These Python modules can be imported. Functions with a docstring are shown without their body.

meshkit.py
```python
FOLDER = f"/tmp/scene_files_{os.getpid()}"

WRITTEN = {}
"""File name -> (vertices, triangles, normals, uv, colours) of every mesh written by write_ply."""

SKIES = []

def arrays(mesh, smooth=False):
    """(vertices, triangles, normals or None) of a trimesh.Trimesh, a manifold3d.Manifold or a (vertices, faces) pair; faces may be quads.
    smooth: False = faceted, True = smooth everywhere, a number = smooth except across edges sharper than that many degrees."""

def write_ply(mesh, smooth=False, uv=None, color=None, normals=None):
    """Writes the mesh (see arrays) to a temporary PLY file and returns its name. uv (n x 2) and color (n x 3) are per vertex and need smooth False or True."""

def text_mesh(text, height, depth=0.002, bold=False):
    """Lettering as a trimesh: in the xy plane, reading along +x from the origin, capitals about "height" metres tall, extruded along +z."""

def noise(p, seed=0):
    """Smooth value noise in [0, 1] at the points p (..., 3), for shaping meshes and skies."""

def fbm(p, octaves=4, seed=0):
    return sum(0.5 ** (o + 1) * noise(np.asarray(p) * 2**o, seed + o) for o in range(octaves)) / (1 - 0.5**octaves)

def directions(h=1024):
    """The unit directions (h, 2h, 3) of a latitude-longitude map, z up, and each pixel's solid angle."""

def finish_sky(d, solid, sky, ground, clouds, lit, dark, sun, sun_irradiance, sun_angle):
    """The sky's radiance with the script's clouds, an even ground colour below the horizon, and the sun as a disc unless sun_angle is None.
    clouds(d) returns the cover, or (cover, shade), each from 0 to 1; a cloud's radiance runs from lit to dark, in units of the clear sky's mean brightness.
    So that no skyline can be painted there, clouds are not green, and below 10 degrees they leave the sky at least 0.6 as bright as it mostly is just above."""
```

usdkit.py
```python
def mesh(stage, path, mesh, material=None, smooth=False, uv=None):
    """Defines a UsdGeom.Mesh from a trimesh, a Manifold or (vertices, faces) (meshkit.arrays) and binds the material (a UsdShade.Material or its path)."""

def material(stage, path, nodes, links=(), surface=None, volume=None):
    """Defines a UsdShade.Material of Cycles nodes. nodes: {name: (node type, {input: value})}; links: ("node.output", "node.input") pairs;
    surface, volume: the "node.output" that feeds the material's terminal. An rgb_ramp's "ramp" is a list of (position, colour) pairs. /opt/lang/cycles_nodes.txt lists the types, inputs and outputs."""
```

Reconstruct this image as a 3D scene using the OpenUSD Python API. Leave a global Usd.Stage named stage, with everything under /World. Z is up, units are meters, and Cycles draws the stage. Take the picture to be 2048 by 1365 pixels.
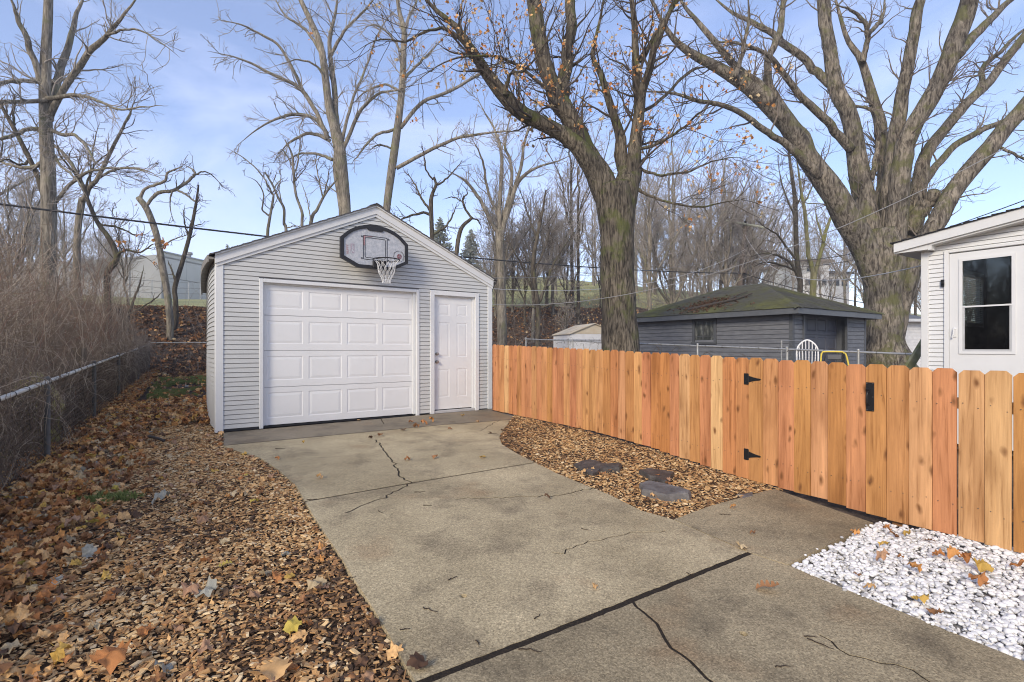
import math, random, numpy as np, trimesh, shapely, usdkit, meshkit
from shapely.geometry import Polygon, LineString, Point, MultiPolygon
from shapely.ops import unary_union
import shapely.affinity
from pxr import Usd, UsdGeom, UsdLux, UsdShade, Gf, Sdf, Vt

stage = Usd.Stage.CreateInMemory()
UsdGeom.SetStageUpAxis(stage, UsdGeom.Tokens.z)
UsdGeom.SetStageMetersPerUnit(stage, 1.0)
UsdGeom.Xform.Define(stage, '/World')
UsdGeom.Scope.Define(stage, '/World/Looks')

# ------------------------------------------------------------------ camera, sky, sun
F, H, HORIZON = 1024.0, 1.52, 697.0
cam = UsdGeom.Camera.Define(stage, '/World/camera')
cam.CreateFocalLengthAttr(18.0); cam.CreateHorizontalApertureAttr(36.0); cam.CreateVerticalApertureAttr(36.0 * 682 / 1024)
cam.CreateVerticalApertureOffsetAttr(0.255); cam.CreateClippingRangeAttr(Gf.Vec2f(0.05, 2000))
cam.CreateExposureAttr(1.30)
UsdGeom.Xformable(cam).AddTranslateOp().Set(Gf.Vec3d(0, 0, H)); UsdGeom.Xformable(cam).AddRotateXOp().Set(90.0)

SUN = np.array([-0.44, -0.90, 0.0]); SUN /= np.linalg.norm(SUN)
ELEV = math.radians(27)
SUN = SUN * math.cos(ELEV) + np.array([0, 0, math.sin(ELEV)])
sky_mat = usdkit.material(stage, '/World/Looks/sky', {
    'sky': ('sky_texture', {'sky_type': 'single_scattering', 'sun_disc': False, 'sun_elevation': ELEV, 'sun_rotation': math.atan2(SUN[0], SUN[1]), 'altitude': 200.0, 'air_density': 1.0, 'aerosol_density': 0.5, 'ozone_density': 2.2}),
    'tc': ('texture_coordinate', {}), 'mp': ('mapping', {'scale': (1.0, 1.0, 3.2), 'location': (2.3, 1.1, 0.2)}),
    'n': ('noise_texture', {'scale': 1.9, 'detail': 7.0, 'roughness': 0.55, 'distortion': 0.6}),
    'r': ('rgb_ramp', {'ramp': [(0.0, (.07, .07, .07)), (0.42, (.10, .10, .10)), (0.62, (.42, .42, .42)), (0.85, (.60, .60, .60)), (1.0, (.62, .62, .62))]}),
    'tint': ('mix_color', {'blend_type': 'multiply', 'fac': 1.0, 'b': (0.95, 0.90, 0.99), 'use_clamp': False}), 'mix': ('mix_color', {'b': (4.7, 5.0, 6.6), 'use_clamp': False}),
    'bg': ('background_shader', {'strength': 0.10})},
    [('tc.generated', 'mp.vector'), ('mp.vector', 'n.vector'), ('n.fac', 'r.fac'), ('sky.color', 'tint.a'), ('tint.result', 'mix.a'), ('r.color', 'mix.fac'), ('mix.result', 'bg.color')], surface='bg.background')
dome = UsdLux.DomeLight.Define(stage, '/World/sky_light')
UsdShade.MaterialBindingAPI.Apply(dome.GetPrim()).Bind(sky_mat)
sun = UsdLux.DistantLight.Define(stage, '/World/sun')
sun.CreateNormalizeAttr(True) if hasattr(sun, 'CreateNormalizeAttr') else None
UsdLux.LightAPI(sun.GetPrim()).CreateNormalizeAttr(True)
sun.CreateIntensityAttr(0.38); sun.CreateAngleAttr(16.0); sun.CreateColorAttr(Gf.Vec3f(1.0, 0.88, 0.70))
_z = Gf.Vec3d(*map(float, SUN)); _m = Gf.Matrix4d().SetRotate(Gf.Rotation(Gf.Vec3d(0, 0, 1), _z))
UsdGeom.Xformable(sun).AddTransformOp().Set(_m)

# ------------------------------------------------------------------ helpers
rng = np.random.default_rng(7)
_taken = {}

def numbered(parent, name):
    k = (parent, name); n = _taken.get(k, -1) + 1; _taken[k] = n
    return f'{parent}/{name}' if n == 0 else f'{parent}/{name}_{n:03d}'

def pathof(p): return p if isinstance(p, str) else str(p.GetPath())

def tag(prim, label=None, cat=None, group=None, kind=None):
    for k, v in (('label', label), ('category', cat), ('group', group), ('kind', kind)):
        if v: prim.SetCustomDataByKey(k, v)
    return prim

def put(name, mesh, material, parent='/World', smooth=False, **t):
    m = usdkit.mesh(stage, numbered(pathof(parent), name), mesh, material, smooth)
    return tag(m.GetPrim(), **t)

def thing(name, loc=(0, 0, 0), rotz=0.0, **t):
    x = UsdGeom.Xform.Define(stage, numbered('/World', name))
    x.AddTranslateOp().Set(Gf.Vec3d(*map(float, loc)))
    if rotz: x.AddRotateZOp().Set(float(math.degrees(rotz)))
    return tag(x.GetPrim(), **t)

def copy_of(root, loc, rotz=0.0, scale=1.0, **t):
    nm = root.GetName()
    x = UsdGeom.Xform.Define(stage, numbered('/World', nm))
    x.GetPrim().GetReferences().AddInternalReference(root.GetPath()); x.GetPrim().SetInstanceable(True)
    x.ClearXformOpOrder()
    api = UsdGeom.Xformable(x)
    api.AddTransformOp(opSuffix='place').Set(Gf.Matrix4d().SetScale(float(scale)) * Gf.Matrix4d().SetRotate(Gf.Rotation(Gf.Vec3d(0, 0, 1), float(math.degrees(rotz)))) * Gf.Matrix4d().SetTranslate(Gf.Vec3d(*map(float, loc))))
    return tag(x.GetPrim(), **t)

def join(*parts):
    V, Fs, n = [], [], 0
    for v, f in parts:
        v = np.asarray(v, float); f = np.asarray(f, int)
        V.append(v); Fs.append(f + n); n += len(v)
    return np.vstack(V), np.vstack(Fs)

_BF = np.array([[0, 2, 1], [0, 3, 2], [4, 5, 6], [4, 6, 7], [0, 1, 5], [0, 5, 4], [1, 2, 6], [1, 6, 5], [2, 3, 7], [2, 7, 6], [3, 0, 4], [3, 4, 7]])
def hexa(b, t):
    """eight corners: bottom ring b (4), top ring t (4), counter-clockwise from above"""
    return np.vstack([b, t]).astype(float), _BF

def box(x0, x1, y0, y1, z0, z1):
    q = [(x0, y0), (x1, y0), (x1, y1), (x0, y1)]
    return hexa([(*p, z0) for p in q], [(*p, z1) for p in q])

def cbox(x0, x1, y0, y1, z0, z1, c=0.006):
    """box with chamfered edges"""
    pts = []
    for a, b in ((0, 0), (1, 0), (0, 1)):
        pass
    for i in (0, 1):
        for j in (0, 1):
            for k in (0, 1):
                x, y, z = (x0, x1)[i], (y0, y1)[j], (z0, z1)[k]
                sx, sy, sz = (1, -1)[i] * c, (1, -1)[j] * c, (1, -1)[k] * c
                pts += [(x, y + sy, z + sz), (x + sx, y, z + sz), (x + sx, y + sy, z)]
    m = trimesh.convex.convex_hull(np.array(pts))
    return np.array(m.vertices), np.array(m.faces)

def tubes(P, R, sides=5):
    """P (B, N, 3), R (B, N): one mesh of B tapered tubes"""
    P = np.asarray(P, float); R = np.asarray(R, float)
    if P.ndim == 2: P, R = P[None], R[None]
    B, N, _ = P.shape
    if B == 0: return np.zeros((0, 3)), np.zeros((0, 3), int)
    T = np.gradient(P, axis=1); T /= np.linalg.norm(T, axis=2, keepdims=True) + 1e-9
    m = P[:, -1] - P[:, 0]; m /= np.linalg.norm(m, axis=1, keepdims=True) + 1e-9
    ref = np.where(np.abs(m[:, 2:3]) < 0.75, np.array([[0, 0, 1.0]]), np.array([[1.0, 0.3, 0]]))
    a = np.cross(T, ref[:, None, :]); a /= np.linalg.norm(a, axis=2, keepdims=True) + 1e-9
    b = np.cross(T, a)
    an = np.arange(sides) * 2 * np.pi / sides
    V = P[:, :, None] + R[:, :, None, None] * (np.cos(an)[None, None, :, None] * a[:, :, None] + np.sin(an)[None, None, :, None] * b[:, :, None])
    i, j = np.meshgrid(np.arange(N - 1), np.arange(sides), indexing='ij')
    q = np.stack([i * sides + j, i * sides + (j + 1) % sides, (i + 1) * sides + (j + 1) % sides, (i + 1) * sides + j], -1).reshape(-1, 4)
    f = np.vstack([q[:, [0, 2, 1]], q[:, [0, 3, 2]]])
    cap = []
    if sides > 2:
        for k in range(1, sides - 1):
            cap.append([0, k, k + 1]); e = (N - 1) * sides; cap.append([e, e + k + 1, e + k])
        f = np.vstack([f, cap])
    Fs = (f[None] + (np.arange(B) * N * sides)[:, None, None]).reshape(-1, 3)
    return V.reshape(-1, 3), Fs

def pipe(pts, r, sides=8):
    pts = np.asarray(pts, float)
    return tubes(pts, np.full(len(pts), r) if np.ndim(r) == 0 else r, sides)

def smooth_path(pts, n):
    """Catmull-Rom resample of (k, d) points"""
    p = np.asarray(pts, float)
    if len(p) == 2: return p[0] + (p[1] - p[0]) * np.linspace(0, 1, n)[:, None]
    q = np.vstack([2 * p[0] - p[1], p, 2 * p[-1] - p[-2]])
    t = np.linspace(0, len(p) - 1, n); i = np.minimum(t.astype(int), len(p) - 2); u = (t - i)[:, None]
    a, b, c, d = q[i], q[i + 1], q[i + 2], q[i + 3]
    return 0.5 * (2 * b + (c - a) * u + (2 * a - 5 * b + 4 * c - d) * u ** 2 + (3 * b - a - 3 * c + d) * u ** 3)

def prism(poly, z0, z1):
    """shapely polygon between two heights"""
    out = []
    for g in (poly.geoms if hasattr(poly, 'geoms') else [poly]):
        if g.is_empty or g.area < 1e-6 or g.geom_type != 'Polygon': continue
        m = trimesh.creation.extrude_polygon(g, z1 - z0); m.apply_translation([0, 0, z0])
        out.append((np.array(m.vertices), np.array(m.faces)))
    return join(*out)

def swap(vf, order=(0, 2, 1)):
    """prism drawn in x, y taken upright: (x, y, z) -> axes; flips faces"""
    v, f = vf
    return v[:, list(order)], f[:, ::-1]

def ell(c, r, n=2):
    m = trimesh.creation.icosphere(n); return np.array(m.vertices) * np.asarray(r) + np.asarray(c), np.array(m.faces)

# frame of the place: s runs along the fences away from the camera, r across to the right
ED = np.array([-0.5497, 0.8354]); ER = np.array([0.8354, 0.5497])
sstep = lambda x, a, b: (lambda t: t * t * (3 - 2 * t))(np.clip((np.asarray(x, float) - a) / (b - a), 0, 1))

def plane(X, Y): return -0.01745 * np.asarray(X) + 0.0334 * np.asarray(Y)

def terrain(X, Y):
    X = np.asarray(X, float); Y = np.asarray(Y, float)
    s = X * ED[0] + Y * ED[1]; r = X * ER[0] + Y * ER[1]
    sc = np.minimum(s, 20.5); base = 0.0375 * sc + 0.0038 * np.clip(r, -20, 40)
    top = 3.25 + 0.043 * np.clip(r, 0, 40)
    foot = 20.0 + 1.0 * (meshkit.noise(np.stack([r * .25, r * 0, r * 0 + 3], -1)) - .5)
    z = base + (top - base) * sstep(s, foot, foot + 6.5)
    z = z + (0.095 + 0.12 * sstep(r, 3, 18)) * np.clip(s - 27, 0, 30) + 0.03 * np.clip(s - 57, 0, 60)
    return z

def ground_at(u, v):
    """the point of the yard's sloping ground seen at a place of the photograph"""
    vl = HORIZON - F * 0.0334 + 0.01745 * (u - 1024); Y = F * H / (v - vl); X = (u - 1024) / F * Y
    return np.array([X, Y, plane(X, Y)])

def gp(*uv): return [tuple(ground_at(u, v)[:2]) for u, v in uv]

def at(u, v, Y): return np.array([(u - 1024) / F * Y, Y, H - (v - HORIZON) / F * Y])

def on_wall(A, d, u, v):
    """(distance along d from A, height) where the line of sight meets the upright plane through A along d"""
    k = (u - 1024) / F; t = (k * A[1] - A[0]) / (d[0] - k * d[1]); p = np.asarray(A[:2]) + np.asarray(d) * t
    return t, H - (v - HORIZON) / F * p[1]

def grid_mesh(xs, ys, zf):
    X, Y = np.meshgrid(xs, ys, indexing='ij'); V = np.stack([X, Y, zf(X, Y)], -1).reshape(-1, 3)
    i, j = np.meshgrid(np.arange(len(xs) - 1), np.arange(len(ys) - 1), indexing='ij'); n = len(ys)
    q = np.stack([i * n + j, (i + 1) * n + j, (i + 1) * n + j + 1, i * n + j + 1], -1).reshape(-1, 4)
    return V, np.vstack([q[:, [0, 1, 2]], q[:, [0, 2, 3]]])

def sheet(poly, step, zf):
    """a ground cover: triangulated polygon with inner points, on the surface zf"""
    x0, y0, x1, y1 = poly.bounds
    g = np.stack(np.meshgrid(np.arange(x0, x1, step), np.arange(y0, y1, step), indexing='ij'), -1).reshape(-1, 2)
    g = g + rng.uniform(-.2, .2, g.shape) * step
    inner = poly.buffer(-step * .4)
    g = g[shapely.contains_xy(inner, g[:, 0], g[:, 1])]
    ring = np.array(poly.segmentize(step).exterior.coords)[:-1]
    from scipy.spatial import Delaunay
    P = np.vstack([ring, g]); tri = Delaunay(P).simplices
    c = P[tri].mean(1); tri = tri[shapely.contains_xy(poly, c[:, 0], c[:, 1])]
    a = P[tri]; flip = np.cross(a[:, 1] - a[:, 0], a[:, 2] - a[:, 0]) < 0; tri[flip] = tri[flip][:, ::-1]
    return np.column_stack([P, zf(P[:, 0], P[:, 1])]), tri

# ------------------------------------------------------------------ materials
_mats = {}
def mat(name, ramp, scale=6.0, detail=5.0, rough=0.7, stretch=(1, 1, 1), bump=0.0, bscale=None, bstretch=None, spec=0.3, vary=0.0, metallic=0.0, speck=None, distortion=0.0, dist=0.02, transl=0.0, coord='position', coat=0.0):
    """noise ramp colour; vary: brightness change from one object to the next; speck: (scale, low, high, colour) small spots"""
    if name in _mats: return _mats[name]
    N = {'g': ('geometry', {}), 'o': ('texture_coordinate', {}), 'mp': ('mapping', {'scale': stretch}), 'n': ('noise_texture', {'scale': scale, 'detail': detail, 'roughness': 0.6, 'distortion': distortion}),
         'p': ('principled_bsdf', {'roughness': rough, 'specular_ior_level': spec, 'metallic': metallic, 'coat_weight': coat, 'coat_roughness': 0.15})}
    src = 'g.position' if coord == 'position' else 'o.object'
    L = [(src, 'mp.vector')]
    if vary:
        N['oi'] = ('object_info', {}); N['om'] = ('math', {'math_type': 'multiply', 'value2': 37.0}); N['oa'] = ('vector_math', {'math_type': 'add'})
        L += [('oi.random', 'om.value1'), ('mp.vector', 'oa.vector1'), ('om.value', 'oa.vector2'), ('oa.vector', 'n.vector')]
    else: L.append(('mp.vector', 'n.vector'))
    N['r'] = ('rgb_ramp', {'ramp': ramp}); L.append(('n.fac', 'r.fac')); col = 'r.color'
    if speck:
        specks = speck if isinstance(speck, list) else [speck]
        for i, (sc, lo, hi, c) in enumerate(specks):
            N[f's{i}'] = ('noise_texture', {'scale': sc, 'detail': 2.0, 'roughness': 0.5}); N[f'sr{i}'] = ('map_range', {'from_min': lo, 'from_max': hi, 'clamp': True}); N[f'sm{i}'] = ('mix_color', {'b': c})
            L += [(src, f's{i}.vector'), (f's{i}.fac', f'sr{i}.value'), (f'sr{i}.result', f'sm{i}.fac'), (col, f'sm{i}.a')]; col = f'sm{i}.result'
    if vary:
        N['vr'] = ('map_range', {'from_min': 0.0, 'from_max': 1.0, 'to_min': 1 - vary, 'to_max': 1 + vary}); N['hs'] = ('hsv', {})
        L += [('oi.random', 'vr.value'), ('vr.result', 'hs.value'), (col, 'hs.color')]; col = 'hs.color'
    L.append((col, 'p.base_color'))
    if bump:
        N['bm'] = ('mapping', {'scale': bstretch or stretch}); N['bn'] = ('noise_texture', {'scale': bscale or scale, 'detail': 6.0, 'roughness': 0.65}); N['b'] = ('bump', {'strength': bump, 'distance': dist})
        L += [(src, 'bm.vector'), ('bm.vector', 'bn.vector'), ('bn.fac', 'b.height'), ('b.normal', 'p.normal')]
    surf = 'p.BSDF'
    if transl:
        N['t'] = ('translucent_bsdf', {}); N['mx'] = ('mix_closure', {'fac': transl}); L += [(col, 't.color'), ('p.BSDF', 'mx.closure1'), ('t.BSDF', 'mx.closure2')]; surf = 'mx.closure'
    _mats[name] = usdkit.material(stage, '/World/Looks/' + name, N, L, surface=surf)
    return _mats[name]

def flat(name, c, rough=0.6, var=0.12, scale=5.0, **k):
    c = np.array(c, float)
    return mat(name, [(0.3, tuple(c * (1 - var))), (0.7, tuple(c * (1 + var)))], scale=scale, rough=rough, **k)

def bark(name, dark, light, moss=None, moss_amt=0.5, furrow=16.0, along=2.4, bump=0.9, dist=0.03):
    N = {'g': ('geometry', {}), 'mp': ('mapping', {'scale': (furrow, furrow, along)}), 'n': ('noise_texture', {'scale': 1.0, 'detail': 5.0, 'roughness': 0.62, 'distortion': 0.7}),
         'r': ('rgb_ramp', {'ramp': [(0.36, dark), (0.48, tuple((np.array(dark) + light) / 2.2)), (0.60, light)]}), 'n2': ('noise_texture', {'scale': 1.3, 'detail': 4.0}), 'r2': ('rgb_ramp', {'ramp': [(0.35, (.72, .72, .72)), (0.65, (1.25, 1.22, 1.15))]}),
         'mu': ('mix_color', {'blend_type': 'multiply', 'fac': 1.0, 'use_clamp': False}), 'p': ('principled_bsdf', {'roughness': 0.9, 'specular_ior_level': 0.15}), 'b': ('bump', {'strength': bump, 'distance': dist})}
    L = [('g.position', 'mp.vector'), ('mp.vector', 'n.vector'), ('n.fac', 'r.fac'), ('g.position', 'n2.vector'), ('n2.fac', 'r2.fac'), ('r.color', 'mu.a'), ('r2.color', 'mu.b'), ('n.fac', 'b.height'), ('b.normal', 'p.normal')]
    col = 'mu.result'
    if moss:
        N.update({'n3': ('noise_texture', {'scale': 2.2, 'detail': 6.0, 'roughness': 0.65}), 'sx': ('separate_xyz', {}), 'ma': ('math', {'math_type': 'multiply_add', 'value2': 0.12}), 'mr': ('map_range', {'from_min': 0.62 - 0.25 * moss_amt, 'from_max': 0.74 - 0.2 * moss_amt, 'clamp': True, 'to_max': 0.85}), 'mm': ('mix_color', {'b': moss})})
        L += [('g.position', 'n3.vector'), ('g.normal', 'sx.vector'), ('sx.z', 'ma.value1'), ('n3.fac', 'ma.value3'), ('ma.value', 'mr.value'), ('mr.result', 'mm.fac'), (col, 'mm.a')]; col = 'mm.result'
    L.append((col, 'p.base_color'))
    return usdkit.material(stage, '/World/Looks/' + name, N, L, surface='p.BSDF')

def glass(name, tint=(.9, .92, .92), rough=0.02, ior=1.5):
    return usdkit.material(stage, '/World/Looks/' + name, {'f': ('fresnel', {'IOR': ior}), 't': ('transparent_bsdf', {'color': tint}), 'g': ('glossy_bsdf', {'color': (1, 1, 1), 'roughness': rough}), 'm': ('mix_closure', {})},
                           [('f.fac', 'm.fac'), ('t.BSDF', 'm.closure1'), ('g.BSDF', 'm.closure2')], surface='m.closure')

def cedar():
    N = {'g': ('geometry', {}), 'oi': ('object_info', {}), 'k': ('math', {'math_type': 'multiply', 'value2': 91.0}), 'ad': ('vector_math', {'math_type': 'add'}), 'mp': ('mapping', {'scale': (34, 34, 1.5)}), 'mq': ('mapping', {'scale': (6, 6, 1.0)}),
         'n': ('noise_texture', {'scale': 1.0, 'detail': 5.0, 'roughness': 0.6, 'distortion': 1.2}), 'nb': ('noise_texture', {'scale': 1.0, 'detail': 3.0, 'distortion': 0.5}),
         'tone': ('rgb_ramp', {'ramp': [(0.0, (.40, .17, .054)), (0.12, (.45, .195, .088)), (0.25, (.47, .235, .095)), (0.36, (.35, .155, .048)), (0.48, (.49, .255, .098)), (0.6, (.44, .175, .085)), (0.72, (.41, .20, .062)), (0.82, (.47, .21, .10)), (0.93, (.55, .34, .15)), (1.0, (.33, .13, .045))]}),
         'gr': ('rgb_ramp', {'ramp': [(0.30, (.50, .42, .33)), (0.42, (.88, .85, .82)), (0.52, (1.0, 1.0, 1.0)), (0.7, (1.2, 1.2, 1.18))]}), 'mu': ('mix_color', {'blend_type': 'multiply', 'fac': 0.85, 'use_clamp': False}),
         'wr': ('rgb_ramp', {'ramp': [(0.28, (.58, .50, .42)), (0.48, (1, 1, 1)), (0.66, (1.2, 1.22, 1.25))]}), 'mu2': ('mix_color', {'blend_type': 'multiply', 'fac': 0.8, 'use_clamp': False}),
         'mv': ('mapping', {'scale': (9, 9, 4.2)}), 'v': ('voronoi_texture', {'scale': 1.0, 'randomness': 1.0}), 'kd': ('noise_texture', {'scale': 1.3, 'detail': 3.0}), 'ks': ('vector_math', {'math_type': 'scale', 'scale': 0.5}), 'ka': ('vector_math', {'math_type': 'add'}), 'vr': ('map_range', {'from_min': 0.07, 'from_max': 0.24, 'to_min': 0.92, 'to_max': 0.0, 'clamp': True}), 'kn': ('mix_color', {'b': (.15, .06, .02)}),
         'p': ('principled_bsdf', {'roughness': 0.75, 'specular_ior_level': 0.2}), 'b': ('bump', {'strength': 0.25, 'distance': 0.004})}
    L = [('oi.random', 'k.value1'), ('g.position', 'ad.vector1'), ('k.value', 'ad.vector2'), ('ad.vector', 'mp.vector'), ('mp.vector', 'n.vector'), ('ad.vector', 'mq.vector'), ('mq.vector', 'nb.vector'), ('oi.random', 'tone.fac'), ('n.fac', 'gr.fac'), ('tone.color', 'mu.a'), ('gr.color', 'mu.b'),
         ('nb.fac', 'wr.fac'), ('mu.result', 'mu2.a'), ('wr.color', 'mu2.b'), ('ad.vector', 'mv.vector'), ('mv.vector', 'kd.vector'), ('kd.color', 'ks.vector1'), ('ks.vector', 'ka.vector1'), ('mv.vector', 'ka.vector2'), ('ka.vector', 'v.vector'), ('v.distance', 'vr.value'), ('vr.result', 'kn.fac'), ('mu2.result', 'kn.a'), ('kn.result', 'p.base_color'), ('n.fac', 'b.height'), ('b.normal', 'p.normal')]
    return usdkit.material(stage, '/World/Looks/cedar', N, L, surface='p.BSDF')

def concrete(name, a, b, stain, damp=0.0):
    N = {'g': ('geometry', {}), 'n': ('noise_texture', {'scale': 0.9, 'detail': 6.0, 'roughness': 0.62}), 'r': ('rgb_ramp', {'ramp': [(0.3, a), (0.5, tuple((np.array(a) + b) / 2)), (0.68, b)]}),
         'n2': ('noise_texture', {'scale': 2.7, 'detail': 5.0, 'roughness': 0.6}), 'm2': ('map_range', {'from_min': 0.50, 'from_max': 0.72, 'to_max': 0.72, 'clamp': True}), 's': ('mix_color', {'b': stain}),
         'v': ('voronoi_texture', {'scale': 150.0}), 'vr': ('rgb_ramp', {'ramp': [(0.0, (.42, .40, .37)), (0.25, (.80, .79, .77)), (0.55, (1.05, 1.05, 1.05)), (0.78, (1.28, 1.26, 1.22)), (1.0, (1.75, 1.75, 1.75))]}), 'sp': ('separate_color', {}), 'mu': ('mix_color', {'blend_type': 'multiply', 'fac': 0.62, 'use_clamp': False}), 'ru': ('noise_texture', {'scale': 1.7, 'detail': 5.0}), 'rum': ('map_range', {'from_min': 0.60, 'from_max': 0.80, 'to_max': 0.5, 'clamp': True}), 'rux': ('mix_color', {'b': (.23, .125, .055)}), 'ruo': ('vector_math', {'math_type': 'add', 'vector2': (13.0, 5.0, 0.0)}),
         'f': ('noise_texture', {'scale': 60.0, 'detail': 3.0}), 'fr': ('rgb_ramp', {'ramp': [(0.3, (.74, .74, .74)), (0.7, (1.2, 1.2, 1.2))]}), 'mu3': ('mix_color', {'blend_type': 'multiply', 'fac': 0.8, 'use_clamp': False}),
         'p': ('principled_bsdf', {'roughness': 0.85 - 0.25 * damp, 'specular_ior_level': 0.25}), 'bp': ('bump', {'strength': 0.35, 'distance': 0.004})}
    L = [('g.position', 'n.vector'), ('n.fac', 'r.fac'), ('g.position', 'n2.vector'), ('n2.fac', 'm2.value'), ('m2.result', 's.fac'), ('r.color', 's.a'), ('g.position', 'ruo.vector1'), ('ruo.vector', 'ru.vector'), ('ru.fac', 'rum.value'), ('rum.result', 'rux.fac'), ('s.result', 'rux.a'), ('g.position', 'v.vector'), ('v.color', 'sp.color'), ('sp.r', 'vr.fac'), ('rux.result', 'mu.a'), ('vr.color', 'mu.b'),
         ('g.position', 'f.vector'), ('f.fac', 'fr.fac'), ('mu.result', 'mu3.a'), ('fr.color', 'mu3.b'), ('mu3.result', 'p.base_color'), ('f.fac', 'bp.height'), ('bp.normal', 'p.normal')]
    return usdkit.material(stage, '/World/Looks/' + name, N, L, surface='p.BSDF')

M_SIDING = flat('vinyl_siding', (.47, .472, .452), rough=0.55, var=0.05, scale=2.0)
M_TRIM = flat('white_trim', (.58, .585, .57), rough=0.5, var=0.04, scale=3.0)
M_WHITE = flat('white_paint', (.60, .605, .595), rough=0.42, var=0.03, scale=2.0)
M_DOORW = flat('white_enamel', (.655, .655, .64), rough=0.4, var=0.03, scale=2.0)
M_BACK = flat('wall_backing', (.16, .16, .165), rough=0.9)
M_BLACK = flat('black_plastic', (.018, .018, .02), rough=0.5)
M_IRON = flat('black_iron', (.012, .012, .013), rough=0.38)
M_STEEL = flat('galvanised_steel', (.42, .42, .40), rough=0.45, metallic=0.6, var=0.2, scale=14)
M_RAILP = flat('grey_pipe', (.44, .43, .38), rough=0.55, var=0.25, scale=9)
M_WIRE = flat('dull_wire', (.20, .20, .19), rough=0.5, metallic=0.3)
M_NICKEL = flat('satin_nickel', (.35, .32, .29), rough=0.35, metallic=0.9)
M_SHINGLE = flat('dark_shingle', (.085, .083, .085), rough=0.95, var=0.35, scale=30, vary=0.15)
M_CEDAR = cedar()
M_CEDARIN = flat('cedar_rail', (.34, .18, .08), rough=0.8, var=0.2, scale=8)
M_CONC = concrete('concrete', (.275, .223, .132), (.47, .388, .24), (.150, .119, .076))
M_CONCD = concrete('damp_concrete', (.15, .125, .085), (.26, .215, .15), (.075, .062, .045), 1.0)
M_CONCG = concrete('grey_concrete', (.195, .157, .095), (.36, .295, .182), (.10, .08, .052))
M_SOIL = mat('soil', [(0.3, (.018, .012, .008)), (0.6, (.05, .033, .02)), (0.75, (.085, .055, .03))], scale=14, bump=0.8, bscale=40, rough=0.95)
M_LITTER = mat('leaf_litter', [(0.28, (.022, .015, .011)), (0.45, (.06, .041, .028)), (0.58, (.115, .077, .052)), (0.72, (.18, .125, .085))], scale=9, detail=9, bump=1.0, bscale=14, rough=0.95, dist=0.08)
M_HILL = mat('hill_grass', [(0.3, (.20, .205, .075)), (0.5, (.30, .29, .115)), (0.7, (.37, .34, .16))], scale=0.35, detail=9, rough=0.95, bump=0.6, bscale=4)

# ------------------------------------------------------------------ ground, bank, hill
s_near = np.concatenate([np.arange(-14, -4, 1.5), np.arange(-4, 20, .5), np.arange(20, 27.2, .3), [27.2]])
s_far = np.concatenate([[27.2], np.arange(28, 60, 2.0), np.arange(60, 200, 8)])
r_ax = np.concatenate([np.arange(-120, -24, 8), np.arange(-24, 44, .8), np.arange(44, 150, 8)])
def sr_mesh(ss, rr, dz=0.0, rough=0.0):
    def zf(S, R):
        X = S * ED[0] + R * ER[0]; Y = S * ED[1] + R * ER[1]; z = terrain(X, Y) + dz
        yard = (1 - sstep(S, 19, 20.5)) * sstep(S, -30, -20)
        z = z - 0.07 * yard
        if rough: z = z + rough * (meshkit.fbm(np.stack([X * .9, Y * .9, X * 0], -1), 4, 3) - .5) * sstep(S, 19.5, 21) * (1 - sstep(S, 26.5, 27.2))
        return z
    v, f = grid_mesh(ss, rr, zf)
    S, R, Z = v.T.copy()
    return np.column_stack([S * ED[0] + R * ER[0], S * ED[1] + R * ER[1], Z]), f[:, ::-1]
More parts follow.
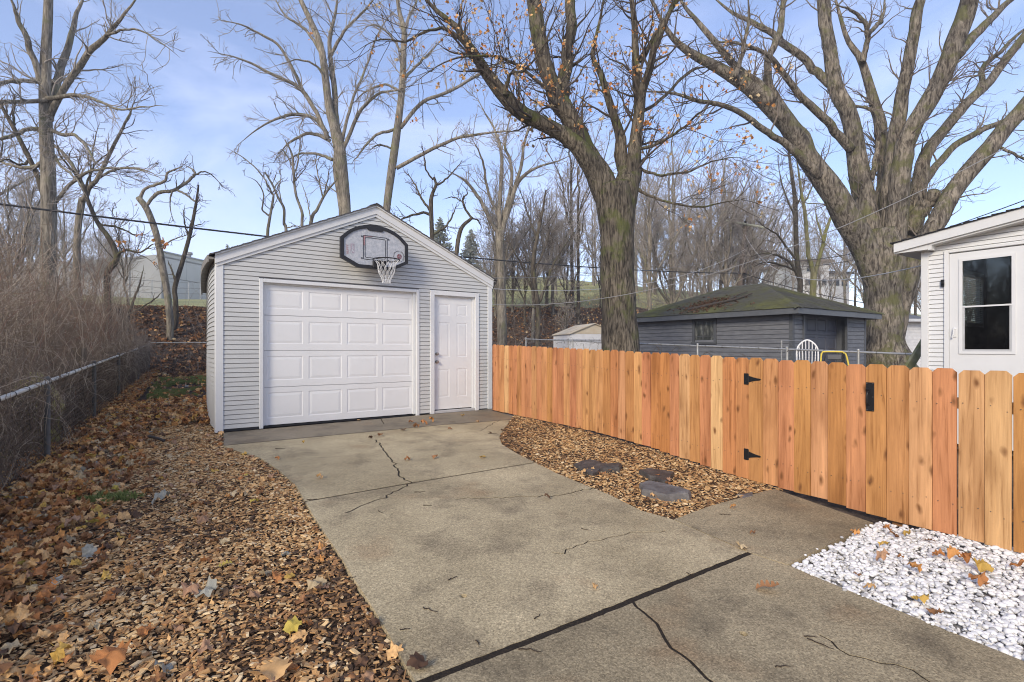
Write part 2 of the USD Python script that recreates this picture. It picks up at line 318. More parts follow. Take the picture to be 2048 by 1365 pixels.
put('ground', sr_mesh(s_near, r_ax, 0, .35), M_LITTER, smooth=True, kind='structure', label='dark leaf littered earth of the yard and the bank behind it')
put('grass_hill', sr_mesh(s_far, r_ax), M_HILL, smooth=True, kind='structure', label='pale green grass hill above the leafy bank')

# ------------------------------------------------------------------ driveway slabs
left_edge = gp((447, 866), (447, 893), (482, 905), (520, 916), (557, 941), (592, 972), (625, 1030), (652, 1072), (680, 1112), (703, 1152), (742, 1212), (778, 1272), (806, 1325), (850, 1400), (905, 1500))
bed_edge = gp((1030, 832), (1008, 858), (999, 874), (1004, 889), (1030, 905), (1062, 921), (1112, 946), (1170, 970), (1222, 991), (1282, 1021), (1346, 1039))
gate_l = gp((1346, 1039), (1420, 1012), (1530, 982), (1549, 978))
front_r = gp((1575, 1130), (1700, 1182), (2048, 1322), (2400, 1460))
gar_l, gar_r = gp((444, 866), (985, 818))
back_pt = [tuple(np.array(gar_r) + .12 * np.array([.577, -.816]))]
fence_a, fence_b = gp((1549, 978), (1747, 1046))
whole = Polygon([gar_l] + left_edge + [tuple(ground_at(905, 1500)[:2] + np.array([0.05, -1.3]))] + [tuple(ground_at(2400, 1460)[:2] + np.array([.4, -1.4]))] + front_r[::-1] + [fence_b, fence_a] + gate_l[::-1][1:] + bed_edge[::-1] + [tuple(gp((985, 822))[0]), gar_r]).buffer(0)

def far_line(pts):
    """a cut line prolonged a little past both ends"""
    p = [np.array(q) for q in pts]; a = p[0] + (p[0] - p[1]) / np.linalg.norm(p[0] - p[1]) * .5; b = p[-1] + (p[-1] - p[-2]) / np.linalg.norm(p[-1] - p[-2]) * .5
    return [tuple(a)] + pts + [tuple(b)]

def jag(pts, amp=0.012, seed=1, n=14):
    r = np.random.default_rng(seed); P = []
    for a, b in zip(pts[:-1], pts[1:]):
        a, b = np.array(a), np.array(b); m = max(2, int(np.linalg.norm(b - a) / .05)); d = (b - a) / np.linalg.norm(b - a); nn = np.array([-d[1], d[0]])
        for t in np.linspace(0, 1, m, endpoint=False): P.append(a + (b - a) * t + nn * r.normal() * amp)
    P.append(np.array(pts[-1])); return [tuple(p) for p in P]

apron = LineString(far_line(gp((451, 891), (886, 850), (1030, 839)))).buffer(.012)
joint = LineString(far_line(gp((600, 1005), (825, 966), (1066, 926)))).buffer(.010)
wide = unary_union([LineString(jag(far_line(gp((895, 1345), (1200, 1226), (1500, 1106)))[:-1], .0025, sd)).buffer(.0165, cap_style='flat') for sd in (7, 8)])
thin1 = LineString(gp((1346, 1039), (1500, 1106))).buffer(.0025)
thin2 = LineString(gp((1500, 1106), (1577, 1131))).buffer(.0025)
cracks = [jag(gp((1000, 840), (960, 862), (905, 868), (870, 866)), seed=12), jag(gp((1110, 1108), (1180, 1085), (1262, 1066), (1330, 1062)), seed=13), jag(gp((1900, 1390), (1790, 1330), (1700, 1310), (1640, 1270)), seed=14),jag(gp((752, 880), (775, 910), (794, 935), (797, 952), (825, 966)), seed=2), jag(gp((825, 966), (790, 985), (742, 1005), (692, 1026)), seed=3), jag(gp((912, 998), (1050, 994), (1112, 992), (1192, 975)), seed=4),
          jag(gp((1268, 1202), (1320, 1260), (1345, 1295), (1375, 1325), (1440, 1370), (1500, 1420)), seed=5), jag(gp((757, 832), (768, 848)), .004, seed=6)]
crack_cut = unary_union([LineString(c).buffer(w) for c, w in zip(cracks, (.003, .002, .0025, .006, .005, .005, .006, .004))])
pit = unary_union([Point(*gp(q)[0]).buffer(.018) for q in ((1487, 1268), (927, 1192))])
pieces = whole.difference(unary_union([apron, joint, wide, thin1, thin2, crack_cut, pit]))
pieces = [g for g in (pieces.geoms if hasattr(pieces, 'geoms') else [pieces]) if g.area > .02]
fills = unary_union([apron, joint, wide, crack_cut]).intersection(whole)
drive = thing('driveway', kind='structure', label='tan exposed aggregate concrete driveway with cracks and joints')
for g in sorted(pieces, key=lambda g: -g.area):
    low = prism(g, -.12, -.007); up = prism(g.buffer(-.0035), -.0068, 0.0)
    v, f = join(low, up); v[:, 2] += plane(v[:, 0], v[:, 1])
    on = lambda u, v: g.distance(Point(*gp((u, v))[0])) < 1e-6
    put('slab', (v, f), M_CONCD if on(640, 868) or on(900, 838) or on(760, 842) else M_CONCG if on(1560, 1040) or on(1600, 1250) or on(1250, 1270) else M_CONC, drive)

fv_, ff_ = prism(fills.buffer(.003), -.06, -.0028); fv_[:, 2] += plane(fv_[:, 0], fv_[:, 1]); put('joint_dirt', (fv_, ff_), mat('joint_soil', [(0.3, (.012, .009, .006)), (0.6, (.035, .025, .016)), (0.75, (.07, .05, .03))], scale=60, rough=.95, bump=.8, bscale=90), drive)

# ------------------------------------------------------------------ garage
P0, P1 = ground_at(434, 865), ground_at(981, 817.5)
GX = (P1 - P0)[:2]; GW = float(np.linalg.norm(GX)); GX /= GW; GY = np.array([-GX[1], GX[0]]); G_ROT = math.atan2(GX[1], GX[0])
GD, EAVE, APEX, MID = 5.25, 2.50, 3.545, GW / 2
gz = P0[2]
garage = thing('garage', P0, G_ROT, label='small detached white vinyl sided garage with gable roof at the end of the driveway', cat='garage')
roof_z = lambda x: APEX - (APEX - EAVE) / MID * abs(x - MID)
DX0, DX1, DZ = 0.545, 3.135, 2.245        # outer edges of the wide door's trim
MX0, MX1, MZ = 3.345, 4.375, 2.255        # outer edges of the side door's trim
# wall behind the siding
front_poly = Polygon([(0.0, .02), (GW, .02), (GW, EAVE), (MID, APEX), (0.0, EAVE)]).difference(shapely.box(DX0 + .05, -.1, DX1 - .05, DZ - .05)).difference(shapely.box(MX0 + .07, -.1, MX1 - .07, MZ - .07))
fv, ff = swap(prism(front_poly, 0.0, .09)); put('wall', (fv, ff), M_BACK, garage)
def bow(y):
    """the old side wall bellies and leans in towards the back"""
    y = np.asarray(y, float); k = (434 - 19 * (1 - np.exp(-np.clip(y, 0, 9) / .9)) - 1024) / F; px, py = P0[0] + GY[0] * y, P0[1] + GY[1] * y
    return (k * py - px) / (GX[0] - k * GX[1])
put('wall', join(box(.50, .57, .09, GD, .02, EAVE)), M_BACK, garage)
put('wall', join(box(GW - .09, GW, .09, GD, .02, EAVE), box(float(bow(GD)) + .02, GW, GD - .09, GD, .02, EAVE)), M_BACK, garage)
E_ = 0.0677
z = 0.03; k = 0
while z < APEX - .06:
    z0, z1 = z + .009, z + E_
    segs = []
    def edge(zz):
        if zz <= EAVE - .02: return .075, GW - .075
        dx = (zz - (EAVE - .02)) * MID / (APEX - EAVE); return .075 + dx, GW - .075 - dx
    a0, b0 = edge(z0); a1, b1 = edge(z1)
    cuts = []
    if z0 < DZ: cuts.append((DX0, DX1))
    if z0 < MZ: cuts.append((MX0, MX1))
    xs = [(a0, a1)]; parts = []
    left0, left1 = a0, a1
    for c0, c1 in cuts:
        parts.append((left0, left1, c0, c0)); left0 = left1 = c1
    parts.append((left0, left1, b0, b1))
    ms = []
    for l0, l1, r0, r1 in parts:
        if r0 - l0 < .02 and r1 - l1 < .02: continue
        ms.append(hexa([(l0, -.021, z0), (r0, -.021, z0), (r0, -.0005, z0), (l0, -.0005, z0)], [(l1, -.013, z1), (r1, -.013, z1), (r1, -.0005, z1), (l1, -.0005, z1)]))
    for m_ in ms: put('siding_course', m_, M_SIDING, garage)
    z += E_
z = 0.03
ys = np.linspace(.09, GD, 14)
while z < EAVE - .05:
    z0, z1 = z + .009, min(z + E_, EAVE - .03)
    bx = bow(ys)
    ring = lambda zz, out: np.column_stack([bx - out, ys, np.full(len(ys), zz)])
    A, B, C, D = ring(z0, .021), ring(z1, .013), ring(z1, -.05), ring(z0, -.05)
    n = len(ys); V = np.vstack([A, B, C, D]); Fq = []
    for a, b in ((0, 1), (1, 2), (3, 0)):
        for i in range(n - 1): Fq.append([a * n + i, b * n + i, b * n + i + 1, a * n + i + 1])
    Fq = np.array(Fq); put('siding_course', (V, np.vstack([Fq[:, [0, 1, 2]], Fq[:, [0, 2, 3]]])), M_SIDING, garage)
    z += E_
# right side wall (towards the wood fence)
put('side_siding', join(*[hexa([(GW - .001, .09, .039 + i * E_), (GW + .021, .09, .039 + i * E_), (GW + .021, GD, .039 + i * E_), (GW - .001, GD, .039 + i * E_)], [(GW - .001, .09, .03 + (i + 1) * E_), (GW + .013, .09, .03 + (i + 1) * E_), (GW + .013, GD, .03 + (i + 1) * E_), (GW - .001, GD, .03 + (i + 1) * E_)]) for i in range(35)]), M_SIDING, garage)
put('corner_post', join(cbox(-.024, .078, -.030, -.001, -.01, EAVE + .0), cbox(-.026, .02, -.0005, .085, -.01, EAVE - .02)), M_TRIM, garage)
put('corner_post', join(cbox(GW - .078, GW + .024, -.030, -.001, .02, EAVE + .02), cbox(GW + .001, GW + .026, -.0005, .085, .02, EAVE - .02)), M_TRIM, garage)
# trim around the wide door
put('door_frame', join(cbox(DX0, DX0 + .055, -.030, .07, .0, DZ), cbox(DX1 - .055, DX1, -.030, .07, .0, DZ), cbox(DX0 + .056, DX1 - .056, -.030, .07, DZ - .055, DZ)), M_WHITE, garage)
put('door_frame', join(cbox(DX0 + .056, DX0 + .075, .02, .075, .03, DZ - .056, .003), cbox(DX1 - .105, DX1 - .056, .012, .075, .03, DZ - .056, .003), cbox(DX0 + .076, DX1 - .106, .02, .075, DZ - .075, DZ - .056, .003)), M_WHITE, garage)
# four sections with four raised panels each
dx0, dx1, dz0, dz1 = DX0 + .072, DX1 - .10, .036, DZ - .072
edges = [dz0, .612, 1.164, 1.705, dz1]
def raised(x0, x1, z0, z1, y, dep=.012, w=.03):
    """a panel: sunk border sloping up to a raised field"""
    R = [np.array([(x0 + i, y + d, z0 + i), (x1 - i, y + d, z0 + i), (x1 - i, y + d, z1 - i), (x0 + i, y + d, z1 - i)]) for i, d in ((0, 0), (w * .25, dep), (w * .45, dep), (w * 1.5, .001))]
    V = np.vstack(R); q = []
    for a in range(3):
        for k in range(4): q.append([a * 4 + k, a * 4 + (k + 1) % 4, a * 4 + 4 + (k + 1) % 4, a * 4 + 4 + k])
    q.append([12, 13, 14, 15]); q = np.array(q)
    return V, np.vstack([q[:, [0, 1, 2]], q[:, [0, 2, 3]]])
def holed(x0, x1, z0, z1, holes, y0, y1):
    p = shapely.box(x0, z0, x1, z1)
    for h in holes: p = p.difference(shapely.box(*h))
    v, f = swap(prism(p, y0, y1)); return v, f
pw = (dx1 - dx0) / 4
for a, b in zip(edges[:-1], edges[1:]):
    holes = [(dx0 + i * pw + .045, a + .105, dx0 + (i + 1) * pw - .045, b - .085) for i in range(4)]
    sec = put('door_section', holed(dx0, dx1, a + .002, b - .004, holes, .045, .085), M_DOORW, garage)
    for h in holes: put('panel', raised(h[0], h[2], h[1], h[3], .0455, .006, .034), M_DOORW, sec)
put('door_seal', box(dx0, dx1, .05, .08, .0, .036), M_BLACK, garage)
# side door
put('side_door_frame', join(cbox(MX0, MX0 + .085, -.034, .06, .01, MZ), cbox(MX1 - .085, MX1, -.034, .06, .01, MZ), cbox(MX0 + .086, MX1 - .086, -.034, .06, MZ - .085, MZ)), M_WHITE, garage)
put('side_door_frame', join(cbox(MX0 + .086, MX0 + .10, .01, .07, .06, MZ - .086, .003), cbox(MX1 - .125, MX1 - .086, .01, .07, .06, MZ - .086, .003), cbox(MX0 + .101, MX1 - .126, .01, .07, MZ - .105, MZ - .086, .003)), M_WHITE, garage)
sx0, sx1, sz0, sz1 = MX0 + .097, MX1 - .128, .078, MZ - .10
sw = sx1 - sx0
hs = []
for zz in ((sz0 + .22, sz0 + .74), (sz0 + .96, sz0 + 1.60), (sz0 + 1.73, sz0 + 1.94)):
    for xx in ((.13, .40), (.60, .87)): hs.append((sx0 + xx[0] * sw, zz[0], sx0 + xx[1] * sw, zz[1]))
door = put('side_door', holed(sx0, sx1, sz0, sz1, hs, .035, .075), M_DOORW, garage)
for h in hs: put('panel', raised(h[0], h[2], h[1], h[3], .0355, .005, .030), M_DOORW, door)
put('threshold', cbox(MX0 + .086, MX1 - .086, -.02, .09, .012, .06), flat('threshold_grey', (.42, .42, .41)), garage)
def knob(zc, r):
    prof = [(0, -.06), (r * .75, -.058), (r, -.045), (r * .9, -.03), (r * .4, -.02), (r * .4, -.008), (r * 1.15, -.006), (r * 1.15, 0)]
    m = trimesh.creation.revolve(np.array(prof), sections=20); v = np.array(m.vertices); v = np.column_stack([v[:, 0], v[:, 2], v[:, 1]]); return v + [sx0 + .06, .035, zc], np.array(m.faces)[:, ::-1]
put('deadbolt', knob(1.10, .026), M_NICKEL, door, smooth=40); put('knob', knob(.955, .027), M_NICKEL, door, smooth=40)
# gable boards: wide outer board and a narrow strip under it, on each slope
sl = (APEX - EAVE) / MID
def slope_board(xa, xb, lo, hi, y0, y1):
    za, zb = roof_z(xa), roof_z(xb)
    return hexa([(xa, y0, za + lo), (xb, y0, zb + lo), (xb, y1, zb + lo), (xa, y1, za + lo)], [(xa, y0, za + hi), (xb, y0, zb + hi), (xb, y1, zb + hi), (xa, y1, za + hi)])
for a, b in ((-.03, MID), (MID, GW + .03)):
    put('gable_board', slope_board(a, b, -.078, .035, -.058, -.001), M_TRIM, garage)
    put('gable_strip', slope_board(a + .02 * (a < 0), b, -.125, -.079, -.042, -.001), M_TRIM, garage)
    put('gable_strip', slope_board(a, b, .036, .070, -.085, -.001), M_TRIM, garage)
put('eave_return', cbox(-.032, .080, -.05, -.031, EAVE - .055, EAVE - .02), M_TRIM, garage)
# roof: two slabs of shingle courses
for side in (-1, 1):
    ms = []
    L = math.hypot(MID + .10, sl * (MID + .10)); nc = 18
    for i in range(nc):
        d0, d1 = i / nc, (i + 1) / nc
        xa, xb = (MID + .10) * (1 - d0), (MID + .10) * (1 - d1)
        za, zb = APEX + .072 - sl * xa, APEX + .072 - sl * xb
        yy = np.linspace(-.10, GD + .08, 19)
        for y0, y1 in zip(yy[:-1], yy[1:]):
            j = rng.uniform(0, .004); x_ = lambda x, y: MID + side * x + (float(bow(max(y, 0))) * x / (MID + .1) if side < 0 else 0)
            q = [(x_(xa, y0), y0, za + .006 + j), (x_(xa, y1), y1, za + .006 + j), (x_(xb, y1), y1, zb), (x_(xb, y0), y0, zb)]
            bq = [(p[0], p[1], p[2] - .018) for p in q]
            ms.append(hexa(bq, q) if side < 0 else hexa(bq[::-1], q[::-1]))
    put('roof_shingles', join(*ms), M_SHINGLE, garage, kind='stuff')
put('ridge_cap', join(slope_board(MID - .12, MID, .085, .098, -.10, GD + .08), slope_board(MID, MID + .12, .085, .098, -.10, GD + .08)), M_SHINGLE, garage)
put('eave_board', join(*[hexa([(float(bow(a)) + x0, a, EAVE + z0), (float(bow(a)) + x1, a, EAVE + z0), (float(bow(b)) + x1, b, EAVE + z0), (float(bow(b)) + x0, b, EAVE + z0)], [(float(bow(a)) + x0, a, EAVE + z1), (float(bow(a)) + x1, a, EAVE + z1), (float(bow(b)) + x1, b, EAVE + z1), (float(bow(b)) + x0, b, EAVE + z1)]) for a, b in zip(np.linspace(-.03, GD, 13)[:-1], np.linspace(-.03, GD, 13)[1:]) for x0, x1, z0, z1 in ((-.10, -.02, -.03, .0), (-.118, -.101, -.075, .022))]), flat('old_drip_edge', (.22, .205, .18), var=.3), garage)
put('eave_board', box(GW + .03, GW + .10, -.02, GD, EAVE - .02, EAVE + .02), M_TRIM, garage)
put('gutter_elbow', pipe([(GW + .09, -.02, EAVE + .0), (GW + .06, .02, EAVE - .08), (GW + .05, .06, EAVE - .20)], .025, 8), flat('old_gutter', (.07, .065, .06)), garage, smooth=40)
put('sill', box(.075, DX0, -.018, -.0005, .0, .03), M_BLACK, garage)

# ------------------------------------------------------------------ basketball hoop over the door
def g2w(x, y, z): return np.array([*(P0[:2] + GX * x + GY * y), gz + z])
hoop = thing('basketball_hoop', g2w(2.218, -.30, 2.84), G_ROT, label='weathered grey basketball backboard with black rim frame and white net above the garage door', cat='basketball hoop')
arch = [(-.565 + .0, -.22)] + [(-.565, .10)]
for a in np.linspace(math.radians(158), math.radians(22), 17): arch.append((.60 * math.cos(a) , -.06 + .425 * math.sin(a)))
arch = [(-.565, -.21), (-.565, .115)] + [p for p in arch[2:] if abs(p[0]) < .52] + [(.565, .115), (.565, -.21), (.29, -.345), (-.29, -.345)]
bo = Polygon(arch); bo = bo.buffer(-.03).buffer(.03); bi = bo.buffer(-.052)
tab = Polygon([(-.13, bi.bounds[3] + .02), (.13, bi.bounds[3] + .02), (.13, bi.bounds[3] - .03), (.115, bi.bounds[3] - .045), (-.115, bi.bounds[3] - .045), (-.13, bi.bounds[3] - .03)])
M_BOARD = mat('weathered_board', [(0.3, (.30, .315, .34)), (0.5, (.38, .395, .42)), (0.68, (.46, .465, .48))], scale=22, detail=8, rough=.6, speck=[(90, .58, .72, (.22, .25, .27))])
rim_v, rim_f = swap(prism(bo.difference(bi), -.03, .03)); put('frame', (rim_v, rim_f), M_BLACK, hoop)
put('backboard', swap(prism(bi.buffer(.004), -.012, .02)), M_BOARD, hoop)
put('frame_tab', swap(prism(tab, -.029, -.0125)), M_BLACK, hoop)
def ring_sq(x0, x1, z0, z1, r, w, y0, y1):
    p = shapely.box(x0 + r, z0 + r, x1 - r, z1 - r).buffer(r); return swap(prism(p.difference(p.buffer(-w)), y0, y1))
put('target_square', join(ring_sq(-.205, .205, -.205, .185, .02, .009, -.0165, -.0125), ring_sq(-.175, .175, -.175, .155, .03, .008, -.0165, -.0125)), M_BLACK, hoop)
M_RED = flat('faded_red', (.34, .20, .21), var=.3, scale=60)
put('red_corner', swap(prism(Polygon([(-.194, .174), (-.05, .174), (-.05, .165), (-.165, .165), (-.165, .02), (-.194, .02)]).buffer(-.001), -.0155, -.0126)), M_RED, hoop)
for bx_, bz_ in ((-.225, .16), (-.225, -.19), (.225, .16), (.225, -.19)):
    c = Point(bx_, bz_).buffer(.013); put('bolt', swap(prism(c.difference(c.buffer(-.0055)), -.018, -.0125)), M_BLACK, hoop)
tm = meshkit.text_mesh('HUFFY', .033, .002, bold=True); tv = np.array(tm.vertices); tv[:, :2] -= tv[:, :2].mean(0)
put('lettering', (np.column_stack([-tv[:, 1] - .455, -.0128 - tv[:, 2], tv[:, 0] - .06]), np.array(tm.faces)), M_RED, hoop)
fig = Polygon([(-.03, -.075), (.03, -.075), (.03, .075), (-.03, .075)]).difference(unary_union([LineString([(-.02, -.07), (.0, -.02), (.004, .03)]).buffer(.010), LineString([(.0, -.02), (.02, -.05)]).buffer(.008), LineString([(.004, .02), (.022, .045)]).buffer(.006), Point(.0, .052).buffer(.010)]))
put('player_emblem', swap(prism(shapely.affinity.translate(fig, -.375, -.05) if hasattr(shapely, 'affinity') else fig, -.0148, -.0126)), flat('faded_violet', (.31, .27, .31), var=.3, scale=60), hoop)
marks = []
for i in range(26):
    a = 2 * math.pi * (i + .5) / 26
    if i in (5, 20, 22): continue
    w = rng.uniform(.006, .010); R0, R1 = .082, .082 + rng.uniform(.014, .019)
    p = Polygon([(R0 * math.cos(a - w / .09), R0 * math.sin(a - w / .09)), (R1 * math.cos(a - w / .09), R1 * math.sin(a - w / .09)), (R1 * math.cos(a + w / .09), R1 * math.sin(a + w / .09)), (R0 * math.cos(a + w / .09), R0 * math.sin(a + w / .09))]).buffer(-.001)
    hole = p.centroid.buffer(.0025); marks.append(p.difference(hole))
mv = unary_union(marks); put('emblem_ring', swap(prism(shapely.affinity.translate(mv, .405, -.10), -.0148, -.0126)), flat('faded_black', (.06, .06, .07), var=.4, scale=80), hoop)
ball = Point(0, 0).buffer(.042).difference(unary_union([LineString([(-.05, .01), (.05, -.012)]).buffer(.003), LineString([(-.005, .05), (.012, .0), (-.002, -.05)]).buffer(.003), LineString([(.03, .04), (.018, 0), (.032, -.04)]).buffer(.0025)]))
put('emblem_ball', swap(prism(shapely.affinity.translate(ball, .415, -.10), -.0148, -.0126)), flat('faded_maroon', (.17, .07, .08), var=.3, scale=60), hoop)
# rim, its plate and the net
rc = np.array([.06, -.34, -.235]); rr = .205
t = np.linspace(0, 2 * math.pi, 33)
put('rim', pipe(np.column_stack([rc[0] + rr * np.cos(t), rc[1] + rr * np.sin(t), np.full(33, rc[2])]), .0095, 8), M_BLACK, hoop, smooth=40)
put('rim_plate', join(cbox(-.05, .17, -.06, -.0125, -.33, -.215), cbox(-.02, .14, -.125, -.061, -.255, -.222)), M_BLACK, hoop)
nets = []
for k in range(12):
    for dirn in (1, -1):
        a = 2 * math.pi * k / 12; P = []
        for j in range(13):
            q = j / 12; rad = rr * (1 - .66 * q ** .60) - .012 * math.sin(q * 9); ang = a + dirn * q * 1.15
            P.append((rc[0] + rad * math.cos(ang), rc[1] + rad * math.sin(ang), rc[2] - .37 * q))
        nets.append(P)
put('net', tubes(np.array(nets), np.full((24, 13), .0030), 4), flat('white_cord', (.60, .60, .585)), hoop, kind='stuff')
put('bracket', join(box(-.30, -.26, .021, .255, -.02, .02), box(.26, .30, .021, .255, -.02, .02), box(-.30, -.26, .021, .255, .14, .17), box(.26, .30, .021, .255, .14, .17), box(-.34, -.22, .2551, .268, -.15, .25), box(.22, .34, .2551, .268, -.15, .25)), M_BLACK, hoop)

# ------------------------------------------------------------------ wooden fence and gate
F0 = ground_at(985, 822); F1 = ground_at(2047, 1108); FD = (F1 - F0)[:2]; FD /= np.linalg.norm(FD); F_ROT = math.atan2(FD[1], FD[0])
_us = [985, 992, 999, 1008, 1017, 1026, 1034, 1043, 1053, 1063, 1073, 1083, 1094, 1105, 1115, 1127, 1139, 1152, 1165, 1178, 1191, 1206, 1220.7, 1236, 1250.4, 1267.4, 1283.6, 1301.4, 1319.3, 1339.3, 1357.9, 1379.3, 1399.3, 1421.4, 1445, 1470.7, 1497.1, 1525.7, 1556.4, 1587.9, 1621.4, 1655, 1692, 1731.4, 1772.9, 1817.6, 1864.4, 1914.4, 1968.7, 2024.4]
edges_t = [on_wall(F0, FD, u, 800)[0] for u in _us]
while edges_t[-1] < 9.2: edges_t.append(edges_t[-1] + .151)
bot_tab = ([0, 1.79, 2.74, 3.86, 4.61, 5.18, 5.54, 5.92, 6.27, 6.55, 6.9, 9.5], [.01, .064, .091, .075, .025, .0, .0, .002, -.02, -.02, -.005, -.005])
fence_z = lambda t: float(plane(*(F0[:2] + FD * t)))
fence = thing('wooden_fence', (*F0[:2], 0.0), F_ROT, label='new cedar picket fence with dog eared boards along the right of the driveway', cat='fence')
gate = thing('wooden_gate', (*F0[:2], 0.0), F_ROT, label='cedar gate in the picket fence with black hinges and latch plate', cat='gate')
def picket(t0, t1, zb, zt, th=.017):
    e = min(.030, (t1 - t0) * .24); ln = rng.normal() * .0025; y = rng.uniform(-.0025, .0025)
    o = np.array([(t0, zb), (t1, zb), (t1, zt - e), (t1 - e, zt), (t0 + e, zt), (t0, zt - e)]); o[3:5, 0] += ln; o[[2, 5], 0] += ln
    c = o.mean(0); i = o + (c - o) * np.array([.02, .002]) / 1.0
    V = np.vstack([np.column_stack([i[:, 0], np.full(6, y), i[:, 1]]), np.column_stack([o[:, 0], np.full(6, y + .002), o[:, 1]]), np.column_stack([o[:, 0], np.full(6, y + th), o[:, 1]])])
    f = [[0, 1, 2], [0, 2, 5], [2, 3, 4], [2, 4, 5], [12, 14, 13], [12, 17, 14], [14, 16, 15], [14, 17, 16]]
    for a in (0, 6):
        for k in range(6): n = (k + 1) % 6; f += [[a + k, a + 6 + k, a + 6 + n], [a + k, a + 6 + n, a + n]]
    return V, np.array(f)
GATE0, GATE1 = 36, 44
for i, (a, b) in enumerate(zip(edges_t[:-1], edges_t[1:])):
    tm_ = (a + b) / 2; gap = .0010 + rng.uniform(0, .0010); gl_, gr_ = gap + .004 * (i in (47, 49)), gap + .004 * (i in (46, 48))
    zb = fence_z(tm_) + np.interp(tm_, *bot_tab) + .004 + rng.uniform(-.004, .004); zt = fence_z(tm_) + np.interp(tm_, [0, 3.6, 9], [1.258, 1.285, 1.287]) + rng.uniform(-.006, .006)
    put('picket', picket(a + gl_, b - gr_, zb, zt), M_CEDAR, gate if GATE0 <= i < GATE1 else fence)
tg0, tg1 = edges_t[GATE0], edges_t[GATE1]
for own, lo, hi in ((fence, 0, GATE0), (gate, GATE0, GATE1), (fence, GATE1, len(edges_t) - 1)):
    nails = []
    for i in range(lo, hi):
        for h in (.242, 1.022):
            for q_ in (.25, .75):
                t_ = edges_t[i] + (edges_t[i + 1] - edges_t[i]) * q_ + rng.normal(0, .008); zz = fence_z(t_) + h + rng.normal(0, .012)
                nails.append(swap(prism(Point(t_, zz).buffer(.0038, quad_segs=2), -.0045, .001)))
    put('nails', join(*nails), flat('dull_nail', (.10, .08, .06), rough=.5), own, kind='stuff')
def rail(t0, t1, h, th=.04, hh=.085):
    za, zb_ = fence_z(t0) + h, fence_z(t1) + h
    return hexa([(t0, .022, za), (t1, .022, zb_), (t1, .022 + th, zb_), (t0, .022 + th, za)], [(t0, .022, za + hh), (t1, .022, zb_ + hh), (t1, .022 + th, zb_ + hh), (t0, .022 + th, za + hh)])
for h in (.20, .98):
    put('rail', rail(0, tg0 - .02, h), M_CEDARIN, fence); put('rail', rail(tg1 + .02, edges_t[-1], h), M_CEDARIN, fence); put('rail', rail(tg0 + .01, tg1 - .01, h), M_CEDARIN, gate)
for tp in (.10, 2.35, tg0 - .06, tg1 + .06, 8.6):
    put('post', cbox(tp - .045, tp + .045, .064, .154, fence_z(tp) - .3, fence_z(tp) + 1.22), M_CEDARIN, fence)
def hinge(zc):
    pl = shapely.box(-.045, -.055, -.006, .055).buffer(.004)
    strap = Polygon([(.004, -.034), (.05, -.022), (.085, -.014), (.128, -.009), (.14, 0), (.128, .009), (.085, .014), (.05, .022), (.004, .034)])
    st = Polygon([(.0, -.05), (.004, .05)][:1] + [(.004, -.05), (.004, .05), (0, .05)])
    v1 = swap(prism(pl, -.006, -.0025)); v2 = swap(prism(strap, -.007, -.0025)); v3 = pipe([(0, -.006, -.055), (0, -.006, .055)], .006, 10)
    bl = [swap(prism(Point(x, zz).buffer(.0045), -.009, -.0061)) for x, zz in ((-.03, .035), (-.03, -.035), (-.02, 0), (.03, 0), (.07, 0), (.115, 0))]
    v, f = join(v1, v2, v3, *bl); return v + [tg0, 0, zc], f
for h in (1.06, .265): put('hinge', hinge(fence_z(tg0) + h), M_IRON, gate, smooth=30)
lt = on_wall(F0, FD, 1741, 794); lt0, lz = lt
put('latch_plate', cbox(lt0 - .032, lt0 + .030, -.008, -.003, lz - .125, lz + .125, .002), M_IRON, gate)
put('latch_handle', join(pipe(smooth_path([(lt0 - .012, -.009, lz + .05), (lt0 - .012, -.035, lz + .035), (lt0 - .012, -.042, lz - .01), (lt0 - .012, -.035, lz - .06), (lt0 - .012, -.009, lz - .075)], 14), .006, 8), cbox(lt0 - .028, lt0 + .004, -.030, -.0085, lz + .062, lz + .070, .002)), M_IRON, gate, smooth=40)
for a, b in ((-.024, .115), (.022, .115), (-.024, -.115), (.022, -.115), (.022, 0)): put('screw', swap(prism(Point(lt0 + a, lz + b).buffer(.003), -.0095, -.0082)), M_NICKEL, gate)

# ------------------------------------------------------------------ mulch, gravel, leaf litter
LF0, LF1 = ground_at(66, 955), ground_at(281, 760)
LD = (LF1 - LF0)[:2]; LD /= np.linalg.norm(LD); LN = np.array([LD[1], -LD[0]])      # LN points into the yard
lf = lambda t, d=0.0: LF0[:2] + LD * t + LN * d
gl = np.array(gar_l); gback = gl + GY * 1.2
mulch_poly = Polygon([tuple(lf(-4.5, -.05)), tuple(lf(2.9, -.05)), tuple(gback + GX * .05), tuple(gl - GX * .01)] + [tuple(np.array(p) - np.array([.012, 0])) for p in left_edge] + [(0.4, .3), (-1.2, -.6)]).buffer(0)
bump_z = lambda X, Y, a=.03, seed=5: a * (meshkit.fbm(np.stack([X * 2.6, Y * 2.6, X * 0], -1), 4, seed) - .5)
mz = lambda X, Y: plane(X, Y) - .022 + bump_z(X, Y)
M_MULCHB = mat('mulch_bed', [(0.28, (.02, .012, .007)), (0.5, (.075, .042, .02)), (0.7, (.17, .10, .05))], scale=60, detail=6, bump=1.0, bscale=70, rough=.95, dist=.02)
mulch = put('mulch_bed', sheet(mulch_poly, .12, mz), M_MULCHB, smooth=True, kind='structure', label='wood chip mulch strip between the chain link fence and the driveway')
fence_front = [tuple(F0[:2] + FD * t + np.array([-.8354, -.5497]) * (-.05)) for t in (.05, 1.5, 3, 4.4, 5.62)]
bed_poly = Polygon(bed_edge + gate_l[1:] + fence_front[::-1]).buffer(0)
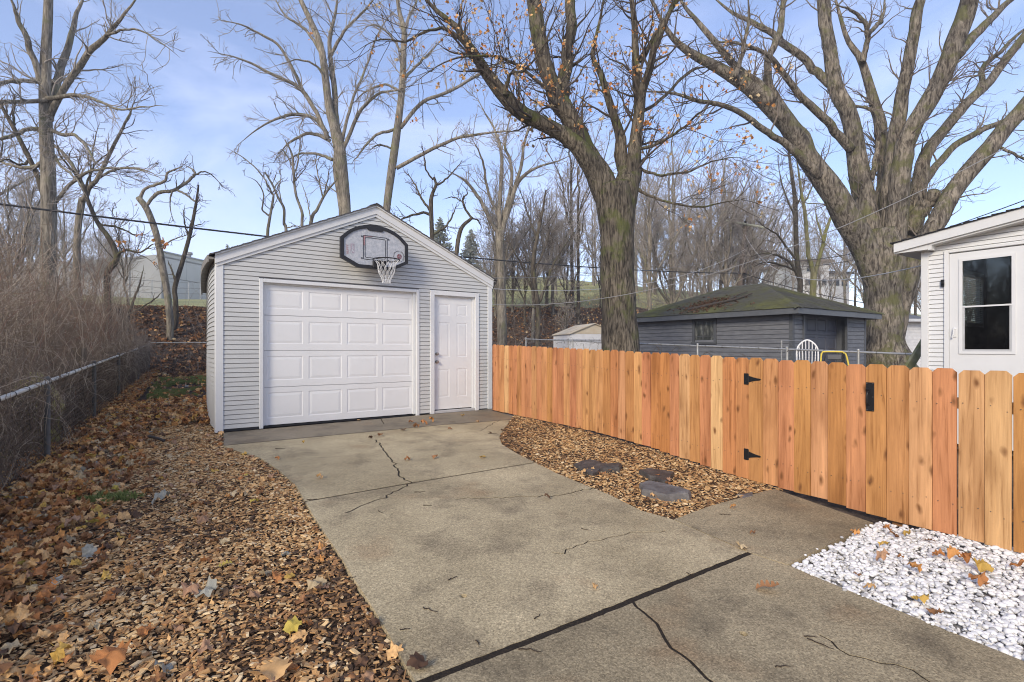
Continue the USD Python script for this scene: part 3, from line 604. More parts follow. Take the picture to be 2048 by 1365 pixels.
def bz(X, Y):
    t = (X - F0[0]) * FD[0] + (Y - F0[1]) * FD[1]; d = np.abs((X - F0[0]) * ER[0] + (Y - F0[1]) * ER[1])
    return plane(X, Y) - .02 + bump_z(X, Y, .03, 8) + np.interp(t, bot_tab[0], np.array(bot_tab[1])) * np.clip(1 - d / 1.0, 0, 1) * .8
bed = put('mulch_bed', sheet(bed_poly, .10, bz), M_MULCHB, smooth=True, kind='structure', label='small wood chip bed between the driveway and the cedar fence')
gravel_poly = Polygon([fence_b, front_r[0], front_r[1], front_r[2], front_r[3]] + [tuple(F0[:2] + FD * t + np.array([.8354, .5497]) * .1) for t in (9.3, 8, 7)] + [tuple(np.array(fence_b) + np.array([.8354, .5497]) * .1)]).buffer(0).buffer(-.004)
gzf = lambda X, Y: plane(X, Y) - .045
M_PEB = [flat('white_pebble', (.70, .685, .655), rough=.55, var=.06, scale=12, coord='object'), flat('grey_white_pebble', (.56, .55, .53), rough=.55, var=.10, scale=12, coord='object'), flat('pale_grey_pebble', (.37, .36, .345), rough=.6, var=.12, scale=12, coord='object')]
grav = put('gravel_bed', sheet(gravel_poly, .15, gzf), flat('gravel_floor', (.25, .24, .225), var=.4, scale=40), kind='structure', label='white pebble bed beside the gate walk under the cedar fence')

def scatter(poly, n, r=rng):
    x0, y0, x1, y1 = poly.bounds; out = np.zeros((0, 2))
    while len(out) < n:
        p = np.column_stack([r.uniform(x0, x1, n * 2), r.uniform(y0, y1, n * 2)]); out = np.vstack([out, p[shapely.contains_xy(poly, p[:, 0], p[:, 1])]])
    return out[:n]

def quat(yaw, tilt, r=rng):
    """unit quaternions (w, x, y, z): a tilt about a random level axis after a turn about z"""
    n = len(yaw); az = r.uniform(0, 2 * np.pi, n); h = tilt / 2
    q1 = np.column_stack([np.cos(h), np.sin(h) * np.cos(az), np.sin(h) * np.sin(az), 0 * h]); q2 = np.column_stack([np.cos(yaw / 2), 0 * yaw, 0 * yaw, np.sin(yaw / 2)])
    a, b = q1.T, q2.T
    return np.column_stack([a[0] * b[0] - a[1] * b[1] - a[2] * b[2] - a[3] * b[3], a[0] * b[1] + a[1] * b[0] + a[2] * b[3] - a[3] * b[2], a[0] * b[2] - a[1] * b[3] + a[2] * b[0] + a[3] * b[1], a[0] * b[3] + a[1] * b[2] - a[2] * b[1] + a[3] * b[0]])

def qrot(q, v):
    w, u = q[0], q[1:]; return v + 2 * np.cross(u, np.cross(u, v) + w * v)

def instancer(name, protos, pos, quats, scales, idx, parent='/World', **t):
    """protos: [(mesh, material, smooth)]"""
    pi = UsdGeom.PointInstancer.Define(stage, numbered(pathof(parent), name)); base = str(pi.GetPath()) + '/kinds'
    UsdGeom.Scope.Define(stage, base); rel = pi.CreatePrototypesRel()
    for i, (m, mt, sm) in enumerate(protos):
        p = usdkit.mesh(stage, f'{base}/kind_{i:03d}', m, mt, sm); rel.AddTarget(p.GetPath())
    pi.CreatePositionsAttr(Vt.Vec3fArray.FromNumpy(np.asarray(pos, np.float32))); pi.CreateProtoIndicesAttr(Vt.IntArray.FromNumpy(np.asarray(idx, np.int32)))
    pi.CreateOrientationsAttr(Vt.QuathArray([Gf.Quath(float(a), float(b), float(c), float(d)) for a, b, c, d in quats]))
    s = np.asarray(scales, float); s = np.repeat(s[:, None], 3, 1) if s.ndim == 1 else s
    pi.CreateScalesAttr(Vt.Vec3fArray.FromNumpy(s.astype(np.float32)))
    return tag(pi.GetPrim(), **t)

view = Polygon([(0, 1.2), (-2.6, 1.6), (-22, 20), (22, 20), (2.6, 1.6)])
# chips
def chip(r):
    l, w, t = r.uniform(.7, 1.25), r.uniform(.36, .62), r.uniform(.08, .20); k = r.uniform(-.25, .25, (4, 2)) * [.3, .22]
    q = np.array([(-l / 2, -w / 2), (l / 2, -w / 2), (l / 2, w / 2), (-l / 2, w / 2)]) + k; z = r.uniform(-.06, .06, 4)
    return hexa(np.column_stack([q, z - t / 2]), np.column_stack([q * r.uniform(.85, 1.0), z[::-1] * .4 + t / 2]))
_chipcol = [(.52, .32, .14), (.60, .41, .20), (.44, .25, .10), (.30, .165, .068), (.66, .50, .29), (.155, .088, .042), (.36, .185, .075), (.08, .048, .028)]
M_CHIP = [flat(f'chip_wood_{w}', c, rough=.85, var=.22, scale=3, stretch=(1, 6, 6), coord='object') for w, c in zip(('tan', 'pale', 'brown', 'umber', 'straw', 'dark', 'russet', 'black'), _chipcol)]
_pc = [.23, .19, .18, .11, .10, .07, .09, .03]
rc_ = np.random.default_rng(11); chips = [chip(rc_) for _ in range(5)]
protos = [(c, m, False) for m in M_CHIP for c in chips]
slat = [hexa(*(lambda l, w, t: ([(-l / 2, -w / 2, 0), (l / 2, -w * .3, 0), (l / 2, w * .3, 0), (-l / 2, w / 2, 0)], [(-l / 2, -w / 2, t), (l / 2, -w * .3, t), (l / 2, w * .3, t), (-l / 2, w / 2, t)]))(1.9, .22, .10)) for _ in range(1)]
protos += [(slat[0], M_CHIP[i], False) for i in (2, 3, 5, 6)]
def chip_cover(poly, n, zf, name, holder, parts, darkness=0.0):
    pts = scatter(poly.intersection(view), n); m = len(pts)
    # dark soil and leaf mould shows in patches
    nz = meshkit.fbm(np.column_stack([pts * 1.6, np.zeros(m)]), 4, 21); edge_d = shapely.distance(shapely.points(pts), poly.exterior)
    pr = np.array(_pc); idx = np.zeros(m, int); dark = np.clip((nz - .52) * 3.0 + .35 * np.exp(-edge_d / .10) + darkness, 0, .85)
    col = rng.choice(8, m, p=pr); dk = rng.random(m) < dark; col[dk] = rng.choice([3, 5, 7, 6, 5, 7], dk.sum())
    idx = col * 5 + rng.integers(0, 5, m); sl_ = rng.random(m) < .07; idx[sl_] = 40 + rng.integers(0, 4, sl_.sum())
    sc = rng.lognormal(math.log(.0235), .38, m); sc = np.clip(sc, .009, .060)
    z = zf(pts[:, 0], pts[:, 1]) + rng.uniform(.002, .022, m)
    q = quat(rng.uniform(0, 6.283, m), np.abs(rng.normal(0, .26, m)))
    order = np.argsort(pts[:, 0] ** 2 + pts[:, 1] ** 2 - z * 3)
    near = order[:parts] if parts else []
    for i in near:
        v, f = protos[idx[i]][0]; v = np.array([qrot(q[i], a * sc[i]) for a in v]) + [*pts[i], z[i] + .008]
        put('wood_chip', (v, f), protos[idx[i]][1], holder)
    rest = order[parts:]
    instancer(name, protos, np.column_stack([pts, z])[rest], q[rest], sc[rest], idx[rest], parent=holder, kind='stuff')
chip_cover(mulch_poly, 56000, mz, 'wood_chips', mulch, 300)
chip_cover(bed_poly, 13000, bz, 'wood_chips', bed, 0, .12)

# pebbles
def pebble(r):
    m = trimesh.creation.icosphere(2); v = np.array(m.vertices); v *= [1, r.uniform(.62, .9), r.uniform(.45, .7)]; v *= 1 + .45 * (meshkit.noise(v * 1.5 + r.uniform(0, 50), 3)[:, None] - .5); return v, np.array(m.faces)
rp = np.random.default_rng(5); pebs = [pebble(rp) for _ in range(5)]
pprotos = [(p, m, True) for m in M_PEB for p in pebs]
pts = scatter(gravel_poly.intersection(view), 8600); m = len(pts); layer = np.arange(m) % 3
pz = gzf(pts[:, 0], pts[:, 1]) + .008 + layer * .011 + rng.uniform(0, .007, m); pq = quat(rng.uniform(0, 6.28, m), np.abs(rng.normal(0, .35, m))); ps = np.clip(rng.lognormal(math.log(.0135), .33, m), .006, .026)
strays = np.array([np.array(a) + (np.array(b) - np.array(a)) * rng.random() + np.array([-.8, -.35]) * abs(rng.normal(0, .02)) for a, b in [(front_r[0], front_r[1])] * 6 + [(front_r[1], front_r[2])] * 10 + [(fence_b, front_r[0])] * 4]); ns_ = len(strays)
pts = np.vstack([pts, strays]); pz = np.concatenate([pz, plane(strays[:, 0], strays[:, 1]) + .006]); pq = np.vstack([pq, quat(rng.uniform(0, 6.28, ns_), np.zeros(ns_))]); ps = np.concatenate([ps, rng.uniform(.006, .014, ns_)]); layer = np.concatenate([layer, np.zeros(ns_)]); m = len(pts)
pi_ = rng.choice(3, m, p=[.66, .25, .09]) * 5 + rng.integers(0, 5, m); order = np.argsort(np.hypot(pts[:, 0], pts[:, 1]) - layer * .35)
for i in order[:300]:
    v, f = pprotos[pi_[i]][0]; v = np.array([qrot(pq[i], a * ps[i]) for a in v]) + [*pts[i], pz[i]]; put('pebble', (v, f), pprotos[pi_[i]][1], grav, smooth=True)
rest = order[300:]; instancer('pebbles', pprotos, np.column_stack([pts, pz])[rest], pq[rest], ps[rest], pi_[rest], parent=grav, kind='stuff')

# leaves
def maple_leaf(r, curl=.25):
    o = [(0, -.34), (.10, -.32), (.26, -.36), (.30, -.22), (.48, -.10), (.41, .03), (.45, .20), (.31, .20), (.25, .28), (.17, .26), (.17, .40), (.08, .42), (0, .53)]
    o = o + [(-x, y) for x, y in o[-2:0:-1]]; o = np.array(o) * (1 + r.normal(0, .05, (len(o), 2)))
    mid = o * .5; c = np.array([[0, .02]]); P = np.vstack([c, mid, o]); n = len(o)
    f = [[0, 1 + k, 1 + (k + 1) % n] for k in range(n)]
    for k in range(n): b = (k + 1) % n; f += [[1 + k, 1 + n + k, 1 + n + b], [1 + k, 1 + n + b, 1 + b]]
    d2 = (P ** 2).sum(1); a = r.uniform(0, 6.28); ax = P @ [math.cos(a), math.sin(a)]
    z = curl * (1.5 * ax ** 2 * r.uniform(.3, 1.4) + r.uniform(-.5, .9) * d2 + .45 * np.sin(P[:, 0] * 8 + a) * np.sin(P[:, 1] * 7 + a) + .3 * np.sin(P[:, 0] * 3 - a * 2)) + .05 * np.abs(P[:, 0])
    stem = np.array([[0.012, -.30, z[0]], [-.012, -.30, z[0]], [r.uniform(-.2, .2), -.85, z[0] + r.uniform(0, .12)]])
    V = np.vstack([np.column_stack([P, z]), stem]); f.append([len(P), len(P) + 1, len(P) + 2]); return V, np.array(f)
def oak_leaf(r, curl=.3):
    ys = np.linspace(-.5, .5, 15); w = (.10 + .13 * np.sin((ys + .5) * np.pi)) * (1 + .75 * np.sin(np.arange(15) * 2.1 + .5)); w = np.clip(w, .035, None); w[[0, -1]] = .01
    L = np.column_stack([-w, ys]); Rr = np.column_stack([w, ys]); mid = np.column_stack([ys * 0, ys]); P = np.vstack([L, mid, Rr]); f = []
    for k in range(14):
        for a in (0, 15): f += [[a + k, a + 15 + k, a + 16 + k], [a + k, a + 16 + k, a + k + 1]]
    z = curl * (1.6 * np.abs(P[:, 0]) + r.uniform(-.4, .9) * P[:, 1] ** 2 + .12 * np.sin(P[:, 1] * 9)); return np.column_stack([P, z]), np.array(f)
_lc = {'rust': (.30, .125, .042), 'orange': (.37, .175, .055), 'tan': (.46, .275, .12), 'brown': (.20, .095, .04), 'ochre': (.42, .26, .06), 'pale': (.34, .26, .155), 'pink': (.27, .155, .09), 'dark': (.085, .045, .025), 'grey': (.25, .24, .20), 'yellow': (.33, .25, .05)}
_lc = {k: tuple(min(.75, x * y)  for x, y in zip(c, (1.38, 1.40, 1.38))) for k, c in _lc.items()}
M_LEAF = {k: mat('leaf_' + k, [(0.3, tuple(np.array(c) * .62)), (0.5, c), (0.72, tuple(np.minimum(np.array(c) * 1.3, .8)))], scale=4, detail=5, rough=.7, transl=.15, coord='object', vary=.18) for k, c in _lc.items()}
_say = {'rust': 'rust red', 'orange': 'orange', 'tan': 'tan', 'brown': 'brown', 'ochre': 'ochre', 'pale': 'cream', 'pink': 'pinkish', 'dark': 'dark brown', 'grey': 'grey', 'yellow': 'yellow'}
rl = np.random.default_rng(9); leafs = [maple_leaf(rl, c_) for c_ in (.25, .4, .5, .6, .7, .85)] + [oak_leaf(rl)]
lkeys = list(_lc); lprotos = [(l, M_LEAF[k], True) for k in lkeys for l in leafs]; NL = len(leafs)
def leaf_fall(name, pts, zf, size, probs, heap, holder='/World', keep=0, tilt=.5, **t):
    m = len(pts); z = zf(pts[:, 0], pts[:, 1]) + heap; q = quat(rng.uniform(0, 6.28, m), np.abs(rng.normal(0, tilt, m))); sc = rng.normal(size, size * .22, m).clip(size * .45)
    ks = rng.choice(len(lkeys), m, p=np.array(probs) / np.sum(probs)); li = rng.choice(NL, m, p=[.155] * 6 + [.07]); idx = ks * NL + li
    order = np.argsort(np.hypot(pts[:, 0], pts[:, 1]) - 6 * (z - zf(pts[:, 0], pts[:, 1]))) if keep else np.arange(m)
    for i in order[:keep]:
        v, f = leafs[li[i]]; v = np.array([qrot(q[i], a * sc[i]) for a in v]) + [*pts[i], z[i] + .02]
        put('fallen_leaf', (v, f), M_LEAF[lkeys[ks[i]]], smooth=True, label=f'large curled {_say[lkeys[ks[i]]]} leaf drifted along the vine covered chain link fence', cat='leaf', group=f'{_say[lkeys[ks[i]]]} leaves drifted along the chain link fence')
    o = order[keep:]; return instancer(name, lprotos, np.column_stack([pts, z])[o], q[o], sc[o], idx[o], parent=holder, **t)
PL = [.17, .15, .24, .17, .05, .07, .07, .08, .005, .003]       # order of _lc
# the drift along the left fence: thick at the fence, thinning into the mulch
n = 13500; tt = rng.uniform(-4.2, 13.0, n); dd = np.abs(rng.normal(0, .62, n)) - .25; kp = ((tt < 5.2) | (dd < .32)) & (rng.random(n) < np.clip(1.25 - dd / .95, .0, 1)); pts = np.array([lf(a, b) for a, b in zip(tt[kp], dd[kp])]); dk_ = dd[kp]
ok = shapely.contains_xy(view, pts[:, 0], pts[:, 1]); pts, dk_ = pts[ok], dk_[ok]
leaf_fall('leaf_drift', pts, lambda X, Y: plane(X, Y), .078, PL, rng.uniform(0, .11, len(pts)) * np.clip(1 - np.abs(dk_ - .25) / .9, .12, 1), keep=120, tilt=.7, kind='stuff', label='drift of orange and brown fallen leaves along the chain link fence', cat='leaves')
# the band beside the garage wall and round the grass
band = Polygon([tuple(lf(2.4, -.1)), tuple(lf(5.5, -.1)), tuple(gl + GY * 3.9 + GX * .15), tuple(gl + GY * .9 + GX * .02)])
pts = scatter(band, 2200); leaf_fall('leaf_drift', pts, lambda X, Y: plane(X, Y), .085, PL, rng.uniform(0, .07, len(pts)), tilt=.5, kind='stuff', label='band of orange fallen leaves across the strip beside the garage wall', cat='leaves')
back_strip = Polygon([tuple(lf(5.4, -.3)), tuple(lf(13.3, -.3)), tuple(lf(13.3, 4.0)), tuple(lf(11.6, 4.0)), tuple(lf(11.2, .3)), tuple(lf(5.8, .25))])
pts = scatter(back_strip, 1500); leaf_fall('leaf_drift', pts, lambda X, Y: terrain(X, Y) - .06, .085, PL, rng.uniform(.0, .05, len(pts)), kind='stuff', label='orange leaves edging the grass patch behind the garage', cat='leaves')
# thin litter over mulch
pts = scatter(mulch_poly.intersection(view), 420); leaf_fall('scattered_leaves', pts, mz, .075, [.1, .08, .22, .18, .03, .1, .14, .12, .02, .01], rng.uniform(.02, .035, len(pts)), tilt=.3, kind='stuff', label='thin scatter of brown leaves over the wood chip strip', cat='leaves')
# litter on the bank
def bank_pts(n, s0, s1, r0, r1):
    S = rng.uniform(s0, s1, n); R = rng.uniform(r0, r1, n); return np.column_stack([S * ED[0] + R * ER[0], S * ED[1] + R * ER[1]])
pts = np.vstack([bank_pts(9000, 18.5, 27, -9, 4), bank_pts(5000, 18.5, 27, 12, 26)])
leaf_fall('bank_leaves', pts, lambda X, Y: terrain(X, Y) + .35 * (meshkit.fbm(np.stack([X * .9, Y * .9, X * 0], -1), 4, 3) - .5) * .6 - .02, .15, [.03, .02, .08, .36, .01, .02, .06, .42, .0, .0], rng.uniform(0, .08, len(pts)), tilt=.7, kind='stuff', label='dark brown leaf litter covering the bank behind the back fence', cat='leaves')

def lone_leaf(u, v, kind, size, shape, label, group=None, z=0.012, yaw=None, zf=plane, tilt=.15):
    X, Y, _ = ground_at(u, v); q = quat(np.array([yaw if yaw is not None else rng.uniform(0, 6.28)]), np.array([tilt]))[0]; mv_, mf_ = leafs[shape]
    v_ = np.array([qrot(q, a * size) for a in mv_]); v_[:, 2] -= v_[:, 2].min(); v_ += [X, Y, float(zf(X, Y)) + z]
    put('fallen_leaf', (v_, mf_), M_LEAF[kind], smooth=True, label=label, cat='leaf', group=group)
lone_leaf(540, 1352, 'tan', .19, 0, 'big tan maple leaf lying on the chips nearest the camera', z=.03, zf=mz, yaw=.5)
lone_leaf(588, 1262, 'yellow', .105, 1, 'yellow green maple leaf on the wood chips', z=.03, zf=mz, yaw=2.0)
lone_leaf(634, 1180, 'pale', .12, 2, 'cream maple leaf on the chips near the driveway edge', z=.03, zf=mz, yaw=.3)
lone_leaf(412, 1194, 'grey', .12, 3, 'silvery grey leaf lying underside up on the wood chips', z=.03, zf=mz, yaw=4.0)
lone_leaf(382, 1196, 'pink', .11, 4, 'pinkish brown leaf overlapping the silvery grey one', z=.03, zf=mz)
lone_leaf(115, 1172, 'grey', .10, 6, 'whitish oak leaf among the leaves at the left edge', z=.05, zf=mz)
lone_leaf(322, 1010, 'grey', .13, 5, 'bleached grey leaf on the chips past the grass tuft', z=.03, zf=mz)
lone_leaf(225, 1340, 'rust', .16, 2, 'rusty maple leaf at the bottom left corner', z=.04, zf=mz)
lone_leaf(1535, 1184, 'brown', .135, 6, 'brown curled oak leaf on the front slab of the driveway', z=.006, yaw=1.2, tilt=.3)
lone_leaf(1484, 1098, 'pale', .075, 3, 'pale leaf lying at the end of the wide joint', z=.004)
lone_leaf(838, 1333, 'dark', .12, 0, 'dull grey brown leaf at the lower left corner of the driveway', z=.004)
for u, v, k, s_ in ((640, 958, 'tan', .08), (718, 842, 'tan', .07), (815, 922, 'rust', .08), (870, 918, 'brown', .08), (965, 917, 'ochre', .09), (848, 851, 'rust', .11), (832, 856, 'brown', .12), (822, 847, 'rust', .10), (863, 846, 'orange', .10), (806, 862, 'dark', .10), (925, 833, 'ochre', .08), (955, 846, 'tan', .07), (900, 860, 'brown', .07), (1006, 862, 'dark', .08), (980, 868, 'dark', .06), (1095, 1000, 'dark', .06), (1466, 1018, 'orange', .05), (1505, 1070, 'brown', .05), (1190, 1178, 'tan', .04), (760, 874, 'brown', .09), (740, 878, 'dark', .08), (607, 888, 'ochre', .05), (555, 920, 'rust', .06)):
    lone_leaf(u, v, k, s_, int(rng.integers(0, 6)), f'small dry {_say[k]} leaf lying loose on the driveway concrete', f'loose {_say[k]} leaves on the driveway', z=.004, tilt=.2)
for u, v, k, s_ in ((1775, 1065, 'rust', .07), (1712, 1072, 'orange', .07), (1786, 1076, 'brown', .08), (1812, 1074, 'ochre', .07), (1858, 1085, 'brown', .08), (1768, 1098, 'ochre', .07), (1875, 1118, 'rust', .08), (1905, 1120, 'orange', .09), (1765, 1130, 'pink', .09), (1833, 1148, 'orange', .09), (1933, 1133, 'rust', .08), (1965, 1148, 'ochre', .12), (1960, 1172, 'rust', .11), (1845, 1210, 'ochre', .10), (1740, 1184, 'tan', .06), (1872, 1238, 'brown', .08), (2035, 1140, 'rust', .10), (1715, 1155, 'brown', .05), (1975, 1145, 'tan', .07), (1800, 1120, 'brown', .05)):
    lone_leaf(u, v, k, s_, int(rng.integers(0, 7)), f'dry {_say[k]} leaf caught among the white pebbles', f'{_say[k]} leaves on the white pebbles', z=.012, tilt=.35)
# sticks on the concrete
M_TWIG = flat('twig_bark', (.045, .032, .022), rough=.9, var=.3, scale=30)
for u, v, a, L in ((840, 985, .2, .10), (700, 1158, .6, .07), (860, 1222, -.5, .10), (905, 1158, .8, .07), (955, 1288, -1.1, .05), (1075, 1235, .9, .06), (1060, 1302, -.2, .11), (1640, 1290, -.9, .12), (1565, 1335, .1, .07), (1620, 1275, -.2, .06), (625, 1000, .1, .09), (1450, 1030, -.2, .09), (760, 1025, -.8, .07), (560, 898, .0, .12), (905, 845, .1, .10), (985, 868, .1, .13), (1170, 1060, -.6, .06), (810, 1260, .2, .05), (1380, 1150, -.9, .05), (855, 1012, -.1, .08)):
    X, Y, Z = ground_at(u, v); n = 7; pp = np.column_stack([np.linspace(-L / 2, L / 2, n), rng.normal(0, L * .05, n), np.full(n, .005)]); c, s_ = math.cos(a), math.sin(a)
    pp = np.column_stack([pp[:, 0] * c - pp[:, 1] * s_, pp[:, 0] * s_ + pp[:, 1] * c, pp[:, 2]]) + [X, Y, Z]
    put('fallen_twig', tubes(pp, np.linspace(.0035, .0018, n), 5), M_TWIG, label='short dark twig lying on the driveway concrete', cat='twig', group='twigs on the driveway')
pp = smooth_path([ground_at(622, 892 - 450) * 0 + at(0, 0, 1) * 0 + ground_at(298, 878) + [0, 0, .03], ground_at(310, 881) + [0, 0, .035], ground_at(328, 886) + [0, 0, .03]], 8)
put('fallen_branch', tubes(pp, np.linspace(.022, .016, 8), 8), flat('wet_bark', (.05, .042, .035), rough=.7, var=.3, scale=20), label='short thick dark branch lying on the chips beside the garage', cat='branch', smooth=40)

# flat stones in the bed
def stone(px, th, name_label, mt, tilt=(0, 0)):
    P = np.array(gp(*px)); c = P.mean(0); pol = Polygon(P - c).segmentize(.06); base = float(bz(*c))
    o = np.array(pol.exterior.coords)[:-1]; o = o + rng.normal(0, .006, o.shape); n = len(o); R = []
    for s_, zz in ((1.02, -.03), (1.0, th * .45), (.985, th * .8), (.93, th)): R.append(np.column_stack([o * s_, zz + rng.normal(0, .003, n)]))
    R.append(np.array([[0, 0, th + .004]])); V = np.vstack(R); f = []
    for a in range(3):
        for k in range(n): b = (k + 1) % n; f += [[a * n + k, a * n + b, (a + 1) * n + b], [a * n + k, (a + 1) * n + b, (a + 1) * n + k]]
    for k in range(n): f.append([3 * n + k, 3 * n + (k + 1) % n, 4 * n])
    f = np.array(f)
    if Polygon(o).exterior.is_ccw is False: f = f[:, ::-1]
    V[:, 2] += V[:, 0] * tilt[0] + V[:, 1] * tilt[1]
    put('flagstone', (V + [*c, base], f), mt, smooth=28, label=name_label, cat='stone')
M_STONE = mat('slate', [(0.3, (.075, .068, .062)), (0.5, (.13, .12, .112)), (0.7, (.20, .19, .18))], scale=9, detail=8, rough=.7, bump=.5, bscale=30)
M_STONED = mat('wet_slate', [(0.3, (.035, .030, .027)), (0.5, (.065, .057, .05)), (0.7, (.11, .097, .085))], scale=9, detail=8, rough=.55, bump=.5, bscale=30)
stone([(1148, 930), (1178, 924), (1215, 936), (1244, 937), (1238, 945), (1206, 944), (1188, 953), (1168, 947)], .065, 'dark flat stone in the chip bed farthest from the gate', M_STONED, (.05, .03))
stone([(1278, 948), (1300, 944), (1350, 952), (1342, 960), (1334, 971), (1300, 960)], .065, 'dark grey flat stone in the chip bed nearest the fence', M_STONED, (-.03, .05))
stone([(1280, 975), (1297, 971), (1325, 977), (1381, 993), (1380, 1000), (1330, 1002), (1286, 990)], .075, 'light grey slate slab in the chip bed nearest the driveway', M_STONE, (.0, .02))
stone([(1473, 988), (1506, 984), (1503, 992), (1487, 998)], .02, 'small grey slate chip at the corner by the gate walk', M_STONE)

pts = np.vstack([np.array(gp(*[(u_, v_)]))[0] + rng.normal(0, .07, (4, 2)) for u_, v_ in ((1195, 945), (1320, 965), (1300, 1000), (1180, 950))]); leaf_fall('leaves_by_stones', pts, bz, .06, [.1, .05, .3, .3, .02, .05, .05, .1, 0, 0], np.full(len(pts), .05), tilt=.3, kind='stuff', label='few brown leaves caught around the flat stones', cat='leaves')
# grass
M_GRASS = mat('grass_blade', [(0.3, (.12, .15, .04)), (0.5, (.22, .26, .07)), (0.7, (.37, .37, .16))], scale=3, rough=.7, coord='object', transl=.2)
def tuft(r, n=16, h=1.0, spread=.35):
    P, R = [], []
    for k in range(n):
        a = r.uniform(0, 6.28); b = r.uniform(0, .3); x, y = math.cos(a) * b, math.sin(a) * b; l = r.uniform(.5, 1) * h; o = r.uniform(.1, .8) * spread / .35
        P.append([(x, y, 0), (x + math.cos(a) * .15 * o, y + math.sin(a) * .15 * o, l * .55), (x + math.cos(a) * .6 * o, y + math.sin(a) * .6 * o, l * .85)]); R.append([.05, .035, .006])
    return tubes(np.array(P), np.array(R), 3)
rg = np.random.default_rng(3); tufts = [(tuft(rg), M_GRASS, False) for _ in range(4)]
gpoly = Polygon([tuple(lf(5.4, .50)), tuple(lf(8.0, .40)), tuple(lf(11.3, .4)), tuple(lf(11.6, 3.4)), tuple(lf(5.6, 2.2))])
pts = scatter(gpoly, 12000); nz = meshkit.fbm(np.column_stack([pts * 1.1, np.zeros(len(pts))]), 4, 77); pts = pts[nz + rng.normal(0, .05, len(pts)) - .10 * np.clip(shapely.distance(shapely.points(pts), gpoly.exterior), 0, .8) < .43]; m = len(pts)
instancer('grass_patch', tufts, np.column_stack([pts, terrain(pts[:, 0], pts[:, 1]) - .03]), quat(rng.uniform(0, 6.28, m), np.zeros(m)), rng.uniform(.05, .10, m), rng.integers(0, 4, m), kind='stuff', label='patchy green grass beside the garage wall', cat='grass')
pts = scatter(gpoly, 420); leaf_fall('leaves_on_grass', pts, lambda X, Y: terrain(X, Y), .085, PL, rng.uniform(.0, .03, len(pts)), kind='stuff', label='stray brown leaves lying on the grass patch by the garage', cat='leaves')
gt = ground_at(216, 1000); pts = gt[:2] + rng.normal(0, 1, (60, 2)) * [.11, .07]; instancer('grass_tuft', tufts, np.column_stack([pts, np.full(60, gt[2])]), quat(rng.uniform(0, 6.28, 60), rng.uniform(0, .4, 60)), rng.uniform(.05, .09, 60), rng.integers(0, 4, 60), kind='stuff', label='green tuft of grass poking through the leaves', cat='grass')

# ------------------------------------------------------------------ chain link fences
def chain_link(name, A, D, L, top, zf, label, posts, rail_r=.021, rail_m=None, d=.052, post_m=None, wire=.0016, seed=0, mesh_m=None):
    """fabric from A along D; zf(t): ground height; top: height of the rail over it"""
    root = thing(name, label=label, cat='chain link fence'); A = np.asarray(A[:2]); P3 = lambda t, z: np.column_stack([A[0] + D[0] * t, A[1] + D[1] * t, z])
    tt = np.linspace(0, L, max(3, int(L / .6))); zt = np.array([zf(t) for t in tt]) + top
    put('top_rail', pipe(P3(tt, zt), rail_r, 10), rail_m or M_RAILP, root, smooth=40)
    n = int(L / d); m = int((top - .02) / (d * .5)); i = np.arange(n)[:, None]; k = np.arange(m + 1)[None]
    ti = i * d + ((k + 0) % 2) * d + 0 * i; zb = np.interp(ti, tt, zt) - top; zz = zb + .02 + k * (top - .03) / m
    yo = (((i + k) % 2) - .5) * .004
    P = np.stack([A[0] + D[0] * ti - D[1] * yo, A[1] + D[1] * ti + D[0] * yo, zz], -1)
    put('wire_mesh', tubes(P, np.full(P.shape[:2], wire), 3), mesh_m or M_WIRE, root, kind='stuff')
    for t in posts:
        z = zf(t); put('post', pipe([(*(A + D * t), z - .2), (*(A + D * t), z + top + .03)], rail_r * 1.25, 10), post_m or M_STEEL, root, smooth=40)
        put('post_cap', ell((*(A + D * t), z + top + .035), (rail_r * 1.45, rail_r * 1.45, rail_r * 1.2), 1), post_m or M_STEEL, root, smooth=True)
    ties = [ (lambda c: pipe(np.column_stack([c[0] + 1.25 * rail_r * np.cos(np.linspace(0, 6.28, 9)) * -D[1], c[1] + 1.25 * rail_r * np.cos(np.linspace(0, 6.28, 9)) * D[0], c[2] + 1.25 * rail_r * np.sin(np.linspace(0, 6.28, 9))]), .0035, 4))((*(A + D * t), np.interp(t, tt, zt))) for t in np.arange(.2, L, .42)]
    put('wire_tie', join(*ties), M_IRON, root, kind='stuff')
    return root
lzf = lambda t: float(terrain(*lf(t))) - .04
chain_link('chain_link_fence', lf(-4.2), LD, 17.6, .93, lambda t: lzf(t - 4.2), 'chain link fence with grey pipe rail, overgrown with bare vines, left of the mulch strip', (2.0, 4.75, 7.6, 10.4, 14.2, 17.55), rail_r=.021, mesh_m=flat('rusty_wire', (.085, .07, .058), rough=.8, var=.3), post_m=flat('weathered_post', (.10, .10, .095), rough=.7, var=.3))
BF0 = lf(13.4); BFD = ER / np.linalg.norm(ER)
chain_link('back_fence', BF0, BFD, 9.0, .95, lambda t: float(terrain(*(BF0 + BFD * t))) - .02, 'low chain link fence along the foot of the leafy bank behind the garage', (.0, 3.0, 6.0, 9.0), rail_r=.017, d=.06)
RC0 = at(1842, 700, 8.2)[:2]; RCL = 11.1
chain_link('neighbour_fence', RC0, ED, RCL, 1.24, lambda t: float(plane(*(RC0 + ED * t))) + .02, 'silver chain link fence behind the cedar fence in front of the charcoal garage', (.9, 2.15, 4.2, 6.1, 8.6, 11.05), rail_r=.019, rail_m=M_STEEL)
RC1 = RC0 + ED * RCL
chain_link('rear_fence', RC1, BFD, 9.0, 1.24, lambda t: float(plane(*(RC1 + BFD * t))), 'chain link fence running back past the small white shed', (1.9, 4.4, 8.9), rail_r=.019, rail_m=M_STEEL, d=.06)
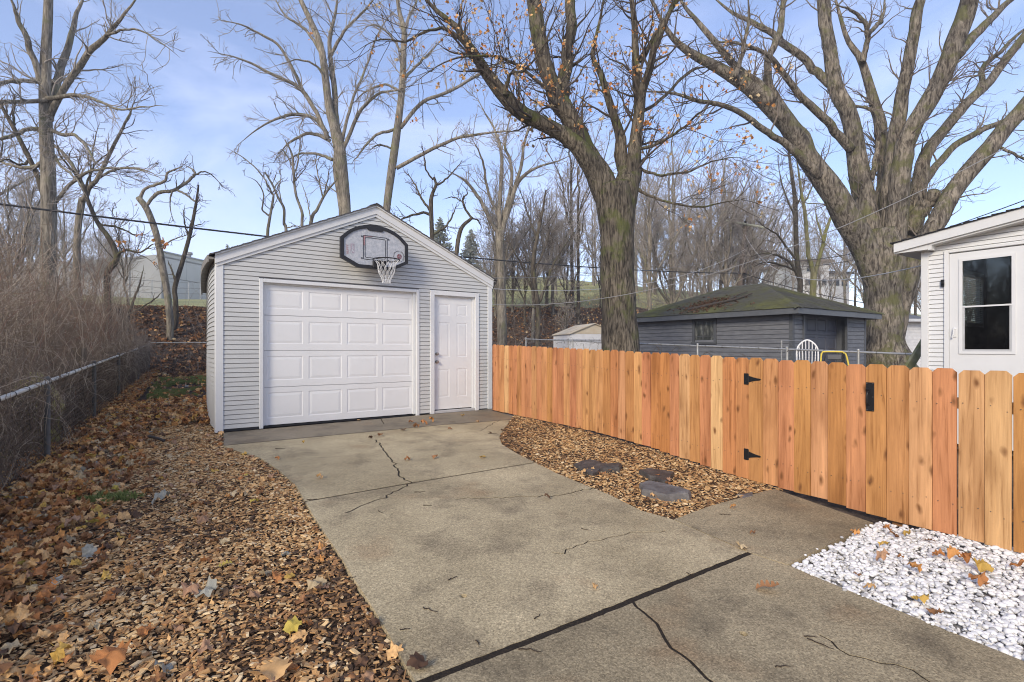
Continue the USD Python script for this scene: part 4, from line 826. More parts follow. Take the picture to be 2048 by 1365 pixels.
# open gate panel beside the chair
ga = at(1563, 682, 11.3); gb = at(1604, 684, 11.6)
gt_ = thing('chain_link_gate', label='small chain link gate leaf standing open left of the white chair', cat='gate')
zb_ = float(plane(*ga[:2])) + .05; top_ = float(ga[2])
put('frame', join(pipe([(*ga[:2], zb_), (*ga[:2], top_), (*gb[:2], top_), (*gb[:2], zb_), (*ga[:2], zb_)], .018, 8)), M_STEEL, gt_, smooth=40)
gd = (gb - ga)[:2]; gL = np.linalg.norm(gd); gd /= gL; n_ = int(gL / .05); i = np.arange(n_)[:, None]; k = np.arange(40)[None]; ti = i * .05 + (k % 2) * .05
put('wire_mesh', tubes(np.stack([ga[0] + gd[0] * ti, ga[1] + gd[1] * ti, zb_ + k * (top_ - zb_) / 39 + 0 * i], -1), np.full((n_, 40), .0016), 3), M_WIRE, gt_, kind='stuff')

# ------------------------------------------------------------------ charcoal garage with mossy hip roof
C = np.array([(1585 - 1024) / F * 13.6, 13.6]); NX, NY = BFD, ED
zc = float(plane(*C)) - .05
NL_ = on_wall(C, NY, 1276, 660)[0]; NW = on_wall(C, NX, 1731, 660)[0]
ng = thing('charcoal_garage', (*C, zc), math.atan2(NX[1], NX[0]), label='charcoal painted neighbour garage with a mossy hip roof', cat='garage')
nh = on_wall(C, NY, 1585, 627)[1] - zc
M_CHAR = mat('charcoal_boards', [(0.3, (.105, .110, .120)), (0.5, (.135, .140, .150)), (0.7, (.165, .170, .18))], scale=4, stretch=(1, 1, 5), rough=.6, detail=6)
M_CHART = flat('charcoal_trim', (.075, .079, .084), rough=.55, var=.15)
M_CHARD = flat('dark_doors', (.06, .063, .078), rough=.5, var=.1)
wx = sorted(on_wall(C, NY, u, 660)[0] for u in (1390, 1428)); wz0, wz1 = on_wall(C, NY, 1410, 683)[1] - zc, on_wall(C, NY, 1410, 643)[1] - zc
dxs = [on_wall(C, NX, u, 660)[0] for u in (1606, 1692)]; ddz = on_wall(C, NX, 1650, 631)[1] - zc
put('wall', join(box(.03, .13, .13, NL_, 0, nh), box(.03, dxs[0], .03, .12, 0, nh), box(dxs[1], NW, .03, .12, 0, nh), box(dxs[0], dxs[1], .03, .12, ddz, nh), box(NW - .1, NW, .13, NL_, 0, nh), box(.13, NW - .1, NL_ - .1, NL_, 0, nh)), M_CHART, ng)
e2 = .125; z = 0.0
while z < nh - .02:
    z1 = min(z + e2, nh)
    for a, b in (((0.09, wx[0]), (wx[1], NL_)) if wz0 - .02 < z < wz1 else ((.09, NL_),)):
        put('board', hexa([(-.004, a, z + .013), (.029, a, z + .013), (.029, b, z + .013), (-.004, b, z + .013)], [(.002, a, z1), (.029, a, z1), (.029, b, z1), (.002, b, z1)]), M_CHAR, ng)
    for a, b in (((.09, dxs[0] - .02), (dxs[1] + .02, NW - .09)) if z < ddz else ((.09, NW - .09),)):
        put('board', hexa([(a, -.004, z + .013), (b, -.004, z + .013), (b, .029, z + .013), (a, .029, z + .013)], [(a, .002, z1), (b, .002, z1), (b, .029, z1), (a, .029, z1)]), M_CHAR, ng)
    z += e2
put('corner_board', join(box(-.012, .09, -.012, .029, 0, nh), box(-.012, .029, .0291, .09, 0, nh)), M_CHART, ng); put('corner_board', box(NW - .09, NW + .012, -.012, .029, 0, nh), M_CHART, ng)
win = put('window_frame', join(box(-.03, .03, wx[0] - .09, wx[0], wz0 - .02, wz1 + .02), box(-.03, .03, wx[1], wx[1] + .09, wz0 - .02, wz1 + .02), box(-.03, .03, wx[0] - .09, wx[1] + .09, wz1 + .0201, wz1 + .10), box(-.06, .03, wx[0] - .11, wx[1] + .11, wz0 - .08, wz0 - .0201)), M_CHART, ng)
put('pane', box(.02, .026, wx[0], wx[1], wz0, wz1), mat('dusty_pane', [(0.38, (.03, .033, .03)), (0.52, (.06, .063, .058)), (0.66, (.17, .175, .16))], scale=5, stretch=(2, 2, .7), rough=.25, detail=6), win)
put('muntin', join(box(.008, .0195, (wx[0] + wx[1]) / 2 - .012 + .06, (wx[0] + wx[1]) / 2 + .012 + .06, wz0, wz1), box(.008, .0195, wx[0], wx[1], (wz0 + wz1) / 2 - .16, (wz0 + wz1) / 2 - .145)), M_CHART, win)
put('door_trim', join(box(dxs[0] - .02, dxs[0] + .06, -.03, .3, 0, ddz), box(dxs[1] - .0, dxs[1] + .06, -.03, .3, 0, ddz), box(dxs[0] - .02, dxs[1] + .06, -.031, .3, ddz + .0005, ddz + .09)), M_CHART, ng)
ne = np.linspace(.02, ddz - .01, 5)
for a, b in zip(ne[:-1], ne[1:]):
    w4 = (dxs[1] - dxs[0] - .06) / 4; hs4 = [(dxs[0] + .06 + i * w4 + .06, a + .10, dxs[0] + .06 + (i + 1) * w4 - .06, b - .08) for i in range(4)]
    sec = put('door_section', holed(dxs[0] + .061, dxs[1] - .001, a, b - .006, hs4, .26, .29), M_CHARD, ng)
    for h in hs4: put('panel', raised(h[0], h[2], h[1], h[3], .2605, .012, .03), M_CHARD, sec)
OV = .32; fz0 = nh - .03
put('fascia', join(box(-OV, -OV + .03, -OV, NL_ + OV, fz0, fz0 + .15), box(-OV + .0301, NW + OV, -OV, -OV + .03, fz0, fz0 + .15), box(NW + OV - .03, NW + OV, -OV + .0301, NL_ + OV, fz0, fz0 + .15), box(-OV + .0301, NW + OV - .0301, NL_ + OV - .03, NL_ + OV, fz0, fz0 + .15), box(-OV + .03, NW + OV - .03, -OV + .03, NL_ + OV - .03, fz0 + .02, fz0 + .035)), flat('charcoal_fascia', (.10, .106, .112), rough=.5), ng)
hw = NW / 2 + OV; rz0 = fz0 + .155
k0 = C + NX * NW / 2 + NY * (NL_ * .46); uu_, kk = 0, F * 1.0; rise = (H - (571 - HORIZON) / F * k0[1]) - zc - rz0
M_MOSS = mat('mossy_shingle', [(0.30, (.055, .054, .05)), (0.45, (.08, .078, .062)), (0.56, (.080, .080, .042)), (0.74, (.125, .130, .040))], scale=.9, detail=7, rough=.95, vary=0, bump=.6, bscale=30)
x0_, x1_, y0_, y1_ = -OV - .03, NW + OV + .03, -OV - .03, NL_ + OV + .03
cx_ = (x0_ + x1_) / 2; hw = (x1_ - x0_) / 2; ra, rb = y0_ + hw * .98, y1_ - hw * .98
if rb <= ra + .3: ra, rb = (y0_ + y1_) / 2 - .35, (y0_ + y1_) / 2 + .35
ncs = 26; rs = np.random.default_rng(4)
def roof_face(e0, e1, r0, r1):
    """rows of single tabs from the eave line e0-e1 up to the ridge line r0-r1"""
    ms = []; e0, e1, r0, r1 = map(np.array, (e0, e1, r0, r1)); up = np.array([0, 0, 1.0])
    for i in range(ncs):
        a, b = i / ncs, min(1, (i + 1.25) / ncs); l0, l1 = e0 + (r0 - e0) * a, e1 + (r1 - e1) * a; m0, m1 = e0 + (r0 - e0) * b, e1 + (r1 - e1) * b
        n = max(1, int(np.linalg.norm(l1 - l0) / .30)); cut = np.clip(np.concatenate([[0], (np.arange(1, n) + rs.uniform(-.08, .08, n - 1) + (i % 2) * .5 - .25) / n, [1]]), 0, 1)
        for c0, c1 in zip(cut[:-1], cut[1:]):
            if c1 - c0 < .004: continue
            g = .004 / max(.1, np.linalg.norm(l1 - l0)); c0, c1 = c0 + g, c1 - g; lift = .016 + rs.uniform(0, .010)
            q = [l0 + (l1 - l0) * c0 + up * lift, l0 + (l1 - l0) * c1 + up * lift, m0 + (m1 - m0) * c1 + up * .002, m0 + (m1 - m0) * c0 + up * .002]
            ms.append(hexa([p - up * .02 for p in q], q))
    return join(*ms)
E_a, E_b, E_c, E_d = (x0_, y0_, rz0), (x1_, y0_, rz0), (x1_, y1_, rz0), (x0_, y1_, rz0); R_a, R_b = (cx_, ra, rz0 + rise), (cx_, rb, rz0 + rise)
for q in ((E_d, E_a, R_b, R_a), (E_a, E_b, R_a, R_a), (E_b, E_c, R_a, R_b), (E_c, E_d, R_b, R_b)): put('shingles', roof_face(*q), M_MOSS, ng, kind='stuff')
for a, b in ((E_a, R_a), (E_b, R_a), (E_c, R_b), (E_d, R_b), (R_a, R_b)):
    a, b = np.array(a), np.array(b); n = max(2, int(np.linalg.norm(b - a) / .22)); dd_ = (b - a) / n; sd = np.cross(dd_, [0, 0, 1]); sd /= np.linalg.norm(sd); ms = []
    for i in range(n):
        p, q = a + dd_ * i + [0, 0, .022], a + dd_ * (i + 1.1) + [0, 0, .012]
        ms.append(hexa([p - sd * .10 - [0, 0, .05], p + [0, 0, .0], q, q - sd * .10 - [0, 0, .05]], [p - sd * .10 - [0, 0, .035], p + [0, 0, .014], q + [0, 0, .014], q - sd * .10 - [0, 0, .035]]))
        ms.append(hexa([p, p + sd * .10 - [0, 0, .05], q + sd * .10 - [0, 0, .05], q], [p + [0, 0, .014], p + sd * .10 - [0, 0, .035], q + sd * .10 - [0, 0, .035], q + [0, 0, .014]]))
    put('hip_cap', join(*ms), M_MOSS, ng)
def on_left_roof(a, b, lift=.03):
    """world point of the roof face over the long wall: a along the eave (0 far .. 1 near), b up the slope"""
    p = np.array(E_d) * (1 - a) + np.array(E_a) * a; r = np.array(R_b) * (1 - a) + np.array(R_a) * a; q = p + (r - p) * b + [0, 0, lift]
    return np.array([*(C + NX * q[0] + NY * q[1]), zc + q[2]])
M_DEAD = flat('dead_branch', (.06, .05, .042), rough=.9, var=.3, scale=20)
bp_ = smooth_path([on_left_roof(.40, .12, .05), on_left_roof(.52, .24, .07), on_left_roof(.66, .38, .06), on_left_roof(.78, .50, .10)], 16)
put('roof_branch', join(tubes(bp_, np.linspace(.05, .022, 16), 7), tubes(smooth_path([bp_[8], on_left_roof(.66, .52, .09), on_left_roof(.72, .66, .05)], 8), np.linspace(.025, .012, 8), 6), tubes(smooth_path([bp_[5], on_left_roof(.5, .4, .06)], 6), np.linspace(.02, .008, 6), 6)), M_DEAD, label='fallen dead branch lying on the mossy roof', cat='branch', smooth=40)
ps_ = np.array([on_left_roof(rs.normal(.47, .10), float(np.clip(rs.normal(.30, .12), .03, .8)), .03) for _ in range(500)]); leaf_m = len(ps_)
instancer('roof_leaves', lprotos[7 * NL:8 * NL], ps_, quat(rng.uniform(0, 6.28, leaf_m), np.abs(rng.normal(.3, .4, leaf_m))), rng.uniform(.05, .10, leaf_m), rng.integers(0, NL, leaf_m), kind='stuff', label='brown leaves and bark crumbs caught on the mossy roof', cat='leaves')

# ------------------------------------------------------------------ white metal shed
SH = at(1141, 690, 21.0)[:2]; SHX = np.array([.97, .24]); SHX /= np.linalg.norm(SHX); SHY = np.array([-SHX[1], SHX[0]]); zs = float(terrain(*SH)) - .1
shed = thing('metal_shed', (*SH, zs), math.atan2(SHX[1], SHX[0]), label='small white ribbed metal shed with a rusty cream gable, behind the maple', cat='shed')
sw_ = 2.1; se = on_wall(SH, SHX, 1141, 668)[1] - zs; sp = on_wall(SH, SHX, 1176, 649)[1] - zs
M_SHED = flat('white_sheet_metal', (.68, .68, .67), rough=.5, var=.06); M_SHEDC = mat('rusty_cream_metal', [(0.35, (.60, .54, .42)), (0.6, (.56, .47, .33)), (0.72, (.36, .20, .10))], scale=3, rough=.6)
for i in range(11): a = i * sw_ / 11; put('rib_panel', join(box(a, a + sw_ / 11 - .02, 0, .02, 0, se), box(a + sw_ / 11 - .02, a + sw_ / 11, .008, .02, 0, se)), M_SHED, shed)
put('wall', join(box(0, .02, .021, 2.2, 0, se), box(sw_ - .02, sw_, .021, 2.2, 0, se), box(.02, sw_ - .02, 2.18, 2.2, 0, se)), M_SHED, shed)
put('gable', swap(prism(Polygon([(0, se), (sw_, se), (sw_ / 2, sp)]), -.01, .03)), M_SHEDC, shed)
for sgn in (0, 1):
    x_a, x_b = (-.06, sw_ / 2) if sgn == 0 else (sw_ + .06, sw_ / 2); q = [(x_a, -.08, se - .02), (x_b, -.08, sp + .02), (x_b, 2.25, sp + .02), (x_a, 2.25, se - .02)]; q = q if sgn == 0 else q[::-1]
    put('roof', hexa([(p[0], p[1], p[2]) for p in q], [(p[0], p[1], p[2] + .03) for p in q]), M_SHEDC, shed)

# ------------------------------------------------------------------ white house with storm door at the right
HC = np.array([(1843 - 1024) / F * 7.4, 7.4]); HD = FD.copy(); HNn = ER.copy(); zh = float(plane(*HC)); 
hx = lambda u: on_wall(HC, HD, u, 600)[0]; hz = lambda u, v: on_wall(HC, HD, u, v)[1] - zh
house = thing('white_house', (*HC, zh), math.atan2(HD[1], HD[0]), label='white sided house corner with a low sloping black roof at the right edge', cat='house')
bwz0, bwz1 = 1.94 - zh, 2.70 - zh; xp = hx(1858); xs0, xs1 = xp, hx(1892); xd = hx(1899); XE = 3.4; dz_top = hz(1905, 508); zrake = lambda x: hz(1843, 503) - .0 + .155 * x
put('corner_post', cbox(0, xp, -.03, .06, -.1, zrake(0) + .06), M_TRIM, house)
put('wall', join(box(0.0, xs1, .0601, .12, -.1, 3.0), box(0, .055, .1201, 1.38, -.1, 3.0), box(0, .055, 2.32, 5, -.1, 3.0), box(0, .055, 1.38, 2.32, -.1, bwz0), box(0, .055, 1.38, 2.32, bwz1, 3.0), box(xs1 + .9, XE, .02, .12, -.1, 3.0)), M_WHITE, house)
z = 0.0
while z < zrake(XE):
    z0, z1 = z + .007, z + .0625
    if z1 < dz_top + .06: put('siding_course', hexa([(xs0, -.012, z0), (xs1 - .02, -.012, z0), (xs1 - .02, .06, z0), (xs0, .06, z0)], [(xs0, -.004, z1), (xs1 - .02, -.004, z1), (xs1 - .02, .06, z1), (xs0, .06, z1)]), M_WHITE, house)
    else:
        xl = max(xs0, (z0 - zrake(0)) / .155 - .25)
        if xl < XE - .1: put('siding_course', hexa([(xl, -.012, z0), (XE, -.012, z0), (XE, .06, z0), (xl, .06, z0)], [(xl, -.004, z1), (XE, -.004, z1), (XE, .06, z1), (xl, .06, z1)]), M_WHITE, house)
    z += .0625
DW = .86
sd = thing('storm_door', (*HC, zh), math.atan2(HD[1], HD[0]), label='white storm door with a tall two pane window in the house at the right', cat='door')
put('frame', join(cbox(xs1 - .015, xd, -.035, .05, -.1, dz_top + .05, .004), cbox(xd + DW + .005, xd + DW + .05, -.035, .05, -.1, dz_top + .05, .004), cbox(xd + .001, xd + DW + .004, -.035, .05, dz_top + .012, dz_top + .05, .004)), M_WHITE, sd)
wxa, wxb = hx(1925), hx(2026); wza, wzb = hz(1975, 704), hz(1975, 517); wzm = hz(1975, 612)
put('leaf', holed(xd + .004, xd + DW, .06, dz_top - .004, [(wxa, wza, wxb, wzb)], -.020, .025), M_WHITE, sd)
put('window_frame', holed(wxa - .03, wxb + .03, wza - .03, wzb + .03, [(wxa + .006, wza + .006, wxb - .006, wzm - .010), (wxa + .006, wzm + .010, wxb - .006, wzb - .006)], -.034, -.0205), M_WHITE, sd)
put('screen_frame', holed(wxa + .0065, wxb - .0065, wza + .0065, wzm - .0105, [(wxa + .028, wza + .032, wxb - .028, wzm - .012)], -.026, -.012), flat('grey_aluminium', (.42, .43, .43), rough=.4), sd)
put('pane', box(wxa + .007, wxb - .007, -.006, -.002, wzm + .011, wzb - .007), glass('window_glass', (.80, .83, .80)), sd)
put('pane', box(wxa + .029, wxb - .029, -.010, -.006, wza + .033, wzm - .013), glass('screened_glass', (.50, .52, .50)), sd)
put('handle', join(cbox(xd + .045, xd + .085, -.030, -.0205, hz(1908, 675), hz(1908, 655), .004), pipe([(xd + .065, -.03, hz(1908, 658)), (xd + .065, -.065, hz(1908, 659)), (xd + .062, -.068, hz(1908, 668)), (xd + .045, -.06, hz(1908, 676))], .010, 8)), M_WHITE, sd, smooth=40)
lp = hx(1889); put('porch_light', join(cbox(lp - .03, lp + .01, -.05, -.013, hz(1889, 574), hz(1889, 560), .004), pipe([(lp - .01, -.045, hz(1889, 566)), (lp + .005, -.07, hz(1889, 569))], .012, 8)), M_IRON, house)
# the room behind the glass, with blinds at its far window
room = thing('porch_room', (*HC, zh), math.atan2(HD[1], HD[0]), label='dim porch room with closed blinds seen through the storm door glass', cat='room')
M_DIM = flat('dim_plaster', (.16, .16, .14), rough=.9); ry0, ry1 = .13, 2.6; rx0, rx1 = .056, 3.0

put('far_wall', box(rx0, rx1, ry1, ry1 + .06, 0, 3.0), M_DIM, room); put('right_wall', box(rx1 - .05, rx1, ry0, ry1 - .001, 0, 3.0), M_DIM, room); put('ceiling', box(rx0, rx1, ry0, ry1, 3.01, 3.04), M_DIM, room); put('floor', box(rx0, rx1, ry0, ry1, -.03, -.001), M_DIM, room)
put('side_wall', join(box(rx0, rx0 + .02, ry0, 1.38, 0, 3.0), box(rx0, rx0 + .02, 2.32, ry1 - .001, 0, 3.0), box(rx0, rx0 + .02, 1.38, 2.32, 0, bwz0), box(rx0, rx0 + .02, 1.38, 2.32, bwz1, 3.0)), M_DIM, room)
M_BLIND = flat('blind_slat', (.78, .77, .70), rough=.6, transl=.5)
for i in range(24):
    zz = bwz0 + .01 + i * (bwz1 - bwz0) / 24; put('blind_slat', hexa([(rx0 + .045, 1.40, zz), (rx0 + .045, 2.30, zz), (rx0 + .030, 2.30, zz + .020), (rx0 + .030, 1.40, zz + .020)], [(rx0 + .045, 1.40, zz + .002), (rx0 + .045, 2.30, zz + .002), (rx0 + .030, 2.30, zz + .022), (rx0 + .030, 1.40, zz + .022)]), M_BLIND, room)
put('window_trim', join(box(rx0 + .0201, rx0 + .03, 1.30, 1.379, bwz0 - .07, bwz1 + .07), box(rx0 + .0201, rx0 + .03, 2.321, 2.40, bwz0 - .07, bwz1 + .07), box(rx0 + .0201, rx0 + .03, 1.38, 2.32, bwz1, bwz1 + .07), box(rx0 + .0201, rx0 + .03, 1.38, 2.32, bwz0 - .07, bwz0)), M_WHITE, room)
# roof edge: sloping white rake board, boxed return, black shingles
zr = zrake
def rake(x0, x1, y0, y1, lo, hi): return hexa([(x0, y0, zr(x0) + lo), (x1, y0, zr(x1) + lo), (x1, y1, zr(x1) + lo), (x0, y1, zr(x0) + lo)], [(x0, y0, zr(x0) + hi), (x1, y0, zr(x1) + hi), (x1, y1, zr(x1) + hi), (x0, y1, zr(x0) + hi)])
put('rake_board', rake(-.27, XE, -.20, -.17, .045, .175), M_TRIM, house); put('rake_moulding', rake(xp + .06, XE, -.169, -.014, .02, .075), M_TRIM, house)
put('boxed_return', join(hexa([(-.27, -.169, zr(-.27) + .03), (xp + .04, -.169, zr(-.27) + .03), (xp + .04, .0, zr(-.27) + .03), (-.27, .0, zr(-.27) + .03)], [(-.27, -.169, zr(-.27) + .16), (xp + .04, -.169, zr(xp) + .16), (xp + .04, .0, zr(xp) + .16), (-.27, .0, zr(-.27) + .16)]), box(xp + .041, xp + .08, -.165, -.002, zr(0) - .02, zr(0) + .10)), M_TRIM, house)
put('soffit', box(-.27, -.001, .001, 5, zr(-.27) + .03, zr(-.27) + .05), M_TRIM, house)
M_BSH = flat('black_shingle', (.022, .022, .024), rough=.9, var=.3, scale=40)
rows = np.arange(-.31, XE, .14)
for a in rows:
    j = .004; put('shingle_course', hexa([(a, -.225, zr(a) + .176 + j), (a + .155, -.225, zr(a + .155) + .176), (a + .155, 5, zr(a + .155) + .176), (a, 5, zr(a) + .176 + j)], [(a, -.225, zr(a) + .196 + j), (a + .155, -.225, zr(a + .155) + .184), (a + .155, 5, zr(a + .155) + .184), (a, 5, zr(a) + .196 + j)]), M_BSH, house)
# slanting mossy timber at the end of the chain link
ta, tb = at(1812, 745, 8.0), at(1850, 682, 8.15)
dv = tb - ta; sd_ = np.array([dv[1], -dv[0], 0]); sd_ /= np.linalg.norm(sd_); upv = np.cross(sd_, dv / np.linalg.norm(dv)); upv *= np.sign(upv[2]); q = lambda p: [p - sd_ * .02 - upv * .07, p + sd_ * .02 - upv * .07, p + sd_ * .02 + upv * .07, p - sd_ * .02 + upv * .07]
put('timber_brace', hexa(q(ta - dv * .5), q(tb + dv * .02)), mat('mossy_timber', [(0.3, (.13, .14, .05)), (0.5, (.22, .22, .12)), (0.7, (.30, .29, .2))], scale=5, rough=.9, detail=6), label='slanting mossy timber brace beside the white house corner', cat='timber')

# ------------------------------------------------------------------ chair and mower behind the fences
ch = at(1618, 680, 9.9); chz = float(plane(*ch[:2])); th_ = math.atan2(-ch[1], -ch[0]) + math.pi / 2 + .12
chair = thing('white_chair', (*ch[:2], chz + .1), th_, label='white spindle back chair standing behind the chain link fence', cat='chair')
ctop = float(ch[2]) - chz - .1; M_CH = flat('chair_white', (.70, .70, .69), rough=.5)
sh_ = .62; hb = ctop - sh_
hoopc = smooth_path([(-.155, .20, sh_), (-.185, .225, sh_ + hb * .5), (-.16, .245, sh_ + hb * .82), (0, .26, sh_ + hb), (.16, .245, sh_ + hb * .82), (.185, .225, sh_ + hb * .5), (.155, .20, sh_)], 25)
put('back_hoop', tubes(hoopc, np.full(25, .016), 8), M_CH, chair, smooth=True)
for a in (-.11, -.066, -.022, .022, .066, .11): put('spindle', pipe([(a, .20, sh_), (a * 1.22, .225, sh_ + hb * .5), (a * 1.3, .25, sh_ + hb * math.sqrt(max(.05, 1 - (a / .2) ** 2)) * .985)], .009, 6), M_CH, chair, smooth=True)
st_ = trimesh.creation.cylinder(radius=.215, height=.035, sections=28); put('seat', (np.array(st_.vertices) * [1, 1, 1] + [0, .03, sh_ - .012], np.array(st_.faces)), M_CH, chair, smooth=30)
for sx in (-1, 1):
    for sy in (-1, 1): put('leg', pipe([(sx * .13, .03 + sy * .12, sh_ - .03), (sx * .19, .03 + sy * .18, -.1)], [.016, .012], 8), M_CH, chair, smooth=True)
    put('stretcher', pipe([(sx * .16, .03 - .15, .25), (sx * .16, .03 + .15, .25)], .010, 6), M_CH, chair, smooth=True)
mw = at(1666, 704, 9.2); mwz = float(plane(*mw[:2])); mow = thing('lawn_mower', (*mw[:2], mwz), math.atan2(-mw[1], -mw[0]) + math.pi / 2 + .1, label='lawn mower with a yellow push handle behind the chain link fence', cat='lawn mower')
mt_ = float(mw[2]) - mwz; M_YEL = flat('yellow_tube', (.62, .47, .07), rough=.4, var=.06); M_MOWG = flat('mower_grey', (.09, .09, .095), rough=.5)
put('handle', tubes(smooth_path([(-.27, -.62, .32), (-.20, -.16, mt_ - .14), (-.165, 0, mt_ - .02), (-.12, .02, mt_), (.12, .02, mt_), (.165, 0, mt_ - .02), (.20, -.16, mt_ - .14), (.27, -.62, .32)], 40), np.full(40, .014), 8), M_YEL, mow, smooth=True)
put('control_box', cbox(-.10, .12, -.12, -.04, mt_ - .14, mt_ - .05, .012), M_MOWG, mow); put('cable', pipe(smooth_path([(-.12, -.06, mt_ - .07), (-.16, -.2, mt_ - .3), (-.05, -.5, .4)], 12), .006, 6), M_BLACK, mow)
dk = trimesh.convex.convex_hull(np.vstack([ell((x, -.9 + y, .2), (.1, .1, .09), 1)[0] for x in (-.2, .2) for y in (-.25, .25)])); put('deck', (np.array(dk.vertices), np.array(dk.faces)), M_YEL, mow, smooth=30)
eg = trimesh.creation.cylinder(radius=.15, height=.22, sections=18); put('engine', (np.array(eg.vertices) + [0, -.9, .42], np.array(eg.faces)), M_MOWG, mow, smooth=30)
for sx in (-1, 1):
    for yy in (-.6, -1.2):
        wv = trimesh.creation.cylinder(radius=.10, height=.05, sections=18); v = np.array(wv.vertices); put('wheel', (np.column_stack([v[:, 2] + sx * .29, v[:, 0] + yy, v[:, 1] + .10]), np.array(wv.faces)), M_BLACK, mow, smooth=30)

# ------------------------------------------------------------------ far buildings
M_CONCW = mat('warehouse_panel', [(0.3, (.40, .385, .34)), (0.7, (.47, .455, .41))], scale=.25, detail=8, rough=.8)
M_METW = mat('warehouse_metal', [(0.3, (.22, .225, .22)), (0.7, (.29, .295, .29))], scale=.2, detail=8, rough=.6)
wa, wb, wc = at(325, 592, 60)[:2], at(415, 605, 67)[:2], at(-60, 592, 72)[:2]
wtop = at(325, 505, 60)[2]; ware = thing('warehouse', label='long grey warehouse on the grass hill behind the left trees', cat='warehouse')
def wall_panels(name, a, b, n, z0, z1, mt, rib=.0, th=.3):
    d = (b - a) / n; nn = np.array([d[1], -d[0]]) / np.linalg.norm(d)
    if nn @ a > 0: nn = -nn
    for i in range(n):
        p, q_ = a + d * (i + .004), a + d * (i + .996); o = nn * (rib if i % 2 else 0)
        put(name, hexa([(*(p + o), z0), (*(q_ + o), z0), (*(q_ - nn * th), z0), (*(p - nn * th), z0)], [(*(p + o), z1), (*(q_ + o), z1), (*(q_ - nn * th), z1), (*(p - nn * th), z1)]), mt, ware)
wd = wa + (wb - wa) * 5
wall_panels('wall_panel', wa, wd, 10, 5.0, wtop - 2.9, M_CONCW); wall_panels('upper_panel', wa, wd, 10, wtop - 2.85, wtop, M_CONCW)
wall_panels('metal_panel', wc, wa, 14, 5.0, wtop - .25, M_METW, rib=.12)
dwn = (wd - wa) / np.linalg.norm(wd - wa); iN = np.array([dwn[1], -dwn[0]]); iN = iN if iN @ wa > 0 else -iN
back = lambda p: p + iN * 25
put('roof', hexa([(*wc, wtop - .6), (*wa, wtop - .6), (*wd, wtop - .6), (*(wc + (wd - wa)), wtop - .6)], [(*wc, wtop - .4), (*wa, wtop - .4), (*wd, wtop - .4), (*(wc + (wd - wa)), wtop - .4)]), M_METW, ware)
put('parapet_cap', join(hexa([(*(wa - iN * .1), wtop + .01), (*(wd - iN * .1), wtop + .01), (*(wd + iN * .35), wtop + .01), (*(wa + iN * .35), wtop + .01)], [(*(wa - iN * .1), wtop + .18), (*(wd - iN * .1), wtop + .18), (*(wd + iN * .35), wtop + .18), (*(wa + iN * .35), wtop + .18)])), M_METW, ware)
vp = at(378, 510, 66); put('vent', join(pipe([(*vp[:2], wtop - .4), (*vp[:2], wtop + .9)], .25, 10), pipe([(*vp[:2], wtop + .8), (*vp[:2], wtop + 1.1)], .42, 10)), M_METW, ware)
for u0, u1 in ((333, 420),):
    pa, pb = at(250, 602, 44), at(445, 612, 50); hf = thing('hill_fence', label='thin wire fence crossing the grass hill in front of the warehouse', cat='fence')
    for i in range(9): p = pa + (pb - pa) * i / 8; g_ = float(terrain(*p[:2])); put('post', pipe([(*p[:2], g_ - .2), (*p[:2], g_ + 1.6)], .04, 6), M_STEEL, hf)
    for hh in (.5, 1.0, 1.55): put('wire', pipe([(*(pa + (pb - pa) * i / 16)[:2], float(terrain(*(pa + (pb - pa) * i / 16)[:2])) + hh) for i in range(17)], .018, 5), M_WIRE, hf)
def simple_house(name, u0, u1, vb, vt, Y, turn, wallm, roofm, label, depth, roof='flat', wins=(), rise=.25, split=.45):
    A = at(u0, vb, Y)[:2]; d = np.array([math.cos(turn), math.sin(turn)]); w = on_wall(A, d, u1, vb)[0]; z0 = at(u0, vb, Y)[2]; z1 = on_wall(A, d, u0, vt)[1]
    hse = thing(name, (*A, z0), turn, label=label, cat='house'); h = z1 - z0
    put('wall', box(0, w, 0, depth, -2.5, h), wallm, hse)
    if roof == 'flat': put('roof', box(-.4, w + .4, -.5, depth + .4, h + .001, h + .3), roofm, hse)
    else: put('roof', hexa([(-.3, -.4, h - .05), (w + .3, -.4, h - .05), (w + .3, depth + .4, h - .05), (-.3, depth + .4, h - .05)], [(-.3, depth * split, h + rise), (w + .3, depth * split, h + rise), (w + .3, depth * (1 - split), h + rise), (-.3, depth * (1 - split), h + rise)]), roofm, hse)
    for (x0, x1, y0, y1) in wins:
        f_ = put('window', box(x0 * w, x1 * w, -.05, -.001, y0 * h, y1 * h), M_TRIM, hse); put('pane', box(x0 * w + .08, x1 * w - .08, -.08, -.051, y0 * h + .08, y1 * h - .08), flat('far_pane', (.05, .055, .06), rough=.15), f_)
    return hse, w, h
M_FARW = flat('far_white', (.62, .62, .61)); M_FARG = flat('far_grey_roof', (.15, .145, .14), var=.2, scale=3)
hs1, w1, h1 = simple_house('hill_house', 1600, 1658, 592, 524, 62, .15, M_FARW, flat('far_brown_eave', (.25, .2, .16)), 'white two storey house half hidden by trees up the hill', 7, wins=((.15, .4, .3, .5), (.72, .92, .30, .52), (.2, .45, .7, .88)))
hs2, w2, h2 = simple_house('low_house', 1650, 1698, 575, 548, 66, .15, M_FARW, flat('far_dark_roof', (.07, .07, .07)), 'low flat roofed house with dark windows beside the white hill house', 6, wins=((.05, .3, .08, .7), (.36, .6, .08, .7), (.66, .93, .08, .7)))
put('chimney', box(w2 * .2, w2 * .42, 2, 3, h2, h2 + 1.6), flat('far_brick', (.30, .15, .10)), hs2)
